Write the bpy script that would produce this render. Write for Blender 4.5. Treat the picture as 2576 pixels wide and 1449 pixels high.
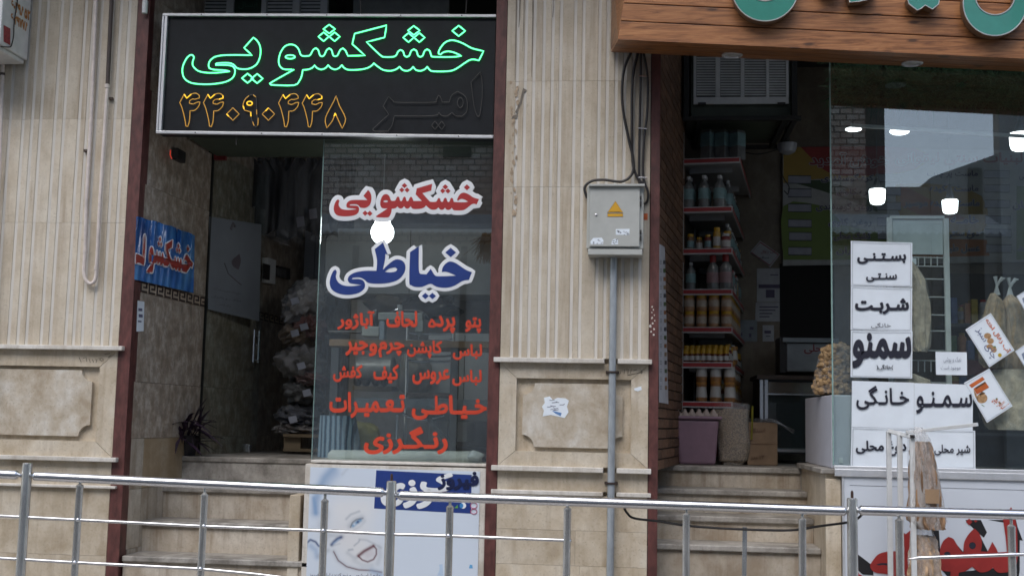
import bpy, bmesh, math, random, unicodedata
from mathutils import Vector, Matrix
from mathutils.geometry import tessellate_polygon
from math import sin, cos, pi, radians
rnd = random.Random(11)
sc = bpy.context.scene
col = sc.collection
for o in list(bpy.data.objects):
    bpy.data.objects.remove(o)

# ------------------------------------------------------------------ camera
# Facade plane is Y = 0 (X to the right, Y into the shops, Z up, pavement Z = 0).
F, CX, CY = 3000.0, 1288.0, 724.5            # focal length and centre in photo pixels (2576 wide)
EYE = Vector((0.0, -7.2, 1.3))
YAW, PITCH, ROLL = radians(5.9), radians(6.34), 0.021
fw = Vector((-sin(YAW) * cos(PITCH), cos(YAW) * cos(PITCH), sin(PITCH)))
r0 = Vector((cos(YAW), sin(YAW), 0.0))
u0 = r0.cross(fw)
rt = cos(ROLL) * r0 + sin(ROLL) * u0
up = -sin(ROLL) * r0 + cos(ROLL) * u0
cam = bpy.data.cameras.new('camera')
cam.sensor_width = 36.0
cam.lens = F / 2576.0 * 36.0
cam.clip_start, cam.clip_end = 0.05, 400.0
camo = bpy.data.objects.new('camera', cam)
M = Matrix((rt, up, -fw)).transposed().to_4x4()
M.translation = EYE
camo.matrix_world = M
col.objects.link(camo)
sc.camera = camo

# ------------------------------------------------------------------ sky, sun, exposure (overcast day)
SUN_EL, SUN_AZ = radians(52), radians(200)      # high behind the camera's shoulder, veiled by cloud
w = bpy.data.worlds.new('World')
sc.world = w
w.use_nodes = True
nt = w.node_tree
nt.nodes.clear()
sky = nt.nodes.new('ShaderNodeTexSky')
sky.sky_type = 'NISHITA'
sky.sun_disc = False
sky.sun_elevation, sky.sun_rotation = SUN_EL, SUN_AZ
sky.air_density, sky.dust_density, sky.ozone_density = 1.0, 1.6, 1.0
hsv = nt.nodes.new('ShaderNodeHueSaturation')
hsv.inputs['Saturation'].default_value = 0.85
bg = nt.nodes.new('ShaderNodeBackground')
bg.inputs['Strength'].default_value = 0.15
wo = nt.nodes.new('ShaderNodeOutputWorld')
nt.links.new(sky.outputs[0], hsv.inputs['Color'])
nt.links.new(hsv.outputs[0], bg.inputs['Color'])
nt.links.new(bg.outputs[0], wo.inputs['Surface'])
sl = bpy.data.lights.new('sun', 'SUN')
sl.energy, sl.angle, sl.color = 1.2, radians(55), (1.0, 0.985, 0.96)
slo = bpy.data.objects.new('sun', sl)
d = Vector((sin(SUN_AZ) * cos(SUN_EL), cos(SUN_AZ) * cos(SUN_EL), sin(SUN_EL)))
slo.rotation_euler = d.to_track_quat('Z', 'Y').to_euler()
slo.location = d * 30
col.objects.link(slo)
sc.view_settings.view_transform = 'Standard'
sc.view_settings.look = 'None'
sc.view_settings.gamma = 1.0
sc.view_settings.use_curve_mapping = False
sc.view_settings.exposure = 0.88
sc.render.engine = 'CYCLES'
sc.cycles.max_bounces = 8
sc.cycles.transparent_max_bounces = 24
sc.cycles.caustics_reflective = False
sc.cycles.caustics_refractive = False
sc.cycles.use_denoising = True
sc.cycles.filter_width = 1.6
sc.cycles.sample_clamp_indirect = 6.0

# ------------------------------------------------------------------ photo pixel -> place
def ray(u, v):
    return fw * F + rt * (u - CX) - up * (v - CY)
def W(u, v, Y):                       # point on the upright plane at depth Y
    r = ray(u, v)
    return EYE + r * ((Y - EYE.y) / r.y)
def WP(u, v, p, n):                   # point on any plane
    r = ray(u, v)
    return EYE + r * ((p - EYE).dot(n) / r.dot(n))
def WR(u, v, Yb, Yg=0.03):            # what a pane at Yg mirrors, on a plane across the street
    r = ray(u, v)
    q = EYE + r * (((Yg - EYE.y) + (Yg - Yb)) / r.y)
    return Vector((q.x, Yb, q.z))
def M_PX(Y):                          # metres per photo pixel at depth Y
    return (Y - EYE.y) / F
def C2(ox, oy, s):                    # enlarged crop of the photo -> photo pixels
    return lambda x, y: ((ox + x / s) / 1.1646, (oy + y / s) / 1.1646)

# ------------------------------------------------------------------ mesh helpers
class MB:
    def __init__(self):
        self.v, self.f, self.m = [], [], []
    def add(self, vs, fs, mi=0):
        b = len(self.v)
        self.v += [tuple(p) for p in vs]
        for f in fs:
            self.f.append([b + i for i in f])
            self.m.append(mi)
        return self
    def box(self, a, b, mi=0):
        x0, x1 = sorted((a[0], b[0])); y0, y1 = sorted((a[1], b[1])); z0, z1 = sorted((a[2], b[2]))
        return self.hexa([(x0, y0, z0), (x1, y0, z0), (x1, y0, z1), (x0, y0, z1)],
                         [(x0, y1, z0), (x1, y1, z0), (x1, y1, z1), (x0, y1, z1)], mi)
    def hexa(self, a, b, mi=0):
        return self.add(list(a) + list(b), [(0, 1, 2, 3), (7, 6, 5, 4), (0, 4, 5, 1), (1, 5, 6, 2), (2, 6, 7, 3), (3, 7, 4, 0)], mi)
    def obox(self, c, ax, ay, az, mi=0):          # centre and three half axes
        c, ax, ay, az = Vector(c), Vector(ax), Vector(ay), Vector(az)
        f = [c - ax - ay - az, c + ax - ay - az, c + ax - ay + az, c - ax - ay + az]
        return self.hexa(f, [p + 2 * ay for p in f], mi)
    def bar(self, a, b, w, h, mi=0, upv=(0, 0, 1)):
        a, b = Vector(a), Vector(b)
        d = b - a
        s = d.cross(Vector(upv))
        if s.length < 1e-6:
            s = d.cross(Vector((0, 1, 0)))
        s.normalize()
        t = s.cross(d).normalized()
        return self.obox((a + b) / 2, d / 2, s * w / 2, t * h / 2, mi)
    def prism(self, loops, off, mi=0, ms=None):    # loops: outer + holes of 3D points
        loops = [[Vector(p) for p in l] for l in loops]
        tris = tessellate_polygon(loops)
        flat = [p for l in loops for p in l]
        off = Vector(off)
        self.add(flat, tris, mi)
        if off.length > 1e-9:
            self.add([p + off for p in flat], [t[::-1] for t in tris], mi)
            for l in loops:
                n = len(l)
                self.add(l + [p + off for p in l], [(i, (i + 1) % n, n + (i + 1) % n, n + i) for i in range(n)], mi if ms is None else ms)
        return self
    def tube(self, path, r, n=10, closed=False, mi=0, cap=True, flat=None):
        P = [Vector(p) for p in path]
        k = len(P)
        rs = r if isinstance(r, (list, tuple)) else [r] * k
        b = len(self.v)
        nrm = None
        for i, p in enumerate(P):
            if closed:
                t = P[(i + 1) % k] - P[i - 1]
            else:
                t = P[min(i + 1, k - 1)] - P[max(i - 1, 0)]
            if t.length < 1e-9:
                t = Vector((0, 0, 1))
            t.normalize()
            if nrm is None:
                nrm = t.cross(Vector((0, 1, 0)) if abs(t.y) < .9 else Vector((1, 0, 0))).normalized()
            nrm = (nrm - t * nrm.dot(t))
            if nrm.length < 1e-6:
                nrm = t.orthogonal()
            nrm.normalize()
            bi = t.cross(nrm)
            for j in range(n):
                a = 2 * pi * j / n
                o = (nrm * cos(a) + bi * sin(a)) * rs[i]
                if flat:
                    o.y *= flat
                self.v.append(tuple(p + o))
        for i in range(k if closed else k - 1):
            for j in range(n):
                a0, a1 = b + i * n + j, b + i * n + (j + 1) % n
                c = ((i + 1) % k) * n
                self.f.append([a0, a1, b + c + (j + 1) % n, b + c + j]); self.m.append(mi)
        if cap and not closed:
            self.f.append([b + j for j in range(n)][::-1]); self.m.append(mi)
            self.f.append([b + (k - 1) * n + j for j in range(n)]); self.m.append(mi)
        return self
    def lathe(self, prof, c=(0, 0, 0), n=14, mi=0, ax=None, sx=1.0, sy=1.0):  # prof: (r, z[, mat])
        c = Vector(c)
        b = len(self.v)
        k = len(prof)
        for q in prof:
            for j in range(n):
                a = 2 * pi * j / n
                p = Vector((q[0] * cos(a) * sx, q[0] * sin(a) * sy, q[1]))
                if ax == 'y':
                    p = Vector((p.x, p.z, p.y))
                elif ax == 'x':
                    p = Vector((p.z, p.y, p.x))
                self.v.append(tuple(c + p))
        for i in range(k - 1):
            m = prof[i][2] if len(prof[i]) > 2 else mi
            for j in range(n):
                self.f.append([b + i * n + j, b + i * n + (j + 1) % n, b + (i + 1) * n + (j + 1) % n, b + (i + 1) * n + j]); self.m.append(m)
        for i in (0, k - 1):
            if prof[i][0] > 1e-5:
                m = prof[min(i, k - 2)][2] if len(prof[i]) > 2 else mi
                self.f.append([b + i * n + j for j in range(n)]); self.m.append(m)
        return self
    def grid(self, fn, nu, nv, mi=0):
        b = len(self.v)
        for i in range(nu + 1):
            for j in range(nv + 1):
                self.v.append(tuple(fn(i / nu, j / nv)))
        for i in range(nu):
            for j in range(nv):
                a = b + i * (nv + 1) + j
                self.f.append([a, a + nv + 1, a + nv + 2, a + 1]); self.m.append(mi)
        return self
    def blob(self, c, r, seed=0, amp=.12, nu=18, nv=12, mi=0, p=1.0, tilt=0.0, frq=2.2):
        g = random.Random(seed)
        ph = [(g.uniform(-frq, frq), g.uniform(-frq, frq), g.uniform(-frq, frq), g.uniform(0, 6.3)) for _ in range(7)]
        c = Vector(c)
        def fn(s, t):
            a, e = 2 * pi * s, -pi / 2 + pi * t
            def sp(q):
                return math.copysign(abs(q) ** p, q)
            n = Vector((sp(cos(e)) * sp(cos(a)), sp(cos(e)) * sp(sin(a)), sp(sin(e))))
            k = 1 + amp * sum(sin(3 * (q[0] * n.x + q[1] * n.y + q[2] * n.z) + q[3]) for q in ph) / 3
            o = Vector((n.x * r[0], n.y * r[1], n.z * r[2])) * k
            if tilt:
                o = Matrix.Rotation(tilt, 3, 'Y') @ o
            return c + o
        return self.grid(fn, nu, nv, mi)
    def build(self, name, mats, parent=None, smooth=None, bevel=0.0, kind=None, loc=None):
        me = bpy.data.meshes.new(name)
        me.from_pydata(self.v, [], self.f)
        if not isinstance(mats, (list, tuple)):
            mats = [mats]
        for m in mats:
            me.materials.append(m)
        if len(mats) > 1:
            me.polygons.foreach_set('material_index', [min(i, len(mats) - 1) for i in self.m])
        bm = bmesh.new()
        bm.from_mesh(me)
        bmesh.ops.remove_doubles(bm, verts=bm.verts, dist=1e-6) if smooth else None
        bmesh.ops.recalc_face_normals(bm, faces=bm.faces)
        bm.to_mesh(me)
        bm.free()
        if smooth:
            me.polygons.foreach_set('use_smooth', [True] * len(me.polygons))
            me.set_sharp_from_angle(angle=radians(smooth if smooth is not True else 40))
        o = bpy.data.objects.new(name, me)
        col.objects.link(o)
        if loc is not None:
            o.location = loc
        if parent is not None:
            child(o, parent, loc is None)
        if bevel:
            b = o.modifiers.new('bevel', 'BEVEL')
            b.width, b.segments, b.limit_method = bevel, 2, 'ANGLE'
            b.harden_normals = False
        if kind:
            o['kind'] = kind
        return o

def child(o, parent, world=True):
    o.parent = parent
    if world:
        m = parent.matrix_basis.copy()
        q = parent.parent
        if q is not None:
            m = q.matrix_basis @ parent.matrix_parent_inverse @ m
        o.matrix_parent_inverse = m.inverted()
def tag(o, label, cat, group=None):
    o['label'], o['category'] = label, cat
    if group:
        o['group'] = group
    return o
def thing(name, label, cat, loc=(0, 0, 0), group=None, rz=0):
    o = bpy.data.objects.new(name, None)
    o.empty_display_size = .1
    o.location = loc
    o.rotation_euler = (0, 0, rz)
    col.objects.link(o)
    return tag(o, label, cat, group)
def copy_tree(o, parent=None):
    c = o.copy()
    col.objects.link(c)
    if parent is not None:
        c.parent = parent
    for ch in o.children:
        copy_tree(ch, c)
    return c
def struct(o):
    o['kind'] = 'structure'
    return o
def rb(u0, v0, u1, v1, Y0, Y1, mb=None, mi=0):      # upright box whose front face fills a photo rectangle at Y0
    um, vm = (u0 + u1) / 2, (v0 + v1) / 2
    a = (W(u0, vm, Y0).x, Y0, W(um, v1, Y0).z)
    b = (W(u1, vm, Y0).x, Y1, W(um, v0, Y0).z)
    return (mb or MB()).box(a, b, mi)
def pp(pts, Y0, dY, mb=None, mi=0):                  # prism of a traced outline standing at depth Y0
    return (mb or MB()).prism([[W(u, v, Y0) for u, v in pts]], (0, dY, 0), mi)
def tb(pts, Y, rpx, mb=None, n=10, mi=0, closed=False, dy=0):
    return (mb or MB()).tube([W(u, v, Y) for u, v in pts], rpx * M_PX(Y), n, closed, mi)
def smooth_path(P, closed=True, corner=48, sub=4):
    P = [Vector(p) for p in P]
    n = len(P)
    def is_c(i):
        if not closed and i in (0, n - 1):
            return True
        a, b = P[i] - P[i - 1], P[(i + 1) % n] - P[i]
        return a.length < 1e-9 or b.length < 1e-9 or math.degrees(a.angle(b)) > corner
    cs = [is_c(i) for i in range(n)]
    out = []
    for i in range(n if closed else n - 1):
        p1, p2 = P[i], P[(i + 1) % n]
        p0 = P[i - 1] if not cs[i] else p1 - (p2 - p1) * .5
        p3 = P[(i + 2) % n] if not cs[(i + 1) % n] else p2 + (p2 - p1) * .5
        for s in range(sub):
            t = s / sub
            out.append(.5 * ((2 * p1) + (p2 - p0) * t + (2 * p0 - 5 * p1 + 4 * p2 - p3) * t * t + (3 * p1 - p0 - 3 * p2 + p3) * t ** 3))
    if not closed:
        out.append(P[-1])
    return out

# ------------------------------------------------------------------ Persian lettering from Blender's own font
FORMS = {}
for cp in list(range(0xFB50, 0xFC00)) + list(range(0xFE80, 0xFEFD)):
    dc = unicodedata.decomposition(chr(cp)).split()
    if len(dc) == 2 and dc[0] in ('<isolated>', '<final>', '<initial>', '<medial>'):
        FORMS.setdefault(chr(int(dc[1], 16)), {})[dc[0][1:-1]] = chr(cp)
def shape(s):
    out = []
    def dual(c):
        return c == '\u0640' or 'initial' in FORMS.get(c, {})
    def joins(c):
        return c == '\u0640' or 'final' in FORMS.get(c, {})
    for i, c in enumerate(s):
        if c not in FORMS:
            out.append(c)
            continue
        p = i > 0 and dual(s[i - 1]) and joins(c)
        n = i + 1 < len(s) and dual(c) and joins(s[i + 1])
        k = 'medial' if p and n else 'final' if p else 'initial' if n else 'isolated'
        out.append(FORMS[c].get(k) or FORMS[c].get('isolated') or c)
    runs, cur = [], ''
    for c in out:                       # digits keep their own order
        if c in '۰۱۲۳۴۵۶۷۸۹':
            cur += c
        else:
            if cur:
                runs.append(cur); cur = ''
            runs.append(c)
    if cur:
        runs.append(cur)
    return ''.join(runs[::-1])
_tc = {}
def text2d(s, bold=0.0, shear=0.0):
    key = (s, bold, shear)
    if key in _tc:
        return _tc[key]
    c = bpy.data.curves.new('lettering', 'FONT')
    c.body, c.size, c.offset, c.shear = shape(s), 1.0, bold, shear
    c.resolution_u = 4
    o = bpy.data.objects.new('lettering', c)
    me = bpy.data.meshes.new_from_object(o)
    vs = [(v.co.x, v.co.y) for v in me.vertices]
    fs = [list(p.vertices) for p in me.polygons]
    bpy.data.objects.remove(o)
    bpy.data.meshes.remove(me)
    bpy.data.curves.remove(c)
    par = list(range(len(vs)))
    def find(a):
        while par[a] != a:
            par[a] = par[par[a]]
            a = par[a]
        return a
    for f in fs:
        for q in f[1:]:
            par[find(q)] = find(f[0])
    ids = {}
    comp = [ids.setdefault(find(i), len(ids)) for i in range(len(vs))]
    xs, ys = [p[0] for p in vs], [p[1] for p in vs]
    if not vs:
        return None
    bb = (min(xs), min(ys), max(xs), max(ys))
    _tc[key] = (vs, fs, comp, bb)
    return _tc[key]
def letter(s, quad, mat, parent, plane, name='lettering', bold=.012, shear=0.0, lift=.0012, mb=None):
    """Lettering whose ink fills the photo rectangle quad = (u0, v0, u1, v1[, slope]) on plane (point, normal towards viewer)."""
    fat = max(0.0, bold - .010)
    q = text2d(s, min(bold, .010), shear)
    if q is None:
        return None
    vs, fs, comp, (x0, y0, x1, y1) = q
    p, n = plane
    u0_, v0_, u1_, v1_ = quad[:4]
    sl_ = quad[4] if len(quad) > 4 else 0.0
    b = mb or MB()
    pts = []
    for (x, y), k in zip(vs, comp):
        u = u0_ + (u1_ - u0_) * (x - x0) / (x1 - x0)
        v = v1_ + (v0_ - v1_) * (y - y0) / (y1 - y0) + sl_ * (u - u0_)
        pts.append(WP(u, v, p, n) + n * (lift + .00035 * (k % 3)))
    b.add(pts, fs)
    if fat:                                   # thicken the strokes with shifted layers
        du, dv = fat * (u1_ - u0_) / (x1 - x0), fat * (v1_ - v0_) / (y1 - y0)
        for j in range(8):
            a = j * pi / 4 + .2
            pts = []
            for (x, y), k in zip(vs, comp):
                u = u0_ + (u1_ - u0_) * (x - x0) / (x1 - x0)
                v = v1_ + (v0_ - v1_) * (y - y0) / (y1 - y0) + sl_ * (u - u0_)
                pts.append(WP(u + du * cos(a), v + dv * sin(a), p, n) + n * (lift + .0011 + .00012 * j + .00003 * (k % 3)))
            b.add(pts, fs)
    return b if mb else b.build(name, mat, parent)
NY = Vector((0, -1, 0))
def onY(Y):
    return (Vector((0, Y, 0)), NY)

# ------------------------------------------------------------------ materials
def new_mat(name):
    m = bpy.data.materials.new(name)
    m.use_nodes = True
    n = m.node_tree
    return m, n, n.nodes['Principled BSDF']
def N(nt_, t, **kw):
    n = nt_.nodes.new('ShaderNode' + t)
    for k, v in kw.items():
        if k.startswith('i_'):
            n.inputs[k[2:].replace('_', ' ')].default_value = v
        else:
            setattr(n, k, v)
    return n
def ramp(nt_, fac, stops):
    r = nt_.nodes.new('ShaderNodeValToRGB')
    e = r.color_ramp.elements
    while len(e) < len(stops):
        e.new(.5)
    for q, (p, c) in zip(e, stops):
        q.position = p
        q.color = (c[0], c[1], c[2], 1) if not isinstance(c, (int, float)) else (c, c, c, 1)
    nt_.links.new(fac, r.inputs[0])
    return r.outputs[0]
def noise(nt_, vec, scale, detail=4, rough=.55, stretch=None, dist=0):
    n = nt_.nodes.new('ShaderNodeTexNoise')
    n.inputs['Scale'].default_value = scale
    n.inputs['Detail'].default_value = detail
    n.inputs['Roughness'].default_value = rough
    n.inputs['Distortion'].default_value = dist
    if stretch:
        mp = nt_.nodes.new('ShaderNodeMapping')
        mp.inputs['Scale'].default_value = stretch
        nt_.links.new(vec, mp.inputs['Vector'])
        vec = mp.outputs[0]
    nt_.links.new(vec, n.inputs['Vector'])
    return n.outputs['Fac']
def mixc(nt_, fac, a, b, blend='MIX'):
    n = nt_.nodes.new('ShaderNodeMix')
    n.data_type = 'RGBA'
    n.blend_type = blend
    for s, x in ((n.inputs[0], fac), (n.inputs[6], a), (n.inputs[7], b)):
        if isinstance(x, (int, float)):
            s.default_value = x
        elif isinstance(x, (tuple, list)):
            s.default_value = (*x[:3], 1)
        else:
            nt_.links.new(x, s)
    return n.outputs[2]
def bump(nt_, h, b, strength, dist=.01):
    n = nt_.nodes.new('ShaderNodeBump')
    n.inputs['Strength'].default_value = strength
    n.inputs['Distance'].default_value = dist
    nt_.links.new(h, n.inputs['Height'])
    nt_.links.new(n.outputs[0], b.inputs['Normal'])
def obj_vec(nt_, per_object=0.0):
    t = nt_.nodes.new('ShaderNodeTexCoord')
    if not per_object:
        return t.outputs['Object']
    oi = nt_.nodes.new('ShaderNodeObjectInfo')
    mu = nt_.nodes.new('ShaderNodeMath'); mu.operation = 'MULTIPLY'; mu.inputs[1].default_value = per_object
    nt_.links.new(oi.outputs['Random'], mu.inputs[0])
    ad = nt_.nodes.new('ShaderNodeVectorMath'); ad.operation = 'ADD'
    nt_.links.new(t.outputs['Object'], ad.inputs[0]); nt_.links.new(mu.outputs[0], ad.inputs[1])
    return ad.outputs[0]
def mat(name, c, rough=.6, metal=0.0, var=.12, scale=14, bmp=0.0, bscale=60, stretch=None, coat=0.0, alt=None, dirt=0.0, spec=.5, obvar=0.0):
    m, n, b = new_mat(name)
    v = obj_vec(n)
    f = noise(n, v, scale, 5, .6, stretch)
    lo = tuple(x * (1 - var) for x in c)
    hi = alt or tuple(min(1, x * (1 + var)) for x in c)
    cc = ramp(n, f, [(.32, lo), (.68, hi)])
    if dirt:
        g = noise(n, v, 3.1, 7, .7)
        cc = mixc(n, ramp(n, g, [(.5, 0), (.75, dirt)]), cc, tuple(x * .45 for x in c))
    if obvar:
        oi = N(n, 'ObjectInfo')
        cc = mixc(n, 1.0, cc, ramp(n, oi.outputs['Random'], [(0, 1 - obvar), (1, 1.0)]), 'MULTIPLY')
    n.links.new(cc, b.inputs['Base Color'])
    b.inputs['Roughness'].default_value = rough
    b.inputs['Metallic'].default_value = metal
    b.inputs['Coat Weight'].default_value = coat
    b.inputs['Specular IOR Level'].default_value = spec
    if bmp:
        bump(n, noise(n, v, bscale, 4, .6, stretch), b, bmp)
    return m
def stone(name, c, dark, light, vein=.5, rough=.55, pit=.35, streak=0.0, bscale=4.0, vdark=.72):
    m, n, b = new_mat(name)
    v = obj_vec(n, 7.0)
    a = noise(n, v, bscale, 7, .66, (1, 1, .9), .15)
    c1 = ramp(n, a, [(.36, dark), (.5, c), (.63, light)])
    g = noise(n, v, 26, 5, .7, (1, 1, .55))
    c2 = mixc(n, ramp(n, g, [(.42, 0), (.7, vein)]), c1, tuple(x * vdark for x in c))
    k = noise(n, v, 90, 2, .5)
    c3 = mixc(n, ramp(n, k, [(.60, 0), (.70, pit)]), c2, tuple(x * .55 for x in dark))
    if streak:
        s = noise(n, v, 5, 4, .6, (3.2, 3.2, .22))
        c3 = mixc(n, ramp(n, s, [(.5, 0), (.72, streak)]), c3, (dark[0] * .62, dark[1] * .55, dark[2] * .48))
    oi = N(n, 'ObjectInfo')
    c3 = mixc(n, 1.0, c3, ramp(n, oi.outputs['Random'], [(0, .88), (1, 1.0)]), 'MULTIPLY')
    n.links.new(c3, b.inputs['Base Color'])
    b.inputs['Roughness'].default_value = rough
    bump(n, g, b, .25, .004)
    return m
def emit(name, c, s):
    m, n, b = new_mat(name)
    b.inputs['Base Color'].default_value = (*[min(.8, x) for x in c], 1)
    b.inputs['Emission Color'].default_value = (*c, 1)
    b.inputs['Emission Strength'].default_value = s
    b.inputs['Roughness'].default_value = .4
    return m
def glass(name, tint=(.86, .9, .89), refl=1.0, smear=0.0, ior=1.5):
    m, n, b = new_mat(name)
    n.nodes.remove(b)
    out = n.nodes['Material Output']
    tr = N(n, 'BsdfTransparent'); tr.inputs[0].default_value = (*tint, 1)
    gl = N(n, 'BsdfGlossy'); gl.inputs['Roughness'].default_value = 0.0
    gl.inputs[0].default_value = (refl, refl, refl, 1)
    f0 = ((ior - 1) / (ior + 1)) ** 2              # Schlick, the same from either side of the thin sheet
    lw_ = N(n, 'LayerWeight'); lw_.inputs['Blend'].default_value = .5
    pw = N(n, 'Math', operation='POWER'); pw.inputs[1].default_value = 5.0
    fr = N(n, 'Math', operation='MULTIPLY_ADD'); fr.inputs[1].default_value = 1 - f0; fr.inputs[2].default_value = f0
    n.links.new(lw_.outputs['Facing'], pw.inputs[0]); n.links.new(pw.outputs[0], fr.inputs[0])
    mx = N(n, 'MixShader')
    n.links.new(fr.outputs[0], mx.inputs[0]); n.links.new(tr.outputs[0], mx.inputs[1]); n.links.new(gl.outputs[0], mx.inputs[2])
    last = mx.outputs[0]
    if smear:                                 # dust and wiping marks on the pane
        df = N(n, 'BsdfDiffuse'); df.inputs[0].default_value = (.7, .72, .72, 1)
        v = obj_vec(n)
        f = noise(n, v, 3.0, 8, .75, (1, 1, 2.2), 1.2)
        m2 = N(n, 'MixShader')
        n.links.new(ramp(n, f, [(.45, .3 * smear), (.75, smear)]), m2.inputs[0])
        n.links.new(last, m2.inputs[1]); n.links.new(df.outputs[0], m2.inputs[2])
        last = m2.outputs[0]
    n.links.new(last, out.inputs[0])
    return m
def film(name, c, a=.25, rough=.12):          # thin crinkled plastic
    m, n, b = new_mat(name)
    out = n.nodes['Material Output']
    b.inputs['Base Color'].default_value = (*c, 1)
    b.inputs['Roughness'].default_value = rough
    v = obj_vec(n)
    bump(n, noise(n, v, 16, 5, .65, (1, 1, .5), 1.0), b, .9, .03)
    tr = N(n, 'BsdfTransparent')
    mx = N(n, 'MixShader'); 
    f = noise(n, v, 9, 4, .6, (1, 1, .4))
    n.links.new(ramp(n, f, [(.3, a * .4), (.7, a * 1.6)]), mx.inputs[0])
    n.links.new(tr.outputs[0], mx.inputs[1]); n.links.new(b.outputs[0], mx.inputs[2])
    n.links.new(mx.outputs[0], out.inputs[0])
    return m

TRAV = stone('travertine', (.60, .515, .395), (.45, .365, .255), (.68, .61, .50), .4, streak=.4)
TRAVP = stone('travertine_plaque', (.56, .49, .39), (.41, .33, .235), (.68, .64, .57), .4, pit=.35, bscale=5.5)
FLUTE = stone('travertine_fluted', (.60, .525, .415), (.51, .435, .33), (.65, .585, .48), .3, streak=.6)
GROOVE = mat('sawn_groove', (.61, .58, .53), .8, var=.1, scale=30, stretch=(1, 1, .12))
LEDGE = stone('white_ledge', (.68, .645, .585), (.54, .49, .42), (.76, .73, .68), .25, streak=.4)
TREAD = stone('worn_tread', (.345, .32, .285), (.16, .145, .125), (.46, .43, .39), .65, streak=.2, bscale=6)
RISER = stone('stair_riser', (.51, .44, .35), (.36, .285, .205), (.60, .54, .455), .55, streak=.7)
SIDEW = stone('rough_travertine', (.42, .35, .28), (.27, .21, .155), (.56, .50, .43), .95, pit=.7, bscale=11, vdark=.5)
OCHRE = stone('ochre_tile', (.40, .30, .19), (.32, .23, .13), (.46, .37, .26), .4)
RED = mat('red_oxide_paint', (.105, .036, .031), .5, var=.38, scale=26, bmp=.25, bscale=90, dirt=.85, stretch=(1, 1, .4))
CHROME = mat('stainless_steel', (.74, .74, .76), .26, 1.0, var=.06, scale=40, stretch=(.2, 1, 1))
BRUSH = mat('brushed_steel_post', (.62, .62, .60), .26, .8, dirt=.5, var=.22, scale=30, stretch=(1, 1, .15))
ALU = mat('aluminium', (.72, .73, .75), .35, .6, var=.08, dirt=.2)
BLACKM = mat('black_panel', (.011, .013, .016), .45, var=.2, spec=.22)
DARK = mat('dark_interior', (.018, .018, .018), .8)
BEIGEP = mat('beige_pipe_paint', (.66, .585, .54), .5, var=.12, scale=20, dirt=.35)
BROWNP = mat('brown_pipe_paint', (.06, .042, .036), .5, var=.2)
GREYP = mat('galvanised_pipe', (.34, .37, .395), .45, .25, var=.18, scale=22, stretch=(1, 1, .3), dirt=.3)
BOXG = mat('grey_enamel', (.43, .44, .415), .42, var=.05, scale=10, dirt=.18, bmp=.05)
RUBBER = mat('black_cable', (.018, .015, .015), .5, var=.2)
WHITE = mat('white_vinyl', (.80, .82, .84), .4, var=.03, scale=4)
PAPER = mat('white_paper', (.76, .82, .88), .55, var=.05, scale=5, bmp=.12, bscale=9)
WHITEM = mat('white_metal', (.66, .67, .67), .45, var=.08, dirt=.25)
REDV = mat('red_vinyl', (.42, .035, .035), .4, var=.05)
ORANGEV = mat('orange_red_vinyl', (.60, .065, .03), .4, var=.05)
BLUEV = mat('blue_vinyl', (.018, .045, .21), .4, var=.06)
INK = mat('black_ink', (.014, .015, .03), .6, var=.1)
GREEN = emit('green_tube', (.10, 1.0, .31), 1.7)
AMBER = emit('amber_led', (.80, .42, .06), .17)
AMBERB = emit('amber_led_bright', (1.0, .55, .03), .7)
DIM = mat('unlit_tube', (.055, .052, .048), .5)
LAMP = emit('lamp_white', (.95, .97, 1.0), 3.4)
BULB = emit('bulb_white', (.97, .98, 1.0), 9.0)
GLASS = glass('window_glass', smear=.035, ior=1.72)
GLASSR = glass('window_glass_clean', (.88, .93, .92), smear=.012, ior=1.85)
GLASSE = mat('glass_edge', (.24, .36, .33), .2, var=.2, spec=.8)
TEAL = mat('teal_acrylic', (.03, .215, .165), .3, var=.08, coat=.3)
SILVER = mat('silver_trim', (.55, .56, .55), .3, .7)
GREENCARD = mat('artificial_turf', (.018, .065, .022), .6, var=.4, scale=5)

def wood_mat(name, c, dk, lt):
    m, n, b = new_mat(name)
    v = obj_vec(n, 9.0)
    g = noise(n, v, 3.0, 8, .62, (1.2, 9, 14), 1.2)
    c1 = ramp(n, g, [(.36, dk), (.5, c), (.64, lt)])
    f = noise(n, v, 9, 4, .6, (.9, 10, 26), .4)
    c1 = mixc(n, ramp(n, f, [(.5, 0), (.62, .45)]), c1, dk)
    k = n.nodes.new('ShaderNodeTexVoronoi')
    k.voronoi_dimensions = '2D'
    k.inputs['Scale'].default_value = 2.6
    mp = n.nodes.new('ShaderNodeMapping'); mp.inputs['Rotation'].default_value = (radians(-90), 0, 0); mp.inputs['Scale'].default_value = (.8, 1, 2.6)
    n.links.new(v, mp.inputs['Vector']); n.links.new(mp.outputs[0], k.inputs['Vector'])
    c1 = mixc(n, ramp(n, k.outputs['Distance'], [(.035, .9), (.085, 0)]), c1, tuple(x * .35 for x in dk))
    oi = N(n, 'ObjectInfo')
    c1 = mixc(n, 1.0, c1, ramp(n, oi.outputs['Random'], [(0, .74), (1, 1.0)]), 'MULTIPLY')
    n.links.new(c1, b.inputs['Base Color'])
    b.inputs['Roughness'].default_value = .42
    bump(n, f, b, .2, .003)
    return m
WOOD = wood_mat('pine_cladding', (.33, .132, .045), (.16, .058, .018), (.43, .19, .072))
BRICK = mat('brown_brick', (.17, .088, .05), .8, var=.3, scale=30, bmp=.4, obvar=.45)
MORTAR = mat('dark_mortar', (.045, .036, .03), .9)

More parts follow.
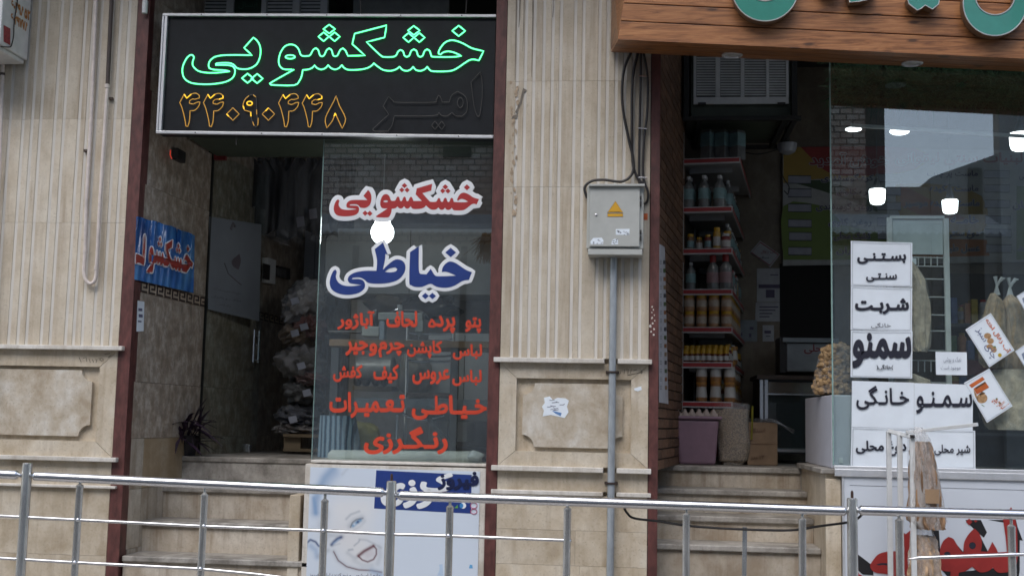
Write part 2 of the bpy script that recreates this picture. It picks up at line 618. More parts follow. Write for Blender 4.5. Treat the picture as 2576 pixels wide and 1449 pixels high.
# ------------------------------------------------------------------ ground
ASPH = mat('asphalt', (.05, .05, .052), .9, var=.25, scale=40, bmp=.5, bscale=200)
PAVE = stone('pavement_stone', (.30, .28, .25), (.22, .2, .17), (.36, .34, .31))
struct(MB().box((-60, -60, -.6), (60, -1.75, -.14)).build('road', ASPH))
struct(MB().box((-60, -1.75, -.6), (60, 6, 0)).build('pavement', PAVE))
struct(MB().box((-60, -2.0, -.6), (60, -1.754, -.004)).build('kerb', LEDGE, bevel=.01))
struct(MB().box((-60, -20, -.6), (60, -15.2, -.01)).build('far_pavement', PAVE))

# ------------------------------------------------------------------ stone pillars with fluted cladding
def pillar(label, xl, xr, flutes, zs, joints, frame, plq, gap=None, lx=None):
    """xl/xr world X; flutes world X centres; zs = (ledge1 bottom, top, ledge2 .., ledge3 ..); joints z of fluted rows."""
    t = thing('stone_pillar', label, 'pillar', ((xl + xr) / 2, .2, 0), 'fluted stone pillars between the shops')
    MB().box((xl + .01, .034, 0), (xr - .01, .45, 4.75)).build('core', TRAV, t)
    (l1b, l1t), (l2b, l2t), (l3b, l3t) = zs
    # fluted panels, row by row
    rows = [l1t + .002] + joints + [4.7]
    for a, b in zip(rows[:-1], rows[1:]):
        cols = [xl, xl + (xr - xl) * .52, xr] if rnd.random() < .6 else [xl, xl + (xr - xl) * .35, xr]
        cuts = [c for c in cols[1:-1] if all(abs(c - f) > .02 for f in flutes)]
        ed = [xl] + cuts + [xr]
        for x0, x1 in zip(ed[:-1], ed[1:]):
            m = MB()
            fl = [f for f in flutes if x0 + .02 < f < x1 - .02]
            hw, dp = .0115, .004
            xs = [(x0 + .0006, 0)]
            for f in fl:
                xs += [(f - hw, 0), (f - hw * .8, dp), (f + hw * .8, dp), (f + hw, 0)]
            xs.append((x1 - .0006, 0))
            za, zb = a + .0007, b - .0007
            oy = rnd.uniform(-.0008, .0008)
            for (xa, ya), (xb, yb) in zip(xs[:-1], xs[1:]):
                g = 1 if ya == dp and yb == dp else 0
                m.add([(xa, ya + oy, za), (xb, yb + oy, za), (xb, yb + oy, zb), (xa, ya + oy, zb)], [(0, 1, 2, 3)], g)
            n = len(xs)
            m.add([(x, y + oy, za) for x, y in xs] + [(x1 - .0006, .03, za), (x0 + .0006, .03, za)], [list(range(n + 2))[::-1]])
            m.add([(x, y + oy, zb) for x, y in xs] + [(x1 - .0006, .03, zb), (x0 + .0006, .03, zb)], [list(range(n + 2))])
            for x in (x0 + .0006, x1 - .0006):
                m.add([(x, oy, za), (x, .03, za), (x, .03, zb), (x, oy, zb)], [(0, 1, 2, 3)])
            m.build('stone_panel', [FLUTE, GROOVE], t)
    # ledges
    def ledge(z0, z1, pr):
        lo, hi = lx or (xl - .035, xr + .02)
        segs = [(lo, hi)] if gap is None else [(lo, gap[0]), (gap[1], hi)]
        for a, b in segs:
            MB().box((a, -pr, z0), (b, .029, z1)).build('ledge', LEDGE, t, bevel=.004)
    ledge(l1b, l1t, .045); ledge(l2b, l2t, .045); ledge(l3b, l3t, .03)
    # mitred frame round a recess
    fx0, fx1, fz0, fz1 = frame
    o = [(xl, l2t), (xr, l2t), (xr, l1b), (xl, l1b)]
    i = [(fx0, fz0), (fx1, fz0), (fx1, fz1), (fx0, fz1)]
    for k in range(4):
        k2 = (k + 1) % 4
        c = [o[k], o[k2], i[k2], i[k]]
        cx, cz = sum(p[0] for p in c) / 4, sum(p[1] for p in c) / 4
        c = [(x + (cx - x) * .004, z + (cz - z) * .004) for x, z in c]
        MB().prism([[(x, 0, z) for x, z in c]], (0, .032, 0)).build('frame_stone', TRAV, t, bevel=.0015)
    MB().box((fx0 - .01, .0325, fz0 - .01), (fx1 + .01, .0335, fz1 + .01)).build('recess', TRAV, t)
    # raised plaque with scooped corners
    px0, px1, pz0, pz1 = plq
    r = .072
    pts = []
    for (cx, cz, a0) in ((px0, pz0, 90), (px1, pz0, 180), (px1, pz1, 270), (px0, pz1, 360)):
        arc = [(cx + r * cos(radians(a0 - 90 * s / 7)), cz + r * sin(radians(a0 - 90 * s / 7))) for s in range(8)]
        pts += arc
    MB().prism([[(x, .006, z) for x, z in pts]], (0, .026, 0)).build('plaque', TRAVP, t, bevel=.003)
    # band under ledge 2, base slabs
    MB().box((xl, 0, l3t), (xr, .03, l2b)).build('band_stone', TRAV, t)
    zz = [l3b, l3b - .205, l3b - .41, l3b - .62, 0]
    for a, b in zip(zz[1:], zz[:-1]):
        if b - a < .03:
            continue
        mid = xl + (xr - xl) * rnd.uniform(.4, .6)
        for x0, x1 in ((xl, mid), (mid, xr)):
            MB().box((x0 + .0006, 0, max(a, 0) + .0007), (x1 - .0006, .03, b - .0007)).build('base_stone', TRAV, t)
    return t
def Xp(u, v=1000, Y=0):
    return W(u, v, Y).x
def Zp(u, v, Y=0):
    return W(u, v, Y).z
vm = 725
mid_l, mid_r = Xp(1262, vm), Xp(1633, vm)
fl_mid = [Xp(u, 1020) for u in (1284, 1305, 1327, 1352, 1375, 1396, 1433, 1455, 1497, 1518, 1541, 1563, 1586, 1607)]
um = 1445
PM = pillar('fluted beige stone pillar carrying the grey electrical box', mid_l, mid_r, fl_mid,
       ((Zp(um, 914), Zp(um, 902)), (Zp(um, 1187), Zp(um, 1174)), (Zp(um, 1246), Zp(um, 1235))),
       [Zp(1340, 470) , Zp(1340, 205)],
       (Xp(1298, 1045), Xp(1587, 1045), Zp(um, 1137), Zp(um, 953)),
       (Xp(1314, 1045), Xp(1566, 1045), Zp(um, 1126), Zp(um, 965)), gap=(Xp(1521, 905), Xp(1554, 905)))
left_l, left_r = Xp(-330, vm), Xp(306, vm)
fl_left = [Xp(u, 990) for u in (-310, -288, -262, -238, -200, -178, -150, -122, -95, -72, -50, -22, 12, 35, 57, 94, 117, 156, 176, 198, 226, 248, 270)]
um = 150
PL = pillar('fluted beige stone pillar with the U-bent beige pipe', left_l, left_r, fl_left,
       ((Zp(um, 880), Zp(um, 869)), (Zp(um, 1158), Zp(um, 1147)), (Zp(um, 1225), Zp(um, 1218))),
       [Zp(um, 560), Zp(260, 300)],
       (Xp(-250, 1010), Xp(246, 1010), Zp(um, 1108), Zp(um, 921)),
       (Xp(-230, 1010), Xp(228, 1010), Zp(um, 1096), Zp(um, 930)), lx=(left_l, left_r + .045))

# scribbles and paper scraps on the pillars
mk = MB()
k = C2(1400, 850, 1.7317)
for s in ([(725, 410), (722, 425)], [(745, 400), (742, 425)], [(752, 403), (764, 400), (760, 425)], [(778, 402), (775, 423)], [(790, 408), (806, 402)], [(758, 432), (835, 415), (826, 407)], [(835, 415), (828, 424)]):
    mk.tube([W(*k(x, y), -.001) for x, y in s], .0014, 5)
mk.build('pencil_mark', RUBBER, PM)
mk = MB()
k = C2(0, 850, 1.7307)
for s in ([(400, 340), (412, 365)], [(422, 345), (436, 338), (440, 362)], [(452, 348), (458, 368)], [(468, 350), (475, 366)], [(482, 352), (492, 352), (486, 368)], [(505, 350), (515, 342), (525, 352), (515, 360), (505, 352)], [(530, 325), (558, 320)], [(548, 342), (562, 330)]):
    mk.tube([W(*k(x, y), -.001) for x, y in s], .0014, 5)
mk.build('pencil_mark', RUBBER, PL)
k = C2(1400, 850, 1.7317)
g = random.Random(4)
pts = [(335, 545), (365, 538), (380, 556), (405, 545), (445, 548), (462, 560), (452, 590), (460, 618), (440, 648), (405, 640), (370, 632), (328, 640), (335, 610), (325, 590), (340, 570)]
scrap = pp([k(x, y) for x, y in pts], .0055, -.001).build('torn_paper', PAPER)
tag(scrap, 'torn white paper scrap stuck on the stone plaque', 'paper')
sk = MB()
for a in range(9):
    x, y = g.uniform(345, 420), 560 + a * 6
    sk.tube([W(*k(x + i * 9, y + g.uniform(-5, 5)), .0038) for i in range(4)], .0016, 4)
sk.build('faded_print', mat('grey_ink', (.2, .2, .26), .7), scrap)
pp([k(x, y) for x, y in [(375, 610), (425, 622), (420, 638), (395, 626)]], .0043, -.0006).build('blue_print', mat('pale_blue_ink', (.12, .25, .5), .6), scrap)
o = pp([k(x, y) for x, y in [(792, 498), (828, 487), (832, 505), (812, 513), (795, 508)]], -.0005, -.001).build('torn_paper', PAPER)
tag(o, 'tiny torn white scrap on the pillar frame beside the pencil arrow', 'paper')

# drip stains and chipped patches on the middle pillar
SOOT = mat('soot_stain', (.19, .165, .135), .8, var=.5, scale=25, stretch=(1, 1, .2))
CHIP = mat('chipped_stone', (.40, .31, .22), .9, var=.35, scale=30, bmp=.6)
for u, v0_, v1_, w_ in ((1300, -60, 202, 3), (1320, -60, 130, 2), (1342, -60, 195, 3), (1310, -60, 70, 4), (1395, -60, 45, 2)):
    pp([(u - w_ / 2, v0_), (u + w_ / 2, v0_), (u + w_ * .35 - 3, v1_ * .6), (u - 4.5, v1_), (u - 5.5, v1_), (u - w_ * .35 - 3, v1_ * .6)], -.0012, -.0003).build('drip_stain', SOOT, PM)
g = random.Random(31)
for i in range(26):
    v = 215 + i * 13 + g.uniform(-6, 6)
    u = 1287 - (v - 215) * .012 + g.uniform(-4, 16)
    r = g.uniform(3, 9)
    pp([(u + r * .7 * cos(a) * g.uniform(.5, 1.2), v + r * 1.3 * sin(a) * g.uniform(.5, 1.2)) for a in [k_ * .9 for k_ in range(7)]], -.0012, -.0004).build('chip', CHIP, PM)
for q in ([(1316, 222), (1326, 228), (1318, 234), (1312, 262), (1300, 285), (1296, 282), (1308, 256), (1312, 236)], [(1290, 292), (1304, 285), (1300, 298), (1286, 300)]):
    pp(q, -.0018, -.0004).build('soot_mark', SOOT, PM)
# building carrying the pillars: lintel and overhang above the frame
bl = thing('building_front', 'stone building front running above the two shops', 'building', (0, .3, 4.75))
MB().box((-9, .02, 4.76), (9, .5, 9)).build('upper_wall', TRAV, bl)
MB().box((-9, -1.05, 4.95), (9, .015, 5.2)).build('overhang', LEDGE, bl)
MB().box((-9, 5.9, -.1), (9, 6.1, 9)).build('rear_wall', DARK, bl)
MB().box((-9, -.0, 0), (left_l - .01, .5, 4.75)).build('side_wall', TRAV, bl)

# ------------------------------------------------------------------ red steel posts
def post(label, ul, ur, v, Yf, dep):
    a, b = Xp(ul, v, Yf), Xp(ur, v, Yf)
    t = thing('steel_post', label, 'post', ((a + b) / 2, Yf, 0), 'rust red steel posts at the shop openings')
    m = MB()
    w_ = .012
    m.box((a, Yf, 0), (b, Yf + .008, 4.74))
    m.box((a + .004, Yf + .0085, 0), (a + .012, Yf + dep, 4.74))
    m.box((b - .012, Yf + .0085, 0), (b - .004, Yf + dep, 4.74))
    m.build('flange', RED, t, bevel=.002)
    MB().box((a + .0125, Yf + .009, 0), (b - .0125, Yf + dep - .01, 4.74)).build('web', RED, t)
    return a, b
pLa, pLb = post('rust red steel post beside the neon sign, left of the laundry steps', 306.5, 337, 725, -.004, .12)
pMa, pMb = post('rust red steel post between laundry window and fluted pillar', 1233, 1261, 725, -.004, .12)
pRa, pRb = post('rust red steel post at the grocery doorway with flaking paint', 1634.5, 1658, 725, -.004, .12)
k = C2(1400, 850, 1.7317)
g = random.Random(9)
fm = MB()
for i in range(11):
    x, y = g.uniform(873, 897), 85 + i * 14
    r = g.uniform(3, 9)
    pp([k(x + r * cos(a) * g.uniform(.6, 1.3), y + r * sin(a) * g.uniform(.6, 1.5)) for a in [i_ * 1.05 for i_ in range(6)]], -.0045, -.0006, fm)
o = fm.build('flaked_paint', LEDGE); child(o, [q for q in bpy.data.objects if q.name.startswith('steel_post')][-1])

# ------------------------------------------------------------------ steps
def steps(label, xa, xb, nose, chip=None):
    """nose: list of (Y, z) from the shop floor down; floor tread runs back to Y+."""
    t = thing('stone_steps', label, 'steps', ((xa + xb) / 2, nose[0][0], 0), 'stone steps up to the shops')
    n = len(nose)
    for i, (Y, z) in enumerate(nose):
        back = 6.0 if i == 0 else nose[i - 1][0] + .06
        m = MB()
        segs = 9
        for s in range(1):
            m.box((xa, Y, z - .036), (xb, back if i == 0 else back - .004, z))
        m.build('tread', TREAD, t, bevel=.007)
        zb = nose[i + 1][1] if i + 1 < n else 0
        MB().box((xa + .001, Y + .022, zb + .0005), (xb - .001, Y + .055, z - .0365)).build('riser', RISER, t)
    return t
ls = [(.85, Zp(600, 1150, .85)), (.57, Zp(560, 1226, .57)), (.29, Zp(540, 1314, .29)), (.02, Zp(520, 1404, .02))]
z = ls[-1][1]; Y = ls[-1][0]
for i in range(1, 8):
    z -= .175; Y -= .27
    if z < .05: break
    ls.append((Y, z))
wl0 = pLb - .004
# the left side wall of the laundry splays slightly inwards
PLw = Vector((wl0, .1, 0)); PLw2 = Vector((Xp(515, 760, 1.1), 1.1, 0))
dL = (PLw2 - PLw).normalized()
nL = Vector((dL.y, -dL.x, 0))            # faces the opening
xbox = Xp(760, 1280, .06)
steps('four worn beige stone steps below the laundry door', wl0 + .012, xbox + .9, [(a, b) for a, b in ls if a > -.05])
rs = [(1.0, Zp(1800, 1173, 1.0)), (.72, Zp(1800, 1231, .72)), (.44, Zp(1800, 1298, .44)), (.16, Zp(1800, 1371, .16))]
xpl = Xp(2077, 1300, .0)
rs2 = rs + [(rs[-1][0] - .27, rs[-1][1] - .17), (rs[-1][0] - .54, rs[-1][1] - .34)]
steps('worn beige stone steps below the grocery doorway', pRb - .002, xpl - .001, rs[:4])
FL, FR = ls[0][1], rs[0][1]
# lower landing steps in front of both stairs
for nm, xa, xb, (Y0, z0) in (('laundry', pLb + .01, xbox - .05, ls[3]), ('grocery', pRb + .01, xpl + .5, rs[3])):
    t = thing('stone_steps', 'low stone step on the pavement before the %s stairs' % nm, 'steps', ((xa + xb) / 2, Y0 - .3, 0))
    z = z0 - .17
    y = -.06
    while z > .04:
        MB().box((xa, y - .24, 0), (xb, y + .0, z - .033)).build('riser', RISER, t)
        MB().box((xa - .02, y - .26, z - .032), (xb + .02, y + .0, z)).build('tread', TREAD, t, bevel=.006)
        y -= .265
        z -= .17

# ------------------------------------------------------------------ laundry: shell
CEIL = 4.3
lau = thing('laundry_shop', 'dim laundry interior with beige stone side wall', 'shop', ((pLb + pMa) / 2, 2.5, FL))
E0 = PLw + dL * 4.6
def wl(s, z, off=0.0):                    # point on the laundry side wall: s metres along from the post
    return PLw + dL * s + Vector((0, 0, z)) + nL * off
zband0, zband1 = Zp(345, 735, .1), Zp(345, 704, .1)
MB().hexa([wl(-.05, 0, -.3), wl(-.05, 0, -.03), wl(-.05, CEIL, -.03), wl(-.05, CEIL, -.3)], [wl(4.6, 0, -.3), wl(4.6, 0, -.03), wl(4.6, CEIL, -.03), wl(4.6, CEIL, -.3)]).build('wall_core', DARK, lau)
def wall_tile(s0, s1, z0, z1, m, off=0.0, name='wall_tile'):
    g_ = .0012
    f = [wl(s0 + g_, z0 + g_, -.028), wl(s1 - g_, z0 + g_, -.028), wl(s1 - g_, z1 - g_, -.028), wl(s0 + g_, z1 - g_, -.028)]
    b = [p + nL * (.028 + off) for p in f]
    return MB().hexa(f, b).build(name, m, lau)
ztile = [0, .45, .82, Zp(345, 1103, .1), Zp(350, 960, .1), zband0]
for i in range(len(ztile) - 1):
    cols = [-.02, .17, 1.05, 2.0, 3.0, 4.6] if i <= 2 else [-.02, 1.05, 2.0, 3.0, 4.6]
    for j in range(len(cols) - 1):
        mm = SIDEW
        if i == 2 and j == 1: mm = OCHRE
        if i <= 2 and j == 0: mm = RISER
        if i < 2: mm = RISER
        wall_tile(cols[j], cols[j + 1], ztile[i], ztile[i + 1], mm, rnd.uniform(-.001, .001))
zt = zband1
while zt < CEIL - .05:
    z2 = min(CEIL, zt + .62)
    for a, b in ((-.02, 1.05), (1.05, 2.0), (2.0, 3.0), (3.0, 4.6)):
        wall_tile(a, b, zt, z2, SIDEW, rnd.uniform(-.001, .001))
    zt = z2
# Greek key border tiles
KEYB = mat('border_tile_cream', (.46, .37, .28), .5); KEYD = mat('border_tile_dark', (.035, .02, .018), .5)
wall_tile(-.02, 4.6, zband0, zband1, KEYB, -.002, 'border_strip')
hb = zband1 - zband0
pit = .115
s = .0
while s < 3.4:
    m = MB()
    def bar_(a, b, c, d_):
        m.hexa([wl(s + a * pit, zband0 + c * hb, -.0015), wl(s + b * pit, zband0 + c * hb, -.0015), wl(s + b * pit, zband0 + d_ * hb, -.0015), wl(s + a * pit, zband0 + d_ * hb, -.0015)],
               [wl(s + a * pit, zband0 + c * hb, .0015), wl(s + b * pit, zband0 + c * hb, .0015), wl(s + b * pit, zband0 + d_ * hb, .0015), wl(s + a * pit, zband0 + d_ * hb, .0015)])
    bar_(.05, .18, .22, .9); bar_(.185, .85, .76, .9); bar_(.7, .85, .4, .755); bar_(.38, .695, .4, .54); bar_(.05, .85, .05, .20)
    m.build('border_key', KEYD, lau)
    s += pit
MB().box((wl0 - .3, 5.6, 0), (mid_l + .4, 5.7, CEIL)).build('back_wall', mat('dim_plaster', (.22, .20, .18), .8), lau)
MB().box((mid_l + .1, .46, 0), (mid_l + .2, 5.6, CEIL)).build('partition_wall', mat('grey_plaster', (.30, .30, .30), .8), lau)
MB().box((wl0 - .4, .16, CEIL), (mid_l + .3, 5.7, CEIL + .1)).build('ceiling', DARK, lau)
# door header: dark olive beam with a lintel
OLIVE = mat('olive_enamel', (.05, .065, .045), .5, var=.15)
MB().box((Xp(500, 380, 1.08), 1.04, Zp(650, 383, 1.04)), (mid_l, 1.2, Zp(650, 352, 1.04))).build('door_header', mat('black_header', (.012, .012, .012), .7), lau)
MB().box((Xp(480, 380, .5), .45, Zp(650, 347, .45)), (mid_l, 1.035, Zp(650, 330, .45))).build('soffit', OLIVE, lau)

# ------------------------------------------------------------------ grocery: shell
gro = thing('grocery_shop', 'dark grocery interior with brick side wall', 'shop', ((pRb + 3.5) / 2, 2.0, FR))
D = ray(2060, 1080); D.z = 0; D.normalize()            # the brick wall and shelves run this way
Nn = Vector((D.y, -D.x, 0))                            # faces right, into the shop
B0 = Vector((pRb - .002, .12, 0))
def bw(s, z, off=0.0):
    return B0 + D * s + Vector((0, 0, z)) + Nn * off
bwall = MB().hexa([bw(-.02, FR, -.2), bw(-.02, FR, -.006), bw(-.02, CEIL, -.006), bw(-.02, CEIL, -.2)], [bw(4, FR, -.2), bw(4, FR, -.006), bw(4, CEIL, -.006), bw(4, CEIL, -.2)]).build('brick_wall', MORTAR, gro)
bmesh_ = None
row, z = 0, FR + .002
while z < CEIL - .1:
    s = -.02 + (.0 if row % 2 else -.11)
    while s < 1.45:
        a, b = max(s, -.02), min(s + .212, 1.45)
        if b - a > .03:
            o_ = rnd.uniform(-.001, .002)
            m = MB().hexa([bw(a, z, -.0055), bw(b, z, -.0055), bw(b, z + .054, -.0055), bw(a, z + .054, -.0055)], [bw(a, z, .004 + o_), bw(b, z, .004 + o_), bw(b, z + .054, .004 + o_), bw(a, z + .054, .004 + o_)])
            ob = m.build('brick', BRICK)
            child(ob, bwall)
        s += .222
    z += .0625; row += 1
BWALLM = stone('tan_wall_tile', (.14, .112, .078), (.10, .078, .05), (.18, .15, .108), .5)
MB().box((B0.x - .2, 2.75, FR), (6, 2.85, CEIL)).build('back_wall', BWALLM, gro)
MB().box((B0.x - .2, .0 + .15, CEIL), (6, 2.85, CEIL + .1)).build('ceiling', DARK, gro)
MB().box((5.2, .2, FR), (5.3, 2.75, CEIL)).build('far_wall', DARK, gro)
MB().box((xpl - .004, .999, 0.0), (6, 6.0, FR - .001)).build('floor_base', TREAD, gro)
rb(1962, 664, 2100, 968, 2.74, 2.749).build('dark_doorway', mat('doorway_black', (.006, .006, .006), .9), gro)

# plinth of the grocery window
pl = thing('window_plinth', 'beige stone plinth under the grocery window', 'plinth', (xpl + 1, .4, 0))
zpt = Zp(2300, 1196, -.0)
MB().box((xpl, .0, 0), (5.2, .998, zpt - .001)).build('plinth_body', TRAV, pl)
MB().box((xpl - .003, -.028, 0), (Xp(2114, 1300), -.0005, zpt - .03)).build('corner_stone', TRAV, pl, bevel=.003)
MB().box((xpl - .03, -.03, zpt), (5.2, 1.0, zpt + .028)).build('plinth_cap', TREAD, pl, bevel=.004)

# ------------------------------------------------------------------ traced lettering of the laundry name (outline loops, crop units)
LW1 = [(2372,370),(2290,350),(2230,318),(2180,298),(2140,292),(2100,305),(2070,335),(2050,370),(2048,388),(2062,395),(2085,378),(2120,372),(2165,382),(2212,405),(2150,412),(2012,411),(1995,400),(1985,370),(1966,357),(1947,370),(1935,402),(1917,412),(1900,402),(1890,370),(1870,357),(1851,370),(1838,402),(1820,412),(1803,402),(1793,372),(1773,361),(1756,375),(1745,398),(1722,411),(1660,412),(1628,398),(1530,305),(1660,272),(1675,185),(1445,245),(1428,320),(1520,402),(1396,404),(1380,368),(1360,350),(1340,364),(1322,400),(1305,408),(1290,400),(1280,364),(1262,350),(1243,364),(1226,400),(1210,408),(1195,400),(1183,362),(1165,349),(1146,362),(1126,398),(1105,405),(1072,405),(1055,392),(1044,360),(1020,332),(985,322),(945,335),(915,375),(900,425),(902,465),(920,492),(950,502),(1010,502),(846,595),(842,606),(855,613),(1010,615),(1050,580),(1065,545),(1072,505),(1110,502),(1140,490),(1157,472),(1175,492),(1205,502),(1235,492),(1255,470),(1275,492),(1305,502),(1335,490),(1352,470),(1375,495),(1410,505),(1490,502),(1540,490),(1570,472),(1582,457),(1610,480),(1650,505),(1700,512),(1740,502),(1768,482),(1790,505),(1822,512),(1850,500),(1865,482),(1885,505),(1918,512),(1950,500),(1966,482),(1985,505),(2010,515),(2110,515),(2170,500),(2260,440),(2300,430),(2338,438)]
LW2 = [(718,272),(650,347),(708,400),(600,398),(500,400),(440,412),(405,440),(395,470),(400,492),(430,503),(500,507),(548,515),(460,525),(380,525),(320,512),(285,480),(280,450),(290,415),(280,399),(262,399),(235,425),(210,480),(208,530),(225,570),(270,598),(350,608),(440,605),(520,590),(570,560),(585,520),(580,492),(558,475),(510,470),(445,470),(458,457),(540,455),(575,468),(600,492),(640,500),(690,495),(740,465),(765,410),(768,350),(750,303)]
def ell(cx, cy, rx, ry, n=16):
    return [(cx + rx * cos(2 * pi * i / n), cy + ry * sin(2 * pi * i / n)) for i in range(n)]
def dia(cx, cy, hx, hy):
    return [(cx - hx, cy), (cx, cy - hy), (cx + hx, cy), (cx, cy + hy)]
LWH = ell(982, 412, 34, 13)
LWD = [dia(2193, 225, 47, 38), dia(1262, 212, 43, 32), dia(1222, 267, 38, 32), dia(1301, 267, 38, 32), dia(1870, 222, 43, 33), dia(1832, 273, 39, 33), dia(1910, 273, 39, 33), dia(675, 565, 41, 34), dia(744, 567, 41, 34)]
def sm(l, c=48, s=3):
    return [(p.x, p.y) for p in smooth_path([Vector((a, b, 0)) for a, b in l], True, c, s)]
def plain(l):
    return l

# ------------------------------------------------------------------ neon sign
SY = .015
KN = C2(450, 0, 2.4533)
ns = thing('neon_sign', 'black sign board with green neon lettering and amber phone number', 'sign', W(820, 340, SY))
x0, x1 = Xp(402, 190, SY), pMa - .003
z0, z1 = Zp(820, 343, SY), Zp(820, 37, SY)
tl = (W(1240, 200, SY).z - W(420, 192, SY).z) / (x1 - x0)       # the sign hangs a touch out of level
def sgn(x, y, z):
    return Vector((x, y, z + tl * (x - (x0 + x1) / 2)))
def sbox(m, xa, xb, za, zb, ya, yb, mi=0):
    m.hexa([sgn(xa, ya, za), sgn(xb, ya, za), sgn(xb, ya, zb), sgn(xa, ya, zb)], [sgn(xa, yb, za), sgn(xb, yb, za), sgn(xb, yb, zb), sgn(xa, yb, zb)], mi)
    return m
f = .018
sbox(MB(), x0 + .004, x1 - .004, z0 + .004, z1 - .004, SY + .012, SY + .1).build('panel', BLACKM, ns)
for xa, xb, za, zb, nm in ((x0, x1, z1 - f, z1, 'frame_rail'), (x0, x1, z0, z0 + f, 'frame_rail'), (x0, x0 + .012, z0 + f + .0005, z1 - f - .0005, 'frame_rail'), (x0 + .016, x0 + .034, z0 + f + .0005, z1 - f - .0005, 'frame_rail')):
    fo = sbox(MB(), xa, xb, za, zb, SY - .012, SY + .0115).build(nm, ALU, ns, bevel=.002)
sbox(MB(), x0 + .0125, x0 + .0155, z0 + f, z1 - f, SY + .004, SY + .0115).build('frame_groove', RUBBER, ns)
sc_m = MB()
for q in (.12, .32, .5, .72, .9):
    for zz in (z0 + f / 2, z1 - f / 2):
        sc_m.lathe([(.004, 0), (.004, -.002), (0, -.003)], sgn(x0 + (x1 - x0) * q, SY - .012, zz), 8, ax='y')
sc_m.build('screw', RUBBER, ns)
def neon(l, m, closed=True, r=.0042, y=SY - .002, c=48):
    P = smooth_path([W(*KN(x_, y_), y) for x_, y_ in l], closed, c, 3)
    m.tube(P, r, 8, closed)
m = MB()
neon(LW1, m); neon(LW2, m); neon(LWH, m, c=80)
for d_ in LWD:
    neon(d_, m, c=40)
m.build('green_lettering', GREEN, ns, smooth=True)
FOUR = [(220,680),(238,708),(270,680),(305,673),(328,688),(330,706),(300,715),(278,715),(258,728),(258,745),(285,750),(310,738),(333,735),(325,765),(295,795),(262,798),(258,870),(245,912),(232,908),(225,860),(205,780),(188,740)]
class Bits(MB):
    def tube(self, *a, **k):
        MB().tube(*a, **k).build('bright_amber_piece', AMBERB, ns, smooth=True)
        return self
m, mb_ = MB(), Bits()
for dx, dy in ((0, 0), (170, 1), (710, 3), (880, 4)):
    q = [(a + dx, b + dy) for a, b in FOUR]
    neon(q, m, r=.0024)
    neon([q[0], q[1], q[2]], mb_, False, .0034, SY - .004)
    if dx in (170, 880):
        neon([q[4], q[5], q[6]], mb_, False, .0034, SY - .004)
for cx_ in (570, 825):
    neon(dia(cx_, 822, 45, 45), m, r=.0024)
neon([(525, 822), (540, 838)], mb_, False, .0034, SY - .004); neon([(805, 800), (825, 778)], mb_, False, .0034, SY - .004)
nine = [(715,682),(685,690),(655,720),(642,765),(655,795),(700,808),(700,832),(715,890),(735,915),(750,895),(742,820),(740,740),(735,700)]
neon(nine[1:7], m, False, .0024); neon([(712, 878), (722, 905)], m, False, .0024); neon([(752, 850), (750, 895), (744, 902)], m, False, .0024); neon([(716, 684), (735, 700)], m, False, .0024); neon([(740, 790), (742, 825)], m, False, .0024)
neon(ell(690, 745, 20, 14, 10), mb_, True, .0034, SY - .004); neon([(645, 765), (650, 785)], mb_, False, .0034, SY - .004); neon([(698, 810), (700, 838)], mb_, False, .0034, SY - .004)
neon([(1312,690),(1290,740),(1235,850),(1245,922),(1285,870),(1305,815),(1330,870),(1355,925),(1380,855),(1335,760)], m, r=.0024)
neon([(1297, 838), (1305, 815), (1312, 832)], mb_, False, .0034, SY - .004)
m.build('amber_number', AMBER, ns, smooth=True)
_real = neon
def neon(l, m, closed=True, r=.0062, y=SY - .002, c=48):
    k_ = MB()
    _real(l, k_, closed, r, y, c)
    k_.build('unlit_letter', DIM, ns, smooth=True)
m = None
neon(nine, m, r=.0028, y=SY + .002)
neon([(2348,520),(2282,590),(2305,770),(2328,840),(2345,825),(2362,700),(2360,580)], m, r=.0024)
neon([(1688,695),(1650,765),(1690,825),(1575,930),(1590,945),(1685,945),(1715,900),(1730,835),(2010,835),(2050,810),(2070,832),(2110,836),(2145,810),(2170,835),(2215,838),(2250,805),(2255,740),(2235,690),(2185,660),(2145,685),(2125,735),(2075,738),(2062,700),(2047,688),(2030,720),(2010,738),(1750,738),(1720,725)], m, r=.0024)
neon(ell(2205, 740, 20, 36), m, r=.0024); neon(dia(2022, 903, 24, 30), m, r=.0024); neon(dia(2070, 903, 24, 30), m, r=.0024)
m = MB()
for u in (595, 1080):
    m.tube([W(u, 345, SY + .02), W(u - 1, 365, SY + .02)], .004, 6)
m.tube([W(908, 36, SY + .05), W(905, -40, SY + .05)], .004, 6)
m.tube([W(1172, 36, SY + .05), W(1176, -40, SY + .05)], .004, 6)
m.build('hanger', RUBBER, ns)

# cooler grille and ducting above the sign
cl = thing('air_cooler', 'white louvred air cooler above the neon sign', 'air cooler', W(640, 60, .8))
rb(468, -120, 830, 70, .86, 1.4).build('cabinet', OLIVE, cl)
m = MB()
for a, b in ((476, 492), (572, 590), (660, 672), (738, 756), (808, 826)):
    rb(a, -120, b, 40, .82, .858, m)
rb(476, 36, 826, 44, .822, .858, m)
m.build('grille_frame', WHITEM, cl)
for a, b in ((493, 571), (673, 737), (757, 807)):
    for q in range(-4, 5):
        v = q * 9
        p0, p1 = W(a, v, .845), W(b, v, .845)
        MB().bar(p0, p1, .004, .019, 0, (0, .35, 1)).build('louvre', WHITEM, cl)
rb(592, -60, 659, 34, .83, .855).build('name_plate', mat('dark_green_plate', (.008, .03, .016), .4), cl)
letter('آبسال', (600, 2, 650, 24), mat('plate_letter', (.03, .08, .05), .5), cl, onY(.83))
pn = rb(890, -90, 1130, 60, .9, .95).build('duct_panel', mat('pale_duct', (.24, .25, .24), .6, dirt=.3))
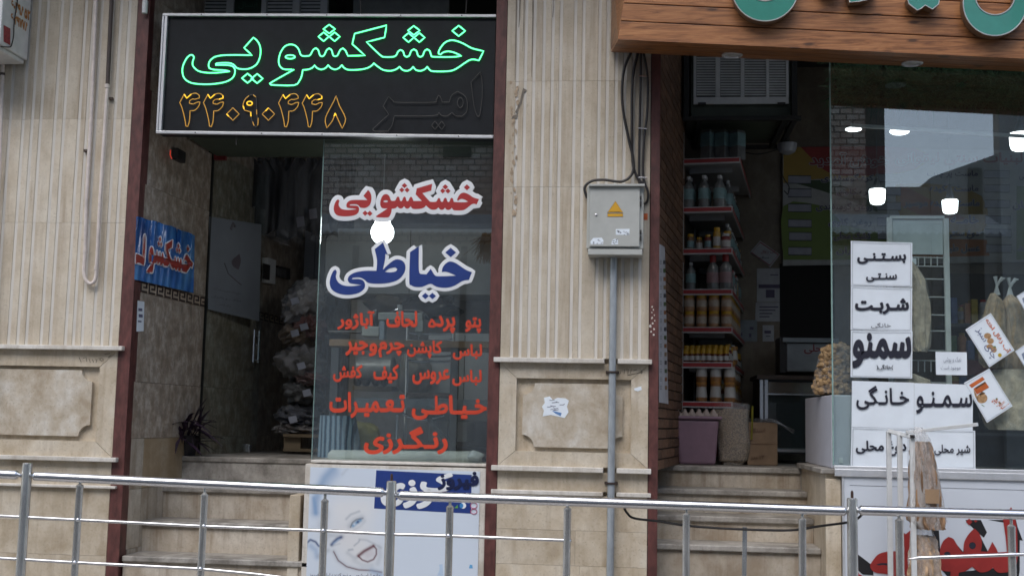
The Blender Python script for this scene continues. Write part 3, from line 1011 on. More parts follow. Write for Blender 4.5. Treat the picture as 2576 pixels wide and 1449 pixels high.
tag(pn, 'pale sheet metal duct panel above the neon sign', 'panel')

# ------------------------------------------------------------------ laundry window, sill and poster board
GY = .12
lw = thing('shop_window', 'laundry window pane with red and blue Persian lettering', 'window', W(1010, 1155, GY))
gx0, gx1 = Xp(800, 760, GY), pMa + .005
gz0, gz1 = Zp(1000, 1160, GY), Zp(1000, 330, GY)
MB().box((gx0, GY, gz0), (gx1, GY + .008, gz1)).build('pane', GLASS, lw)
MB().box((gx0 - .004, GY - .001, gz0), (gx0 - .0002, GY + .009, gz1)).build('pane_edge', GLASSE, lw)
KR = C2(920, 380, 2.898)
def rmap(x, y):
    X_ = 168 + (x - 208) * (1232 / 2164.0)
    return KR(X_, 458 + (y - 185) * (290 / 430.0) + (X_ - 780) * .012)
pl_ = GY - .002
def sticker(loops, mp, Y, rpx, mo, mf, par, nm):
    m = MB()
    for l in loops:
        P = [W(*mp(*p), Y) for p in sm(l[0])]
        m.tube(P, rpx * M_PX(Y), 8, True, flat=.06)
        m.prism([[p + Vector((0, -.0004, 0)) for p in P]], (0, 0, 0))
    m.build(nm + '_outline', mo, par)
    m = MB()
    for l in loops:
        m.prism([[W(*mp(*p), Y - .0026) for p in sm(q)] for q in l], (0, 0, 0))
    m.build(nm, mf, par)
sticker([[LW1, LWH], [LW2]] + [[d_] for d_ in LWD], rmap, pl_, 12, WHITE, REDV, lw, 'red_lettering')
KH = [(1340,1210),(1290,1190),(1230,1150),(1190,1127),(1150,1120),(1115,1140),(1090,1175),(1085,1210),(1110,1205),(1150,1215),(1205,1240),(1060,1245),(1025,1235),(1005,1205),(990,1182),(972,1205),(955,1228),(905,1225),(890,1190),(890,990),(815,1040),(808,1290),(825,1320),(860,1335),(920,1333),(990,1308),(1040,1333),(1120,1342),(1190,1325),(1260,1285),(1315,1275)]
TA = [(530,1198),(430,1198),(350,1212),(300,1240),(285,1272),(300,1300),(340,1310),(405,1318),(320,1328),(250,1322),(205,1295),(185,1250),(192,1205),(180,1188),(160,1205),(137,1265),(135,1320),(160,1365),(220,1395),(300,1402),(380,1385),(425,1350),(432,1310),(415,1280),(380,1268),(320,1270),(330,1257),(390,1255),(430,1275),(460,1300),(540,1308),(640,1300),(720,1270),(768,1210),(775,1150),(745,1110),(690,1103),(630,1145),(585,1190),(603,1100),(605,1055),(625,1060),(585,958),(515,1015),(535,1110)]
TAH = [(600,1207),(640,1178),(690,1168),(708,1185),(690,1205),(640,1212)]
sticker([[KH], [TA, TAH], [dia(1160, 1043, 46, 40)], [dia(945, 1412, 30, 27)], [dia(1005, 1412, 30, 27)]], KR, pl_, 9.5, WHITE, BLUEV, lw, 'blue_lettering')
# white shows inside the counter of the blue word
KT = C2(920, 880, 3.15)
def q4(x0_, y0_, x1_, y1_, s=0):
    a, b = KT(x0_, y0_), KT(x1_, y1_)
    return (a[0], a[1], b[0], b[1], s)
m = MB()
for s_, q in (('پتو', (1400, 160, 1540, 300)), ('پرد', (1128, 145, 1300, 298)), ('۵', (1058, 172, 1122, 248)), ('لحاف', (672, 105, 950, 245)), ('آباژور', (220, 102, 555, 265)),
              ('لباس', (1285, 408, 1548, 545)), ('کاپشن', (862, 375, 1180, 528)), ('چرم', (600, 385, 830, 522)), ('و', (512, 400, 580, 512)), ('جیر', (295, 380, 495, 505)),
              ('لباس', (1280, 645, 1545, 785)), ('عروس', (912, 640, 1250, 770)), ('کیف', (552, 595, 780, 760)), ('کفش', (180, 598, 445, 748)),
              ('خـیـاطـی', (908, 880, 1590, 1095)), ('تـعـمیـرات', (148, 850, 835, 1078)), ('رنـگـرزی', (468, 1170, 1228, 1412))):
    letter(s_, q4(*q), None, lw, onY(GY), bold=.042, mb=m)
m.build('service_lettering', ORANGEV, lw)
# sill and board
MB().box((Xp(784, 1160, .05), .03, Zp(1000, 1168, .05)), (gx1, .4, gz0 - .001)).build('sill', LEDGE, lw, bevel=.004)
bd = thing('poster_board', 'white poster board showing a laughing baby under the laundry window', 'poster', W(990, 1440, .02))
bx0, bx1 = Xp(763, 1300, .02), pMa - .002
bz1 = Zp(990, 1172, .02)
MB().box((bx0, .045, 0), (bx1, .75, bz1 + .002)).build('box', RISER, bd)
MB().box((bx0 + .0, .02, 0), (bx1, .044, bz1 - .0)).build('frame', LEDGE, bd, bevel=.003)
ix0, ix1, iz1 = Xp(776, 1300, .016), Xp(1205, 1300, .016), Zp(990, 1180, .016)
BABY = mat('poster_print', (.63, .70, .79), .35, var=.01, scale=3)
MB().box((ix0, .0155, .02), (ix1, .0195, iz1)).build('print_sheet', BABY, bd)
KB = C2(880, 1330, 4.059)
def bp(pts, m_, nm, y=.0152, c=60, holes=()):
    MB().prism([[W(*KB(*p), y) for p in sm(pts, c)]] + [[W(*KB(*p), y) for p in sm(h, c)] for h in holes], (0, 0, 0)).build(nm, m_, bd)
SKIN = mat('print_pale_skin', (.70, .685, .665), .4, var=.05, scale=5); SKIN2 = mat('print_skin_shade', (.50, .515, .54), .4, var=.12, scale=5)
PBL = mat('print_pale_blue', (.33, .44, .60), .4, var=.25, scale=6); PDB = mat('print_deep_blue', (.05, .10, .25), .4); PMA = mat('print_maroon', (.12, .03, .05), .4)
PBL2 = mat('print_light_blue', (.45, .57, .72), .4, var=.12, scale=6)
# the printed baby portrait: a fine sheet whose colours are airbrushed strokes
G1, G2, NV, MR = (.36, .40, .45), (.26, .38, .56), (.035, .07, .18), (.12, .03, .045)
STR = [([(560, 950), (700, 1150)], 330, (.73, .715, .70), .75), ([(500, 640), (760, 640)], 190, (.76, .76, .76), .7),
       ([(390, 170), (290, 280), (215, 430), (185, 560), (180, 690)], 62, G2, .8), ([(420, 230), (330, 330)], 70, G2, .4), ([(160, 520), (185, 700)], 26, (.20, .33, .54), .7),
       ([(300, 700), (250, 850), (300, 1000)], 60, G1, .35), ([(65, 1130), (75, 1055), (120, 1015), (180, 1040), (218, 1090)], 15, NV, .95),
       ([(125, 1090), (185, 1140), (200, 1215)], 42, G2, .6), ([(340, 960), (500, 975)], 34, G1, .45), ([(330, 1140), (215, 1210)], 30, G1, .5),
       ([(590, 850), (640, 790), (730, 755)], 42, G1, .5), ([(625, 850), (670, 812), (715, 782)], 22, (.16, .33, .52), .95), ([(683, 803), (684, 806)], 17, NV, 1.0), ([(640, 835), (648, 828)], 10, (.7, .76, .82), .9),
       ([(596, 868), (618, 812), (665, 775), (745, 760)], 8, (.12, .13, .16), .9), ([(545, 770), (600, 715), (700, 678)], 16, G1, .6), ([(640, 900), (720, 850), (770, 790)], 18, G1, .3),
       ([(372, 1075), (400, 1040), (440, 1005), (485, 985)], 22, NV, .95), ([(395, 1060), (460, 1010)], 12, (.3, .42, .6), .7), ([(380, 1090), (470, 1060)], 12, G1, .4),
       ([(640, 1085), (690, 1045), (705, 1020)], 11, G1, .75), ([(575, 1138), (620, 1130)], 14, G1, .8), ([(560, 1170), (620, 1215), (660, 1230)], 26, G1, .4), ([(700, 1010), (790, 1020), (890, 1070), (960, 1110)], 16, G1, .45),
       ([(800, 1195), (840, 1180)], 62, (.60, .58, .61), .95), ([(690, 1205), (760, 1150), (868, 1090)], 22, MR, .95), ([(868, 1085), (903, 1125), (903, 1190), (870, 1248), (800, 1278), (735, 1255), (690, 1210)], 11, MR, .95),
       ([(640, 1260), (740, 1320), (850, 1320)], 34, G1, .3), ([(935, 1100), (950, 1200), (920, 1300)], 34, G1, .35),
       ([(395, 1155), (450, 1262), (550, 1335), (690, 1372), (850, 1380), (965, 1402)], 30, G1, .5), ([(395, 1155), (450, 1262), (550, 1335), (690, 1372), (850, 1380), (965, 1402)], 8, MR, .9),
       ([(850, 1385), (960, 1440), (1000, 1500)], 40, G2, .5), ([(1330, 1050), (1380, 1180), (1470, 1340), (1520, 1449)], 14, G1, .4), ([(1215, 1170), (1240, 1210)], 18, G1, .4), ([(560, 170), (500, 240)], 20, G1, .3), ([(1170, 930), (1200, 760)], 10, G1, .25)]
def pcol(x, y):
    c = [.63, .70, .79]
    for pl__, w__, k__, a__ in STR:
        dmin = 1e9
        for (ax, ay), (bx_, by_) in zip(pl__[:-1], pl__[1:]):
            vx, vy = bx_ - ax, by_ - ay
            t = max(0, min(1, ((x - ax) * vx + (y - ay) * vy) / (vx * vx + vy * vy)))
            q = (x - ax - t * vx) ** 2 + (y - ay - t * vy) ** 2
            if q < dmin: dmin = q
        if dmin < 9 * w__ * w__:
            f_ = a__ * math.exp(-dmin / (w__ * w__ * .8))
            c = [p_ * (1 - f_) + r_ * f_ for p_, r_ in zip(c, k__)]
    return c
NX, NZ = 210, 130
zl0 = W(*KB(500, 1560), .0152).z
vs_, cs_ = [], []
for a in range(NX + 1):
    for b in range(NZ + 1):
        u_, v_ = KB(45 + a * (1100 / NX), 150 + b * (1410 / NZ))
        p = W(u_, v_, .0152)
        vs_.append((min(max(p.x, ix0), ix1), p.y, min(p.z, iz1)))
        cs_.append(pcol(45 + a * (1100 / NX), 150 + b * (1410 / NZ)))
fs_ = [(a * (NZ + 1) + b, (a + 1) * (NZ + 1) + b, (a + 1) * (NZ + 1) + b + 1, a * (NZ + 1) + b + 1) for a in range(NX) for b in range(NZ)]
PM_, n_, b_ = new_mat('portrait_print')
at = n_.nodes.new('ShaderNodeVertexColor'); at.layer_name = 'print'
n_.links.new(at.outputs[0], b_.inputs['Base Color']); b_.inputs['Roughness'].default_value = .35
ob_ = MB().add(vs_, fs_).build('portrait_print', PM_, bd)
ca_ = ob_.data.color_attributes.new('print', 'FLOAT_COLOR', 'POINT')
for i_, c_ in enumerate(cs_):
    ca_.data[i_].color = (*c_, 1)
k4 = 1e9
MB().prism([[W(*KB(*p), .0148) for p in [(902, 190), (2038, 245), (2028, 705), (876, 645)]]], (0, 0, 0)).build('print_blue_block', BLUEV, bd)
m = MB()
for s_, q in (('ی', (970, 355, 1235, 612)), ('ز', (1235, 318, 1385, 628)), ('ر', (1395, 420, 1560, 637)), ('ک', (1440, 230, 1800, 440))):
    a, b = KB(q[0], q[1]), KB(q[2], q[3])
    letter(s_, (a[0], a[1], b[0], b[1]), None, bd, onY(.0148), bold=.05, mb=m)
m.build('white_lettering', WHITE, bd)
m = MB()
a, b = KB(1640, 215), KB(2115, 420)
letter('فیروز', (a[0], a[1], b[0], b[1]), None, bd, onY(.0135), bold=.05, mb=m)
m.build('navy_lettering', mat('navy_ink', (.008, .014, .06), .4), bd)
m = MB()
for e in (ell(2062, 610, 40, 34), ell(2062, 680, 38, 30)):
    m.tube([W(*KB(*p), .0135) for p in e], .0022, 6, True)
m.build('pink_mark', mat('pink_ink', (.45, .09, .17), .4), bd)
bp(ell(1935, 610, 36, 36, 16), WHITE, 'print_dot', .0135); bp(ell(1915, 612, 22, 30, 12), mat('azure_ink', (.05, .25, .55), .4), 'print_dot', .0132); bp([(1830, 640), (1870, 600), (1875, 640)], mat('green_ink', (.12, .35, .08), .4), 'print_dot', .0132)
bp([(2005, 1355), (2015, 1310), (2045, 1315), (2050, 1355)], mat('sky_ink', (.12, .35, .6), .4), 'print_bottle', .0147)
bp([(1625, 1440), (1655, 1370), (1650, 1310), (1690, 1305), (1700, 1440)], PBL2, 'print_bottle', .0147)
a, b = KB(110, 1408), KB(950, 1475)
letter('مایع لباسشویی و نرم کننده لباس فیروز', (a[0], a[1], b[0], b[1], .01), INK, bd, onY(.0148), bold=0)
# stair cheek beside the board
ck = MB().box((Xp(729, 1300, .05), .03, 0), (Xp(757, 1300, .05), .7, Zp(745, 1245, .03))).build('stair_cheek', TRAV, bevel=.004)
tag(ck, 'narrow stone cheek between laundry steps and poster board', 'stone cheek')

# ------------------------------------------------------------------ glass door standing open inside the laundry
gd = thing('glass_door', 'frameless glass door standing open along the laundry wall', 'door', W(525, 1140, 1.12))
H0 = W(523, 700, 1.12); H0.z = 0
H1 = W(662, 700, 1.95); H1.z = 0
dd = (H1 - H0).normalized(); dn = Vector((dd.y, -dd.x, 0))
dz0, dz1 = FL + .01, Zp(600, 385, 1.12)
def gp(s, z, off=0.0):
    return H0 + dd * s + Vector((0, 0, z)) + dn * off
Ld = (H1 - H0).length
MB().hexa([gp(0, dz0, -.005), gp(Ld, dz0, -.005), gp(Ld, dz1, -.005), gp(0, dz1, -.005)], [gp(0, dz0, .005), gp(Ld, dz0, .005), gp(Ld, dz1, .005), gp(0, dz1, .005)]).build('pane', glass('door_glass', (.93, .96, .95), ior=1.4), gd)
MB().hexa([gp(-.02, dz0, -.007), gp(-.001, dz0, -.007), gp(-.001, dz1, -.007), gp(-.02, dz1, -.007)], [gp(-.02, dz0, .007), gp(-.001, dz0, .007), gp(-.001, dz1, .007), gp(-.02, dz1, .007)]).build('hinge_edge', mat('black_seal', (.01, .012, .011), .4), gd)
dpl = (gp(0, 0, .006), dn)
def dw(u, v, o=.0):
    return WP(u, v, gp(0, 0, .006 + o), dn)
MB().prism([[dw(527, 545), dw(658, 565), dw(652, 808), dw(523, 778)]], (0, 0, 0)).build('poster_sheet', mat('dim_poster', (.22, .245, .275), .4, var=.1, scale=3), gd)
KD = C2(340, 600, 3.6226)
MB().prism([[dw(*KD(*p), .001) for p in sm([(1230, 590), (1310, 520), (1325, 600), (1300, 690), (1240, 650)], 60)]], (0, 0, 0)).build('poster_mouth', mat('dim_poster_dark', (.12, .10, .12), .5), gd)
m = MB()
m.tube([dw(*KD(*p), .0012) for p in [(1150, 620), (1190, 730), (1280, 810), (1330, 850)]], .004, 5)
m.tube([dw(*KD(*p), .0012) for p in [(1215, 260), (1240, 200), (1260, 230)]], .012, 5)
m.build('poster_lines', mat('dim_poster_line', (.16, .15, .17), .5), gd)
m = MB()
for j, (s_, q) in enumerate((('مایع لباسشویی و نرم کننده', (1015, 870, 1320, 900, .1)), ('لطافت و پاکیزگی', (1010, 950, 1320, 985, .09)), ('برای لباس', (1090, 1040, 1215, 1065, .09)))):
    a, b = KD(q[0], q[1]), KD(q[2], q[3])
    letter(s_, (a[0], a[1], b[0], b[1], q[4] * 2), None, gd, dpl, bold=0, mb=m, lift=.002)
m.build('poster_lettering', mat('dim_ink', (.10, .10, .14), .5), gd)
m = MB()
hx = [dw(640, 830, .03), dw(636, 912, .03)]
m.tube(hx, .009, 8); m.tube([dw(652, 832, -.03), dw(648, 912, -.03)], .009, 8)
for v in (845, 868, 905):
    m.tube([dw(640, v, .03), dw(651, v + 2, -.03)], .006, 6)
m.build('handle', CHROME, gd, smooth=True)
m = MB().obox(dw(625, 1128, .0), dd * .02, dn * .018, (0, 0, .03))
m.build('floor_lock', CHROME, gd, bevel=.003)

# ------------------------------------------------------------------ banner, sticker, small fittings on the laundry side wall
bn = thing('wall_banner', 'creased blue vinyl banner with red laundry lettering on the side wall', 'banner', wl(.5, zband1, .02))
def ww(u, v, off=.0):
    return WP(u, v, wl(0, 0, off), nL)
cnr = [(343, 545), (490, 592), (487, 737), (338, 703)]
def bq(s, t):
    a = Vector(cnr[0]) * (1 - s) + Vector(cnr[1]) * s
    b = Vector(cnr[3]) * (1 - s) + Vector(cnr[2]) * s
    q = a * (1 - t) + b * t
    sag = 10 * sin(pi * s) * (1 - t) * .9 + (3 * sin(s * 23) * (1 - t))
    return q.x, q.y - sag * .4
def bf(s, t):
    u, v = bq(s, t)
    crease = .018 * (1 - t) ** 1.5 * (sin(s * 26) + .6 * sin(s * 41 + 1)) * (0.2 + s) + .004 * sin(s * 60 + t * 5)
    return ww(u, v, .022 + crease)
BANM, n_, b_ = new_mat('blue_banner_vinyl')
v_ = obj_vec(n_)
n_.links.new(ramp(n_, noise(n_, v_, 3.5, 5, .6), [(.3, (.012, .05, .20)), (.5, (.03, .14, .42)), (.72, (.10, .30, .58))]), b_.inputs['Base Color'])
b_.inputs['Roughness'].default_value = .22
MB().grid(bf, 60, 16).build('sheet', BANM, bn, smooth=60)
def bmap(x, y):                      # neon outline units -> position on the banner
    s = -.12 + (x - 208) / (2372 - 208) * 1.10
    t = .22 + (y - 185) / 430 * .62
    return s, t
def bpt(x, y, o):
    s, t = bmap(x, y)
    u, v = bq(s, t)
    crease = .018 * max(0, 1 - t) ** 1.5 * (sin(s * 26) + .6 * sin(s * 41 + 1)) * (0.2 + s) + .004 * sin(s * 60 + t * 5)
    return ww(u, v, .022 + crease + o)
YEB = [(470, 545), (470, 440), (690, 455), (700, 250), (740, 200), (775, 260), (770, 470), (745, 545)]
for l, o, mm, nm in ((1, .003, WHITE, 'lettering_outline'), (0, .0085, mat('banner_red', (.40, .05, .035), .3), 'lettering')):
    m = MB()
    for L in [LW1] + LWD[:7] + [YEB]:
        P = sm(L)
        if l:
            m.tube([bpt(x, y, o) for x, y in P], .006, 6, True)
        else:
            m.prism([[bpt(x, y, o) for x, y in P]], (0, 0, 0))
    m.build(nm, mm, bn)
st = thing('wall_sticker', 'narrow white sticker strip under the Greek key border', 'sticker', ww(352, 840, .003))
MB().prism([[ww(346, 756, .002), ww(363, 759, .002), ww(361, 833, .002), ww(343, 834, .002)]], nL * .001).build('strip', PAPER, st)
m = MB()
for a, b, c, d_ in ((348, 775, 358, 782), (349, 790, 359, 798), (347, 806, 356, 810)):
    m.prism([[ww(a, b, .0036), ww(c, b + 1, .0036), ww(c, d_ + 1, .0036), ww(a, d_, .0036)]], (0, 0, 0))
m.build('print', mat('blue_grey_ink', (.12, .13, .22), .6), st)
fb = thing('wall_relay', 'small black fitting with a red light high on the laundry wall', 'fitting', ww(440, 395, .02))
MB().obox(ww(450, 392, .02), dL * .07, nL * .02, (0, 0, .04)).build('case', RUBBER, fb, bevel=.006)
MB().tube([ww(429, 378, .03), ww(428, 390, .03), ww(432, 400, .03)], .0035, 6).build('red_light', emit('red_led', (.9, .06, .03), .25), fb)
ex = rb(538, 388, 567, 402, 1.0, 1.035).build('red_plate', mat('dim_red', (.18, .02, .02), .5))
tag(ex, 'small dark red plate over the laundry door', 'plate')
dv = thing('wall_heater', 'small white wall panel with dark grille beside the glass door', 'wall unit', ww(672, 690, .02))
MB().prism([[ww(660, 648, .003), ww(680, 655, .003), ww(678, 715, .003), ww(658, 711, .003)]], nL * .05).build('case', WHITEM, dv, bevel=.004)
MB().prism([[ww(661, 662, .0535), ww(679, 667, .0535), ww(677, 705, .0535), ww(660, 701, .0535)]], nL * .004).build('grille', RUBBER, dv)
sw = thing('switch_panel', 'black framed panel of switches on the laundry wall', 'switch panel', ww(705, 690, .02))
MB().prism([[ww(691, 668, .003), ww(722, 676, .003), ww(722, 703, .003), ww(690, 694, .003)]], nL * .03).build('frame', RUBBER, sw)
for i in range(3):
    a = 694 + i * 9
    MB().prism([[ww(a, 673 + i * 2.2, .0335), ww(a + 7, 675 + i * 2.2, .0335), ww(a + 7, 696 + i * 2.2, .0335), ww(a, 694 + i * 2.2, .0335)]], nL * .006).build('switch', mat('dim_grey_plastic', (.10, .10, .10), .5), sw)

# ------------------------------------------------------------------ electrical box with cables and conduit
KE = C2(1680, 480, 4.829)
def eb(x0_, y0_, x1_, y1_, Y0, Y1, m=None):
    a, b = KE(x0_, y0_), KE(x1_, y1_)
    return rb(a[0], a[1], b[0], b[1], Y0, Y1, m)
el = thing('electrical_box', 'grey electrical box with yellow warning triangle on the pillar', 'electrical box', W(1548, 640, -.07))
eb(190, 318, 990, 1200, -.135, -.001).build('body', BOXG, el, bevel=.003)
eb(228, 322, 938, 1172, -.155, -.1365).build('door', BOXG, el, bevel=.004)
eb(215, 285, 1010, 316, -.175, -.001).build('hood', BOXG, el, bevel=.002)
eb(205, 1205, 975, 1288, -.145, -.001).build('base_flange', BOXG, el, bevel=.003)
eb(300, 1140, 301, 1141, -.1, -.09)
p = W(*KE(320, 725), -.155)
MB().lathe([(.006, 0), (.006, -.005), (.0042, -.006), (.002, -.006), (0, -.004)], p, 12, ax='y').build('lock', CHROME, el, smooth=True)
for y0_, y1_ in ((455, 500), (535, 595), (935, 985), (1020, 1080)):
    eb(944, y0_, 962, y1_, -.158, -.136).build('hinge', RUBBER, el)
YEL = mat('warning_yellow', (.62, .33, .02), .45, var=.1)
m = MB(); pp([KE(595, 530), KE(700, 688), KE(482, 688)], -.1556, -.0005, m); pp([KE(482, 704), KE(700, 704), KE(700, 748), KE(482, 748)], -.1556, -.0005, m)
m.build('warning_triangle', YEL, el)
m = MB(); m.tube([W(*KE(*q), -.1564) for q in ((595, 530), (700, 692), (480, 692))], .0008, 5, True); m.tube([W(*KE(*q), -.1564) for q in ((520, 680), (560, 676), (610, 684), (660, 678))], .001, 5)
m.tube([W(*KE(*q), -.1564) for q in ((482, 704), (700, 704), (700, 748), (482, 748))], .0006, 5, True)
m.build('triangle_edge', mat('brown_ink', (.06, .035, .01), .6), el)
m = MB()
for q in ([(598, 925), (795, 920), (790, 1010), (600, 1005)], [(240, 1100), (280, 1050), (400, 1045), (425, 1085), (420, 1138), (245, 1138)], [(545, 1085), (580, 1060), (630, 1070), (632, 1140), (535, 1145)]):
    pp([KE(*x) for x in q], -.1556, -.0004).build('label_sticker', PAPER, el)
m = MB()
g = random.Random(2)
for (xa, ya, xb_, yb_) in ((700, 960, 785, 1000), (250, 1060, 420, 1130), (550, 1075, 625, 1130), (612, 955, 690, 985)):
    for i in range(9):
        x, y = g.uniform(xa, xb_ - 14), g.uniform(ya, yb_)
        m.tube([W(*KE(x + j * 9, y + g.uniform(-14, 14)), -.1562) for j in range(3)], .0011, 4)
m.build('label_print', INK, el)
tag(eb(995, 705, 1050, 795, -.0025, -.0006).build('orange_sticker', mat('orange_sticker', (.55, .12, .03), .5, var=.35, scale=60)), 'small orange sticker beside the electrical box', 'sticker')
KC = C2(1400, 0, 1.705)
for nm, lab, pts, Y in (('cable', 'black cable looping over the top of the electrical box', [(765, 265), (728, 360), (722, 520), (752, 690), (775, 790), (772, 865), (722, 907), (625, 899), (565, 907), (533, 940), (546, 990)], -.03),
                        ('cable', 'black cable running from canopy into the box beside the looping one', [(800, 265), (774, 390), (769, 600), (774, 810), (798, 890), (830, 922)], -.02),
                        ('cable', 'straight black cable held by clips above the electrical box', [(815, 265), (812, 450), (808, 640), (805, 880), (812, 922)], -.018),
                        ('cable', 'black cable bowing outwards to the hinge side of the electrical box', [(828, 265), (848, 390), (846, 560), (830, 700), (826, 880), (849, 955), (848, 1000), (832, 1022)], -.018)):
    P = smooth_path([W(*KC(*q), Y) for q in pts], False, 80, 6)
    tag(MB().tube(P, .0085 if Y < -.019 else .0075, 8).build(nm, RUBBER, smooth=True), lab, 'cable')
for y_ in (383, 643, 888):
    a, b = W(*KC(800, y_), -.022), W(*KC(845, y_ + 3), -.022)
    c_ = MB().bar(a, b, .02, .008).build('cable_clip', CHROME, bevel=.001)
    tag(c_, 'metal clip holding the black cables to the pillar', 'clip', 'clips on the pillar cables')
cd = thing('conduit_pipe', 'galvanised conduit pipe running down the pillar from the electrical box', 'pipe', (W(1527, 1400, -.035).x, -.035, 0))
top = W(1544, 640, -.035)
MB().tube([top, Vector((top.x, -.035, 0))], .0215, 14).build('tube', GREYP, cd, smooth=True)
for v in (936, 1215):
    zc = Zp(1535, v, -.035)
    MB().box((top.x - .04, -.012, zc - .008), (top.x + .04, -.001, zc + .008)).tube([(top.x - .03, -.03, zc), (top.x - .022, -.055, zc), (top.x, -.0595, zc), (top.x + .022, -.055, zc), (top.x + .03, -.03, zc)], .0065, 6).build('clamp', mat('rusty_clamp', (.03, .018, .015), .6), cd)

# ------------------------------------------------------------------ pipes on the left pillar, wall cooler
pq = lambda x, y: (x / 1.986, y / 1.986)
up1 = thing('drain_pipe', 'beige U-bent pipe with brown upper leg on the left pillar', 'pipe', W(225, 715, -.03))
PA = [W(*pq(*q), -.03) for q in [(484, -160), (480, 0), (455, 600), (432, 1000), (426, 1260)]]
U = [(426, 1260), (420, 1340), (425, 1390), (448, 1417), (472, 1405), (481, 1370)]
PB = [(481, 1370), (500, 1000), (520, 700), (536, 440)]
path = PA + smooth_path([W(*pq(*q), -.03) for q in U], False, 90, 4)[1:] + [W(*pq(*q), -.03) for q in PB][1:]
MB().tube(path, .0118, 12).build('beige_leg', BEIGEP, up1, smooth=True)
MB().tube([W(*pq(537, 432), -.03), W(*pq(558, 0), -.03), W(*pq(566, -160), -.03)], .0135, 12).build('brown_leg', BROWNP, up1, smooth=True)
m = MB()
for q, r in (((426, 1255), .0145), ((536, 432), .0165), ((481, 1340), .0145)):
    c_ = W(*pq(*q), -.03)
    m.lathe([(r, -.012), (r, .012)], c_, 12)
m.build('collar', BEIGEP, up1, smooth=True)
m = MB()
for q in ((430, 755), (556, 495)):
    m.obox(W(*pq(*q), -.01), (.012, 0, 0), (0, .012, 0), (0, 0, .008))
m.build('bracket', mat('rust_bracket', (.06, .04, .03), .7), up1)
dp = thing('drain_pipe', 'thin beige pipe below the wall cooler', 'pipe', W(4, 900, -.04))
MB().tube([W(8, 150, -.04), W(2, 330, -.04), W(-4, 520, -.04), W(-22, 1000, -.04)], .011, 10).build('tube', BEIGEP, dp, smooth=True)
c_ = W(6, 187, -.04)
MB().lathe([(.016, -.008), (.016, .008)], c_, 10).build('collar', BROWNP, dp)
wc = thing('wall_cooler', 'white wall cooler casing with orange phone numbers', 'air cooler', W(30, 150, -.15))
xr_ = Xp(71, 120, -.02); zb_ = Zp(70, 153, -.02)
MB().box((xr_ - .9, -.36, zb_ + .0), (xr_, -.02, zb_ + 1.3)).build('casing', WHITEM, wc, bevel=.006)
MB().box((xr_ - .88, -.345, zb_ - .03), (xr_ - .015, -.03, zb_ - .001)).build('tray', WHITEM, wc, bevel=.008)
KX = Vector((1, 0, 0))
cpl = (Vector((xr_, 0, 0)), KX)
K0 = C2(0, 0, 6.587)
OR = mat('orange_paint', (.45, .17, .02), .5, var=.3, scale=40)
m = MB()
for s_, (xa, ya, xb_, yb_, sl_) in (('۶۰۲۹۸۵۲', (210, 0, 575, 190, .62)), ('۶۰۲۹۷۷۸', (205, 250, 535, 430, .62))):
    a, b = K0(xa, ya), K0(xb_, yb_)
    letter(s_, (a[0], a[1], b[0], b[1], sl_), None, wc, cpl, bold=.04, mb=m)
m.build('phone_number', OR, wc)
MB().prism([[WP(*K0(*q), Vector((xr_ + .0012, 0, 0)), KX) for q in [(70, 490), (200, 560), (195, 880), (70, 810)]]], (.0006, 0, 0)).build('red_sticker', mat('red_sticker', (.28, .03, .04), .5, var=.4, scale=50), wc)
MB().tube(smooth_path([WP(*K0(*q), Vector((xr_ + .008, 0, 0)), KX) for q in [(345, -40), (320, 150), (290, 320), (270, 500), (262, 700), (225, 870), (180, 915), (20, 905)]], False, 90, 4), .004, 6).build('cord', RUBBER, wc, smooth=True)
wf = MB().lathe([(.018, -.06), (.018, .02), (.012, .03), (.012, .06)], W(365, 12, -.03), 10).build('white_insulator', WHITEM)
tag(wf, 'small white insulator at the top of the red post', 'insulator')

# ------------------------------------------------------------------ timber canopy over the grocery
ca = thing('timber_canopy', 'pine clad canopy with teal raised lettering over the grocery', 'canopy', W(2000, 120, -.15))
CYF = -.56
UR = 3500
def edge(u, v0_, sl_=.0475):
    return v0_ + sl_ * (u - 1555)
vb = [100, 53, 8, -37, -82, -127, -172, -217]
for i in range(len(vb) - 1):
    lo, hi = vb[i], vb[i + 1]
    ul0, ul1 = 1555 + (100 - lo) * .15, 1555 + (100 - hi) * .15
    f4 = [W(ul0, edge(ul0, lo) - 1.1, CYF), W(UR, edge(UR, lo) - 1.1, CYF), W(UR, edge(UR, hi) + 1.1, CYF), W(ul1, edge(ul1, hi) + 1.1, CYF)]
    MB().hexa(f4, [p + Vector((0, .022, 0)) for p in f4]).build('plank', WOOD, ca, bevel=.003)
# soffit boards and the left cheek
A0, A1 = W(1555, 100, CYF), W(UR, edge(UR, 100), CYF)
Bk0, Bk1 = W(1537, 132, -.02), W(UR, 132 + .0475 * (UR - 1537), -.02)
for i in range(3):
    a, b = i / 3.0, (i + 1) / 3.0 - .012
    q = [A0.lerp(Bk0, a), A1.lerp(Bk1, a), A1.lerp(Bk1, b), A0.lerp(Bk0, b)]
    MB().hexa([p + Vector((0, .0, .0)) for p in q], [p + Vector((0, .004, .018)) for p in q]).build('soffit_board', WOOD, ca, bevel=.002)
T0 = W(1555 + 317 * .15, -217, CYF)
q = [A0 + Vector((-.002, .023, .02)), Bk0 + Vector((-.002, 0, .02)), Vector((Bk0.x, Bk0.y, T0.z)), Vector((T0.x, T0.y + .023, T0.z))]
MB().hexa(q, [p + Vector((.02, 0, 0)) for p in q]).build('cheek_board', WOOD, ca)
q4_ = [W(1560, edge(1560, 98), CYF + .024), W(UR, edge(UR, 98), CYF + .024), W(UR, edge(UR, -215), CYF + .024), W(1602, edge(1602, -215), CYF + .024)]
MB().hexa(q4_, [p + Vector((0, .01, 0)) for p in q4_]).build('backing_board', DARK, ca)
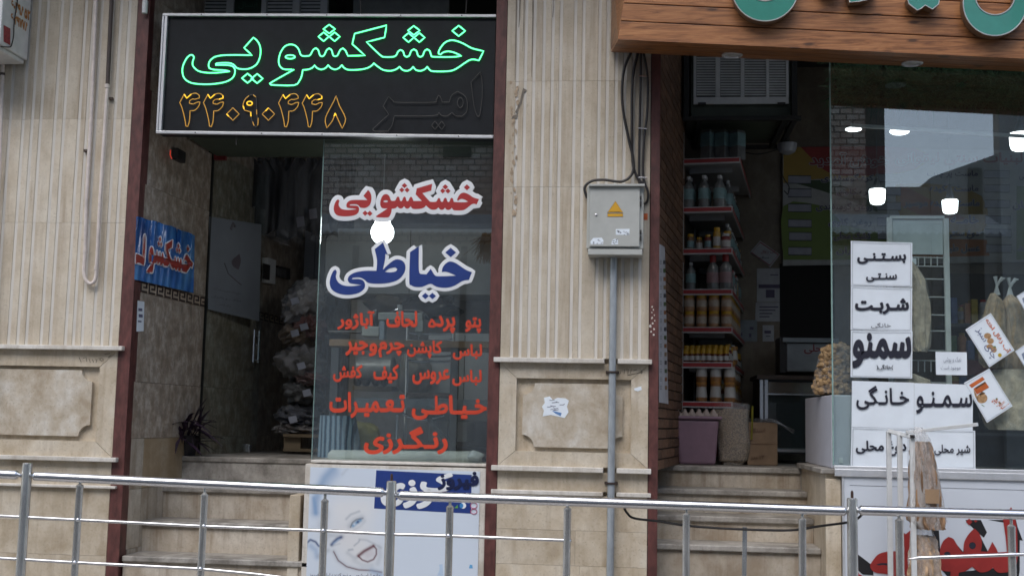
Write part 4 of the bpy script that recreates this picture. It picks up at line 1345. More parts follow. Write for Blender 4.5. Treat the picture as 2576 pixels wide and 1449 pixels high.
# downlights
for i, (u, v) in enumerate(((1842, 137), (2295, 158))):
    # find the point on the soffit plane
    nrm = (A1 - A0).cross(Bk0 - A0).normalized()
    c = WP(u, v, A0, nrm)
    dl = thing('downlight', 'unlit round downlight set in the timber canopy soffit', 'downlight', c, 'downlights in the timber canopy')
    c = c - Vector((0, 0, .003))
    MB().lathe([(.062, 0), (.062, -.006), (.048, -.01), (.044, -.004), (.044, 0)], c, 20).build('ring', ALU, dl, smooth=True)
    MB().lathe([(.043, -.001), (.03, -.006), (0, -.007)], c, 18).build('lens', mat('frosted_lens', (.45, .45, .43), .3), dl, smooth=True)
# teal letters: bowls and dots that hang down into view
KW = lambda x, y: (1631.5 + x / 2.7217, y / 2.7217)
def tletter(outer, holes=()):
    Y = CYF - .075
    m = MB()
    m.prism([[W(*KW(*p), Y) for p in outer]], (0, .07, 0), 0, 1)
    for j in range(1):
        P = [W(*KW(*p), Y - .001) for p in outer]
        m.tube(P, .0035, 6, True, 2)
    m.build('raised_letter', [TEAL, mat('letter_side', (.16, .10, .06), .5), SILVER], ca)
def bowl(cx, cy, ro, ri, yo, sx=1.0, a0=-25, a1=205):
    o = [(cx + ro * sx * cos(radians(a)), cy + ro * sin(radians(a))) for a in range(a0, a1 + 1, 8)]
    i = [(cx + ri * sx * cos(radians(a)), cy - yo + ri * sin(radians(a)) * .95) for a in range(a1, a0 - 1, -8)]
    return o + i
tletter(bowl(798, -75, 222, 120, 30, 1.02))
tletter(bowl(2372, 25, 222, 138, 52, .98))
tletter([(1365, -40), (1378, 18), (1440, 12), (1512, -4), (1560, -60)])
tletter([(1772, -10), (1782, 28), (1840, 73), (1868, 60), (1893, 38), (1945, 66), (1985, 32), (1996, -20), (1900, -70)])
tletter([(1150, -160), (1170, -60), (1300, -50), (1360, -160)])

# ------------------------------------------------------------------ grocery window
WY = .02
gw = thing('shop_window', 'large frameless grocery window pane with paper notices', 'window', W(2400, 1185, WY))
x0g, x1g = Xp(2094, 700, WY), 5.2
z0g = zpt + .0285; z1g = Zp(2300, 140, WY)
MB().box((x0g, WY, z0g + .02), (x1g, WY + .008, z1g)).build('pane', GLASSR, gw)
MB().box((x0g - .008, WY - .001, z0g + .02), (x0g - .0002, WY + .009, z1g)).build('pane_edge', GLASSE, gw)
m = MB()
m.box((Xp(2100, 1190, -.03), WY - .03, z0g), (x1g, WY + .02, z0g + .0195))
m.box((Xp(2100, 1190, -.05), -.055, zpt - .012), (x1g, -.0305, zpt + .03))
m.build('bottom_rail', ALU, gw, bevel=.003)
def sheet(label, quad, texts, border=True, cat='notice', Y=WY, curl=.002, group=None):
    """quad: four photo corners tl, tr, br, bl."""
    c = [W(*p, Y - .003) for p in quad]
    t = thing('paper_notice', label, cat, (c[2] + c[3]) / 2, group)
    off = rnd.random() * 9
    def fn(s, t_):
        a = c[0].lerp(c[1], s); b = c[3].lerp(c[2], s)
        p = a.lerp(b, t_)
        e = abs(s - .5) * 2
        return p + Vector((0, -curl * (e ** 4 + .5 * abs(t_ - .5) ** 2) - .0006 * sin(9 * s + off) * sin(7 * t_ + off), 0))
    MB().grid(fn, 10, 8).build('sheet', PAPER, t, smooth=60)
    ctr = sum(c, Vector()) / 4
    if border:
        m = MB()
        q = [p.lerp(ctr, .055) + Vector((0, -.0042, 0)) for p in c]
        for a, b in zip(q, q[1:] + q[:1]):
            m.bar(a, b, .0016, .0008)
        m.build('border_line', INK, t)
    for tx in texts:
        s_, box = tx[0], tx[1]
        mm = tx[2] if len(tx) > 2 else INK
        letter(s_, box, mm, t, onY(Y - .0065), bold=tx[3] if len(tx) > 3 else .02)
    return t
KA = C2(2400, 380, 2.3367)
KP = C2(2400, 950, 1.9667)
KQ = C2(2480, 1080, 4.5286)
def bx(K, x0_, y0_, x1_, y1_, s=0.0):
    a, b = K(x0_, y0_), K(x1_, y1_)
    return (a[0], a[1], b[0], b[1], s)
sheet('white notice with two lines of lettering at the top of the paper column', [KA(216, 762), KA(637, 775), KA(635, 1078), KA(216, 1068)],
      [('بسـتـنـی', bx(KA, 262, 848, 592, 915), INK, .04), ('سنـتـی', bx(KA, 322, 985, 530, 1040), INK, .03)])
sheet('white notice with drink lettering, second in the paper column', [KA(216, 1070), KA(636, 1084), KA(634, 1380), KA(214, 1370)],
      [('شـربـت', bx(KA, 248, 1158, 610, 1258), INK, .045), ('خانگی', bx(KA, 355, 1322, 492, 1360), INK, .0)])
sheet('white notice with the boldest black lettering in the paper column', [KP(182, 36), KP(537, 40), KP(535, 312), KP(180, 304)],
      [('سمنو', bx(KP, 195, 58, 525, 245), INK, .045), ('(خانگی)', bx(KP, 330, 232, 425, 262), INK, .02)])
sheet('white notice with home-made lettering, left of the seam', [KP(188, 325), KP(546, 336), KP(546, 600), KP(186, 590)],
      [('خـانـگی', bx(KQ, 130, 225, 828, 540), INK, .02)], border=False)
sheet('white notice with black lettering, right of the seam under the tilted cards', [KP(547, 338), KP(885, 348), KP(884, 612), KP(547, 604)],
      [('سـمـنـو', bx(KQ, 925, 305, 1665, 590), INK, .02)], border=False)
sheet('bordered white notice at the bottom beside the white chest', [KP(186, 592), KP(520, 600), KP(520, 832), KP(180, 820)],
      [('دوغ محلی', bx(KQ, 125, 955, 790, 1150), INK, .03)])
sheet('bordered white notice at the bottom behind the bread bag', [KP(521, 602), KP(898, 612), KP(900, 832), KP(521, 832)],
      [('شیر محلی', bx(KQ, 1165, 1005, 1640, 1145), INK, .02)])
KT2 = C2(2640, 820, 3.019)
sheet('small white card with faint handwriting hung on the white rack', [KT2(303, 635), KT2(580, 640), KT2(583, 842), KT2(308, 838)],
      [('نمک و پوشی', bx(KT2, 375, 680, 530, 735), mat('pencil_ink', (.25, .27, .33), .6), 0), ('موجود است', bx(KT2, 350, 755, 525, 800), mat('pencil_ink_two', (.25, .27, .33), .6), 0)], border=False)
def card(label, quad, art):
    c = [W(*KT2(*p), WY - .004) for p in quad]
    t = thing('paper_card', label, 'card', (c[2] + c[3]) / 2)
    MB().prism([c], (0, .0015, 0)).build('sheet', PAPER, t)
    ctr = sum(c, Vector()) / 4
    m = MB()
    q = [p.lerp(ctr, .06) + Vector((0, -.0012, 0)) for p in c]
    for a, b in zip(q, q[1:] + q[:1]):
        m.bar(a, b, .0014, .0006)
    m.build('border_line', mat('slate_ink', (.12, .14, .2), .6), t)
    ax, ay = (c[1] - c[0]), (c[3] - c[0])
    for kind_, mm, data in art:
        m = MB()
        if kind_ == 'p':
            for poly in data:
                m.prism([[W(*KT2(*p), WY - .0052) for p in sm(poly, 60)]], (0, 0, 0))
        else:
            s_, o_, dx_, dy_, bold_ = data              # text along direction dx (card rotated)
            q_ = text2d(s_, bold_)
            vs, fs, comp, (a0, b0, a1, b1) = q_
            o3, x3, y3 = (W(*KT2(*e), WY - .0052) for e in (o_, dx_, dy_))
            m.add([o3 + (x3 - o3) * ((x - a0) / (a1 - a0)) + (y3 - o3) * ((y - b0) / (b1 - b0)) + Vector((0, -.0003 * (k_ % 3), 0)) for (x, y), k_ in zip(vs, comp)], fs)
        m.build('print', mm, t)
    return t
ORK = mat('orange_print', (.55, .13, .03), .5, var=.2); TANK = mat('tan_print', (.42, .25, .12), .5, var=.35, scale=60); DBR = mat('brown_print', (.12, .06, .03), .5); GRN = mat('green_print', (.08, .2, .06), .5); YLK = mat('yellow_print', (.5, .35, .03), .5)
card('tilted white card with orange lettering and nuts picture', [(568, 440), (793, 293), (1003, 622), (780, 772)],
     [('t', ORK, ('آب زغال اخته', (735, 365), (935, 660), (775, 330), .03)), ('t', mat('blue_outline_print', (.10, .12, .25), .5), ('چای سبز', (645, 450), (790, 715), (715, 405), .0)),
      ('p', TANK, [ell(765, 495, 32, 26, 10), ell(790, 540, 30, 26, 10), ell(785, 590, 30, 22, 10), ell(820, 618, 26, 24, 10)]), ('p', GRN, [ell(826, 594, 14, 10, 8)]), ('p', YLK, [ell(873, 665, 17, 17, 12)])])
card('tilted bordered white card with cinnamon sticks picture', [(556, 910), (780, 783), (985, 1115), (760, 1262)],
     [('p', ORK, [[(640, 960), (745, 900), (778, 950), (670, 1012)], [(600, 930), (720, 855), (740, 880), (625, 955)]]), ('p', TANK, [ell(715, 1045, 48, 44, 12), [(640, 965), (665, 1010), (690, 1080), (655, 1030)]]), ('p', DBR, [[(690, 1010), (715, 985), (745, 1000), (700, 1030)], [(655, 950), (742, 898), (750, 910), (665, 965)]]),
      ('p', GRN, [[(710, 1098), (735, 1115), (740, 1122), (715, 1108)], ell(845, 1052, 9, 9, 8), ell(875, 1090, 9, 9, 8)]), ('t', ORK, ('آب انار طبیعی', (795, 1075), (880, 1160), (870, 1010), .02))])
card('small white card corner above the hanging bread bags', [(1020, 145), (1120, 80), (1200, 260), (1110, 300)], [('p', mat('grey_print', (.2, .25, .35), .5), [[(1070, 165), (1110, 140), (1130, 200), (1090, 220)]])])
card('white card corner beside the nuts picture card', [(1008, 632), (1110, 560), (1190, 760), (1110, 800)], [('p', mat('grey_print_two', (.2, .25, .35), .5), [[(1065, 655), (1110, 625), (1130, 680), (1085, 710)]])])

# white sign board under the grocery window with red lettering
BY = -.04
gb = thing('sign_board', 'white shop sign board with red lettering and black shadow', 'sign', (Xp(2500, 1440, BY), BY, 0))
bxa = Xp(2124, 1320, BY); bza = Zp(2300, 1203, BY)
MB().box((bxa, BY, .02), (5.1, BY + .009, bza)).build('board', mat('board_white', (.60, .64, .70), .4, var=.04, scale=2), gb)
m = MB()
m.box((bxa - .012, BY - .006, .02), (bxa - .0005, BY + .009, bza + .012)); m.box((bxa, BY - .006, bza + .0005), (5.1, BY + .009, bza + .012))
m.build('frame', ALU, gb, bevel=.002)
m = MB(); m.bar(W(2138, 1220, BY - .0008), W(2600, 1233, BY - .0008), .0012, .0015); m.build('panel_line', INK, gb)
KL = C2(2430, 1480, 4.519)
def lp(pts, y):
    return [W(*KL(*p), y) for p in sm(pts, 55, 3)]
LIQ = [(2405,20),(2370,75),(2330,150),(2300,190),(2330,400),(2350,612),(2230,620),(2205,560),(2155,480),(2120,560),(2090,612),(2005,605),(2020,500),(1990,380),(1920,300),(1850,370),(1790,470),(1775,560),(1783,618),(1745,602),(1690,520),(1640,440),(1575,415),(1515,460),(1475,540),(1460,650),(1462,820),(1510,865),(1605,872),(1590,950),(1500,1040),(1480,1150),(1600,1150),(1680,1050),(1715,885),(1800,868),(1890,810),(1990,882),(2100,868),(2165,820),(2230,885),(2350,882),(2455,850),(2490,700),(2488,400),(2470,220),(2430,75)]
ALF = [(1010,380),(985,360),(968,420),(965,480),(990,540),(1000,900),(1060,960),(1130,900),(1130,420),(1070,330)]
YE = [(980,610),(820,605),(720,618),(640,650),(580,720),(540,790),(560,850),(620,890),(740,905),(820,915),(760,940),(440,930),(370,850),(355,830),(355,1150),(1000,1150),(1000,620)]
SHD = [[(2100,190),(2470,190),(2490,280),(2560,465),(2520,460),(2520,850),(2500,1000),(1720,1010),(1700,880),(2450,800),(2450,250)],
       [(1800,190),(1860,260),(1900,300),(1990,380),(2045,425),(2085,355),(2005,190)],
       [(1345,312),(1450,330),(1470,640),(1430,660)], [(1690,520),(1745,615),(1783,620),(1775,560),(1770,612)], [(1990,390),(2100,612),(1990,620)], [(2160,485),(2235,625),(2120,625)],
       [(360,632),(580,800),(582,922),(440,912),(370,852)], [(1460,820),(1560,935),(1640,935),(1610,860)]]
BLV = mat('black_vinyl', (.012, .012, .014), .45)
for i, s_ in enumerate(SHD):
    MB().prism([[W(*KL(*p), BY - .0006 - .0002 * i) for p in s_]], (0, 0, 0)).build('lettering_shadow', BLV, gb)
m = MB()
m.prism([lp(LIQ, BY - .004), [W(*KL(*p), BY - .004) for p in ell(1893, 530, 45, 47)], [W(*KL(*p), BY - .004) for p in ell(1560, 640, 42, 30)]], (0, 0, 0))
m.prism([lp(ALF, BY - .0042)], (0, 0, 0)); m.prism([lp(YE, BY - .0044)], (0, 0, 0))
m.prism([lp(dia(1850, 215, 45, 45), BY - .0044)], (0, 0, 0)); m.prism([lp(dia(1935, 205, 25, 20), BY - .0044)], (0, 0, 0))
m.build('red_lettering', mat('dark_red_vinyl', (.30, .028, .025), .4), gb)
m = MB()
for e in (ell(1893, 530, 47, 49), ell(1560, 640, 44, 32)):
    m.prism([[W(*KL(*p), BY - .0024) for p in e]], (0, 0, 0))
m.prism([[W(*KL(*p), BY - .0052) for p in sm([(620, 780), (700, 760), (810, 770), (810, 800), (720, 785), (650, 790)], 60)]], (0, 0, 0))
m.build('lettering_eye', INK, gb)

# white chest on the plinth behind the pane
xs = Xp(2092, 1100, .035)
wcst = thing('white_chest', 'white panelled chest standing on the plinth behind the window', 'chest', (xs + .3, .6, zpt + .03))
zc0, zc1 = zpt + .029, Zp(2092, 993, .035)
MB().box((xs, .036, zc0), (Xp(2145, 1100, .035), 1.12, zc1)).build('body', mat('chest_white', (.55, .56, .62), .5, var=.04), wcst, bevel=.006)
MB().box((Xp(2110, 1160, .03), .031, zc0 + .03), (Xp(2121, 1160, .03), .0355, zc0 + .06)).build('catch', WHITEM, wcst, bevel=.004)

# ------------------------------------------------------------------ railing
RY = -1.2
rl = thing('steel_railing', 'stainless steel street railing with a broken middle rail', 'railing', (0, RY, 0))
def rtube(pts, r, nm, mm=CHROME, n=16):
    return MB().tube([W(u, v, RY) for u, v in pts], r, n).build(nm, mm, rl, smooth=True)
for a, b in (((-860, 1148), (40, 1194)), ((90, 1197), (960, 1238)), ((1009, 1246), (2122, 1284.5)), ((2168, 1283), (3450, 1318))):
    rtube([a, b], .0238, 'top_rail')
    for q in (a, b):
        if 0 < q[0] < 2576:
            c = W(q[0], q[1], RY)
            sg = 1 if q is b else -1
            ax = (W(*b, RY) - W(*a, RY)).normalized() * sg
            MB().tube([c, c + ax * .006, c + ax * .012, c + ax * .02, c + ax * .028], [.0238, .0225, .016, .01, .009], 14).build('rail_end', CHROME, rl, smooth=True)
for u, v, ub in ((-880, 1118, -890), (3470, 1290, 3468), (69.5, 1164, 58), (985, 1209, 973.5), (2143.6, 1252, 2141)):
    c = W(u, v, RY)
    MB().lathe([(.0255, 0), (.0255, c.z - .004), (.021, c.z)], (c.x, RY, 0), 16).build('main_post', BRUSH, rl, smooth=True)
    if u > 500:
        MB().lathe([(.007, -.01), (.007, .028), (.003, .036)], c, 8).build('post_bolt', mat('rusty_bolt', (.05, .025, .018), .7), rl)
    vr = {-880: 1147, 3470: 1319, 69.5: 1196, 985: 1241.5, 2143.6: 1283.5}[u]
    for s in (-1, 1):
        q = W(u + s * 17, vr + s * .7, RY)
        MB().lathe([(.0, -.012), (.009, -.008), (.012, 0), (.009, .008), (0, .012)], q, 10).build('ball_joint', CHROME, rl, smooth=True)
for u, v in ((-730, 1176), (-420, 1190), (-110, 1204), (2850, 1328), (3160, 1338), (201, 1218), (514.5, 1241), (817.6, 1256), (1132, 1271), (1427.7, 1276), (1726.5, 1291), (2018, 1303), (2261.7, 1305), (2544, 1320)):
    c = W(u, v, RY)
    MB().lathe([(.0185, 0), (.0185, c.z - .018), (.0195, c.z - .014), (.0195, c.z - .006), (.012, c.z), (.007, c.z + .004), (.007, c.z + .03)], (c.x, RY, 0), 14).build('baluster', BRUSH, rl, smooth=True)
rtube([(-880, 1252), (196, 1307), (513, 1323), (813, 1334), (982, 1343), (1128, 1347), (1430, 1359)], .0085, 'middle_rail', n=10)
MB().blob(W(1432, 1359.5, RY), (.012, .012, .012), 1, 0, 10, 8).build('rail_cap', CHROME, rl, smooth=True)
tp = [W(2287, 1405, RY - .02), W(2310, 1402.5, RY - .02), W(2552, 1394, RY - .02), W(3460, 1375, RY - .02)]
MB().tube(tp, [.002, .0085, .0085, .0085], 10).build('middle_rail', CHROME, rl, smooth=True)
rtube([(-880, 1352), (188, 1414), (504, 1430), (640, 1443), (830, 1466)], .0085, 'lower_rail', n=10)
for u, v in ((196, 1307), (513, 1323), (813, 1334), (1128, 1347), (188, 1414), (504, 1430)):
    MB().blob(W(u, v, RY - .016), (.011, .011, .011), 2, 0, 10, 8).build('rail_joint', CHROME, rl, smooth=True)
lb = MB().bar(Vector((W(1868, 1449, RY + .1).x, RY + .1, 0)), W(1873.5, 1325, RY + .1), .022, .022, 0, (0, 1, 0)).build('steel_bar', BRUSH, bevel=.002)
tag(lb, 'short square steel bar standing behind the railing below the black cable', 'bar')
cb = MB().tube(smooth_path([W(u, v, RY + .05) for u, v in [(1570, 1277), (1578, 1290), (1596, 1303), (1660, 1311), (1740, 1323), (1873, 1331), (1990, 1333), (2060, 1323), (2128, 1314), (2150, 1308), (2162, 1300), (2170, 1292)]], False, 90, 5), .006, 8).build('cable', RUBBER, smooth=True)
tag(cb, 'black cable sagging along behind the steel railing', 'cable')

# ------------------------------------------------------------------ bread materials and bags
BREAD = mat('flat_bread', (.46, .31, .19), .8, var=.45, scale=18, bmp=1.0, bscale=26)
BREADL = mat('pale_flat_bread', (.64, .50, .37), .75, var=.3, scale=20, bmp=.8, bscale=24)
CORN = mat('puffed_corn', (.36, .235, .12), .8, var=.4, scale=30, bmp=1.0, bscale=26)
FILM = film('clear_film', (.8, .8, .8), .14)
FILMT = film('milky_film', (.78, .76, .74), .3, .2)
def bread_bag(label, outline, Y, th, mb_, film_, knots=(), cat='bag', grp=None, top_empty=True, ridge=.017):
    """outline: list of (v, u0, u1) down the bag in photo pixels."""
    vs_ = [o[0] for o in outline]
    c = W((outline[-1][1] + outline[-1][2]) / 2, vs_[-1], Y)
    t = thing('bread_bag', label, cat, c, grp)
    for nm, mm, k_, amp in (('bread', mb_, .93 if ridge < .01 else .86, ridge), ('plastic_bag', film_, 1.0, .006)):
        ph = [rnd.uniform(0, 6) for _ in range(6)]
        top_ = .2 if (nm == 'bread' and top_empty) else 0.0
        def fn(s, t_):
            t_ = top_ + (1 - top_) * t_
            x = t_ * (len(outline) - 1)
            i = min(int(x), len(outline) - 2); f_ = x - i
            v = outline[i][0] * (1 - f_) + outline[i + 1][0] * f_
            ua = outline[i][1] * (1 - f_) + outline[i + 1][1] * f_
            ub = outline[i][2] * (1 - f_) + outline[i + 1][2] * f_
            a = 2 * pi * s
            m_ = W((ua + ub) / 2, v, Y)
            hw_ = (ub - ua) / 2 * M_PX(Y) * k_
            e = th * min(1, hw_ / th + .15) * k_
            w_ = amp * (sin(5 * a + ph[0] + 5 * sin(3 * t_ + ph[3])) * .8 + .8 * sin(11 * a + ph[1] - 7 * t_ + 3 * sin(6 * t_ + ph[4])) + .7 * sin(19 * a + ph[2] + 9 * t_) * sin(14 * t_ + ph[5])) * (.3 + .7 * t_) * min(1, hw_ / .05)
            return m_ + Vector((cos(a) * (hw_ + w_), sin(a) * (e + w_), 0))
        i0 = 0
        MB().grid(fn, 96, 24).build(nm, mm, t, smooth=60)
    for (u, v) in knots:
        p = W(u, v, Y)
        m = MB()
        m.tube([p, p + Vector((0, 0, .05)), p + Vector((.01, 0, .075))], [.022, .008, .012], 8)
        m.tube([p + Vector((0, 0, .06)), p + Vector((.03, -.01, .10)), p + Vector((.05, 0, .10))], [.006, .012, .004], 6)
        m.tube([p + Vector((0, 0, .06)), p + Vector((-.01, -.01, .11))], [.006, .013], 6)
        m.build('knot', film('knot_film', (.8, .8, .82), .8), t, smooth=True)
    return t
# front rack outside
rk = thing('bread_rack', 'white metal rack with bare bars standing before the sign board', 'rack', (W(2330, 1440, -.5).x, -.5, 0))
def rbar(a, b, Ya, Yb, w_=.028, mm=WHITEM):
    return MB().bar(W(*a, Ya), W(*b, Yb), w_, w_, 0, (0, 1, 0)).build('bar', mm, rk, bevel=.002)
def vbar(u, v, Y, w_=.026):
    p = W(u, v, Y)
    return MB().box((p.x - w_ / 2, Y - w_ / 2, .0), (p.x + w_ / 2, Y + w_ / 2, p.z)).build('bar', WHITEM, rk, bevel=.002)
p1 = KP(402, 615); p2 = KP(465, 630); p3 = KP(537, 648)
for (u, v), Y, ub in ((p1, -.25, 0), (p2, -.38, 0), (p3, -.5, 0)):
    vbar(u - 1, v, Y)
rbar(p1, p3, -.25, -.5, .022)
rbar(KP(590, 612), KP(912, 576), -.45, -.7, .018)
rbar(KP(500, 622), KP(600, 610), -.47, -.46, .016)
MB().box(W(p3[0] - 4, p3[1] + 3, -.53), W(p3[0] + 4, p3[1] - 5, -.51)).build('end_plug', RUBBER, rk)
vbar(KP(1000, 1300)[0] - 250, 1300, -.2, .001)
bread_bag('plastic bag of dark flat bread hanging on the white bare-bar rack', [(KP(0, 590)[1], *[KP(x, 0)[0] for x in (552, 590)]), (KP(0, 660)[1], *[KP(x, 0)[0] for x in (535, 632)]), (KP(0, 730)[1], *[KP(x, 0)[0] for x in (530, 650)]), (KP(0, 850)[1], *[KP(x, 0)[0] for x in (528, 678)]), (KP(0, 1000)[1], *[KP(x, 0)[0] for x in (526, 705)]), (KP(0, 1130)[1], *[KP(x, 0)[0] for x in (520, 720)]), (KP(0, 1178)[1], *[KP(x, 0)[0] for x in (560, 712)])], -.48, .075, mat('dark_flat_bread', (.24, .14, .075), .8, var=.65, scale=14, bmp=1, bscale=22, stretch=(3, 3, .35)), FILMT)
bread_bag('second plastic bag of flat bread hanging lower on the bare-bar rack', [(KP(0, 1165)[1], *[KP(x, 0)[0] for x in (540, 640)]), (KP(0, 1230)[1], *[KP(x, 0)[0] for x in (530, 665)]), (KP(0, 1320)[1], *[KP(x, 0)[0] for x in (525, 682)]), (KP(0, 1449)[1], *[KP(x, 0)[0] for x in (522, 695)]), (KP(0, 1560)[1], *[KP(x, 0)[0] for x in (540, 690)])], -.44, .07, BREAD, FILMT)
tg = MB().box(W(*KP(612, 1030), -.57), W(*KP(690, 950), -.568)).build('paper_label', mat('kraft_label', (.33, .215, .125), .6))
tag(tg, 'brown kraft label on the hanging bread bag', 'label')
# rack inside the window
RKY = .2
ri = thing('wire_rack', 'white wire display rack with a grey header panel behind the window', 'rack', W(2315, 1180, RKY))
m = MB()
zrt = Zp(2310, 548, RKY)
for ua, va in ((2237, 548), (2379, 550)):
    p = W(ua, va, RKY)
    m.box((p.x - .016, RKY - .012, zpt + .03), (p.x + .016, RKY + .012, p.z))
m.build('upright', WHITEM, ri, bevel=.003)
rb(2240, 543, 2376, 550, RKY - .012, RKY + .012).build('top_bar', WHITEM, ri)
rb(2246, 553, 2372, 640, RKY, RKY + .006).build('header_panel', mat('brushed_header', (.55, .60, .62), .5, 0.0, var=.15, scale=4), ri)
m = MB()
for v in (646, 668, 790, 830, 880, 905, 960, 700, 745):
    m.tube([W(2245, v, RKY), W(2382, v + 3, RKY)], .0035, 6)
for u in range(2262, 2376, 16):
    m.tube([W(u, 646, RKY), W(u, 668, RKY)], .0035, 6); m.tube([W(u, 905, RKY), W(u, 935, RKY)], .0035, 6)
m.build('wire', WHITEM, ri)
rb(2292, 650, 2305, 665, RKY - .02, RKY - .01).build('price_tag', PAPER, ri)
bread_bag('tall bag of pale flat bread leaning in the wire rack', [(655, 2282, 2292), (672, 2262, 2306), (705, 2252, 2328), (760, 2248, 2338), (830, 2248, 2340), (872, 2252, 2338), (885, 2270, 2330)], RKY - .075, .06, BREADL, FILM, top_empty=False, ridge=.006)
bread_bag('low bag of pale bread at the foot of the wire rack', [(940, 2262, 2300), (955, 2250, 2338), (1000, 2248, 2350), (1080, 2248, 2350), (1150, 2250, 2350)], RKY - .075, .06, BREADL, FILM, top_empty=False, ridge=.006)
bread_bag('knotted bag of flat bread hanging behind the nuts picture card', [(738, 2492, 2504), (756, 2484, 2520), (800, 2474, 2528), (860, 2462, 2530), (905, 2465, 2530), (925, 2480, 2525)], .12, .06, BREAD, FILM, [(2508, 742)], top_empty=False, ridge=.008)
bread_bag('knotted bag of flat bread hanging at the window right end', [(742, 2534, 2546), (758, 2524, 2566), (805, 2522, 2600), (880, 2522, 2620), (930, 2525, 2610)], .14, .06, BREAD, FILM, [(2541, 745)], top_empty=False, ridge=.008)
bread_bag('wide bag of pale bread lying below the cinnamon card', [(930, 2500, 2640), (950, 2488, 2660), (1000, 2475, 2680), (1050, 2470, 2680), (1082, 2490, 2670)], .13, .07, BREADL, FILM, top_empty=False, ridge=.008)
# puffed corn sack on the chest
pc = thing('snack_sack', 'clear sack of puffed corn snacks on the white chest', 'sack', W(2100, 990, .5))
ol = [(868, 2090, 2120), (880, 2068, 2150), (915, 2056, 2165), (960, 2048, 2170), (990, 2046, 2170)]
g = random.Random(3)
m = MB()
for i in range(300):
    t_ = g.random() ** .8 * 4
    k_ = min(int(t_), 3); f_ = t_ - k_
    v = ol[k_][0] * (1 - f_) + ol[k_ + 1][0] * f_
    ua = ol[k_][1] * (1 - f_) + ol[k_ + 1][1] * f_ + 3
    ub = ol[k_][2] * (1 - f_) + ol[k_ + 1][2] * f_ - 3
    u = g.uniform(ua, ub)
    e = 1 - ((u - (ua + ub) / 2) / ((ub - ua) / 2)) ** 2
    p = W(u, v, .52 - .16 * math.sqrt(max(0, e)) - g.uniform(-.02, .02))
    r = g.uniform(.012, .02)
    m.blob(p, (r * 1.2, r, r), i, .3, 7, 5)
pu = m.build('puffed_pieces', CORN, pc, smooth=60); pu['kind'] = 'stuff'
def fnp(s, t_):
    x = t_ * 4; i = min(int(x), 3); f_ = x - i
    v = ol[i][0] * (1 - f_) + ol[i + 1][0] * f_
    ua = ol[i][1] * (1 - f_) + ol[i + 1][1] * f_; ub = ol[i][2] * (1 - f_) + ol[i + 1][2] * f_
    m_ = W((ua + ub) / 2, v, .5); a = 2 * pi * s
    return m_ + Vector((cos(a) * (ub - ua) / 2 * M_PX(.5) + .004 * sin(9 * a), sin(a) * .17 + .004 * sin(13 * a), 0))
MB().grid(fnp, 36, 16).build('plastic_bag', FILM, pc, smooth=60)
MB().blob(W(2105, 945, .56), (.13, .1, .14), 5, .1).build('core', mat('puffed_core', (.2, .12, .05), .9), pc)

# artificial turf valance behind the window top
g = random.Random(21)
m = MB()
for i in range(7000):
    u = g.uniform(2096, 2700)
    base = g.uniform(60, 255) + (u - 2096) * .03
    p = W(u, base, .22 + g.uniform(-.05, .05))
    L = g.uniform(.05, .15)
    d_ = Vector((g.uniform(-1, 1), g.uniform(-.9, .2), g.uniform(-1.2, .35))).normalized() * L
    w_ = Vector((d_.z, 0, -d_.x)).normalized() * g.uniform(.0016, .003)
    mid_ = p + d_ * .55 + Vector((0, -.01, .008))
    m.add([p - w_, p + w_, mid_ + w_ * .8, mid_ - w_ * .8, p + d_ + Vector((0, 0, -.01))], [(0, 1, 2, 3), (3, 2, 4)], g.choice((0, 0, 1)))
tv = thing('turf_valance', 'dark artificial turf valance along the top of the grocery window', 'valance', W(2330, 250, .3))
o = m.build('turf', [GREENCARD, mat('turf_light', (.05, .12, .05), .5)], tv); o['kind'] = 'stuff'
f4 = [W(2100, 262, .29), W(2720, 285, .29), W(2720, 20, .29), W(2100, 20, .29)]
MB().hexa(f4, [p + Vector((0, .02, 0)) for p in f4]).build('backing', mat('turf_backing', (.006, .012, .007), .9), tv)
for u0_, v0_, u1_, v1_, Y, lab in ((2140, 316, 2680, 350, .4, 'thin pale rail below the turf valance'), ):
    o = MB().bar(W(u0_, v0_, Y), W(u1_, v1_, Y), .02, .02).build('ceiling_rail', WHITEM); tag(o, lab, 'rail')

# lamps in the grocery
IRONL = mat('dark_fitting', (.03, .03, .032), .6)
def pendant(label, u, v, wpx, hpx, Y, up_=1.2):
    c = W(u, v, Y)
    t = thing('pendant_lamp', label, 'lamp', c)
    k_ = M_PX(Y)
    r, h = wpx / 2 * k_, hpx * k_
    MB().lathe([(0, -h / 2), (r * .55, -h / 2 + .002), (r * .82, -h * .40), (r * .93, -h * .2), (r, h * .42), (r * .95, h / 2), (0, h / 2)], c, 24).build('diffuser', LAMP, t, smooth=50)
    MB().lathe([(r * .6, h / 2 + .001), (r * .42, h / 2 + .05), (r * .3, h / 2 + .07), (.012, h / 2 + .075), (.012, h / 2 + .11), (.0018, h / 2 + .112), (.0018, min(up_, CEIL - c.z - .02))], c, 14).build('holder', mat('lamp_holder', (.05, .055, .06), .5), t, smooth=40)
    return t
pendant('white pendant lamp over the first column of notices', 2207, 496, 40, 38, 1.3)
pendant('white pendant lamp beside the wire rack top', 2390, 521, 38, 34, 1.1)
pendant('white pendant lamp under the turf at the far right', 2566, 358, 50, 44, .9)
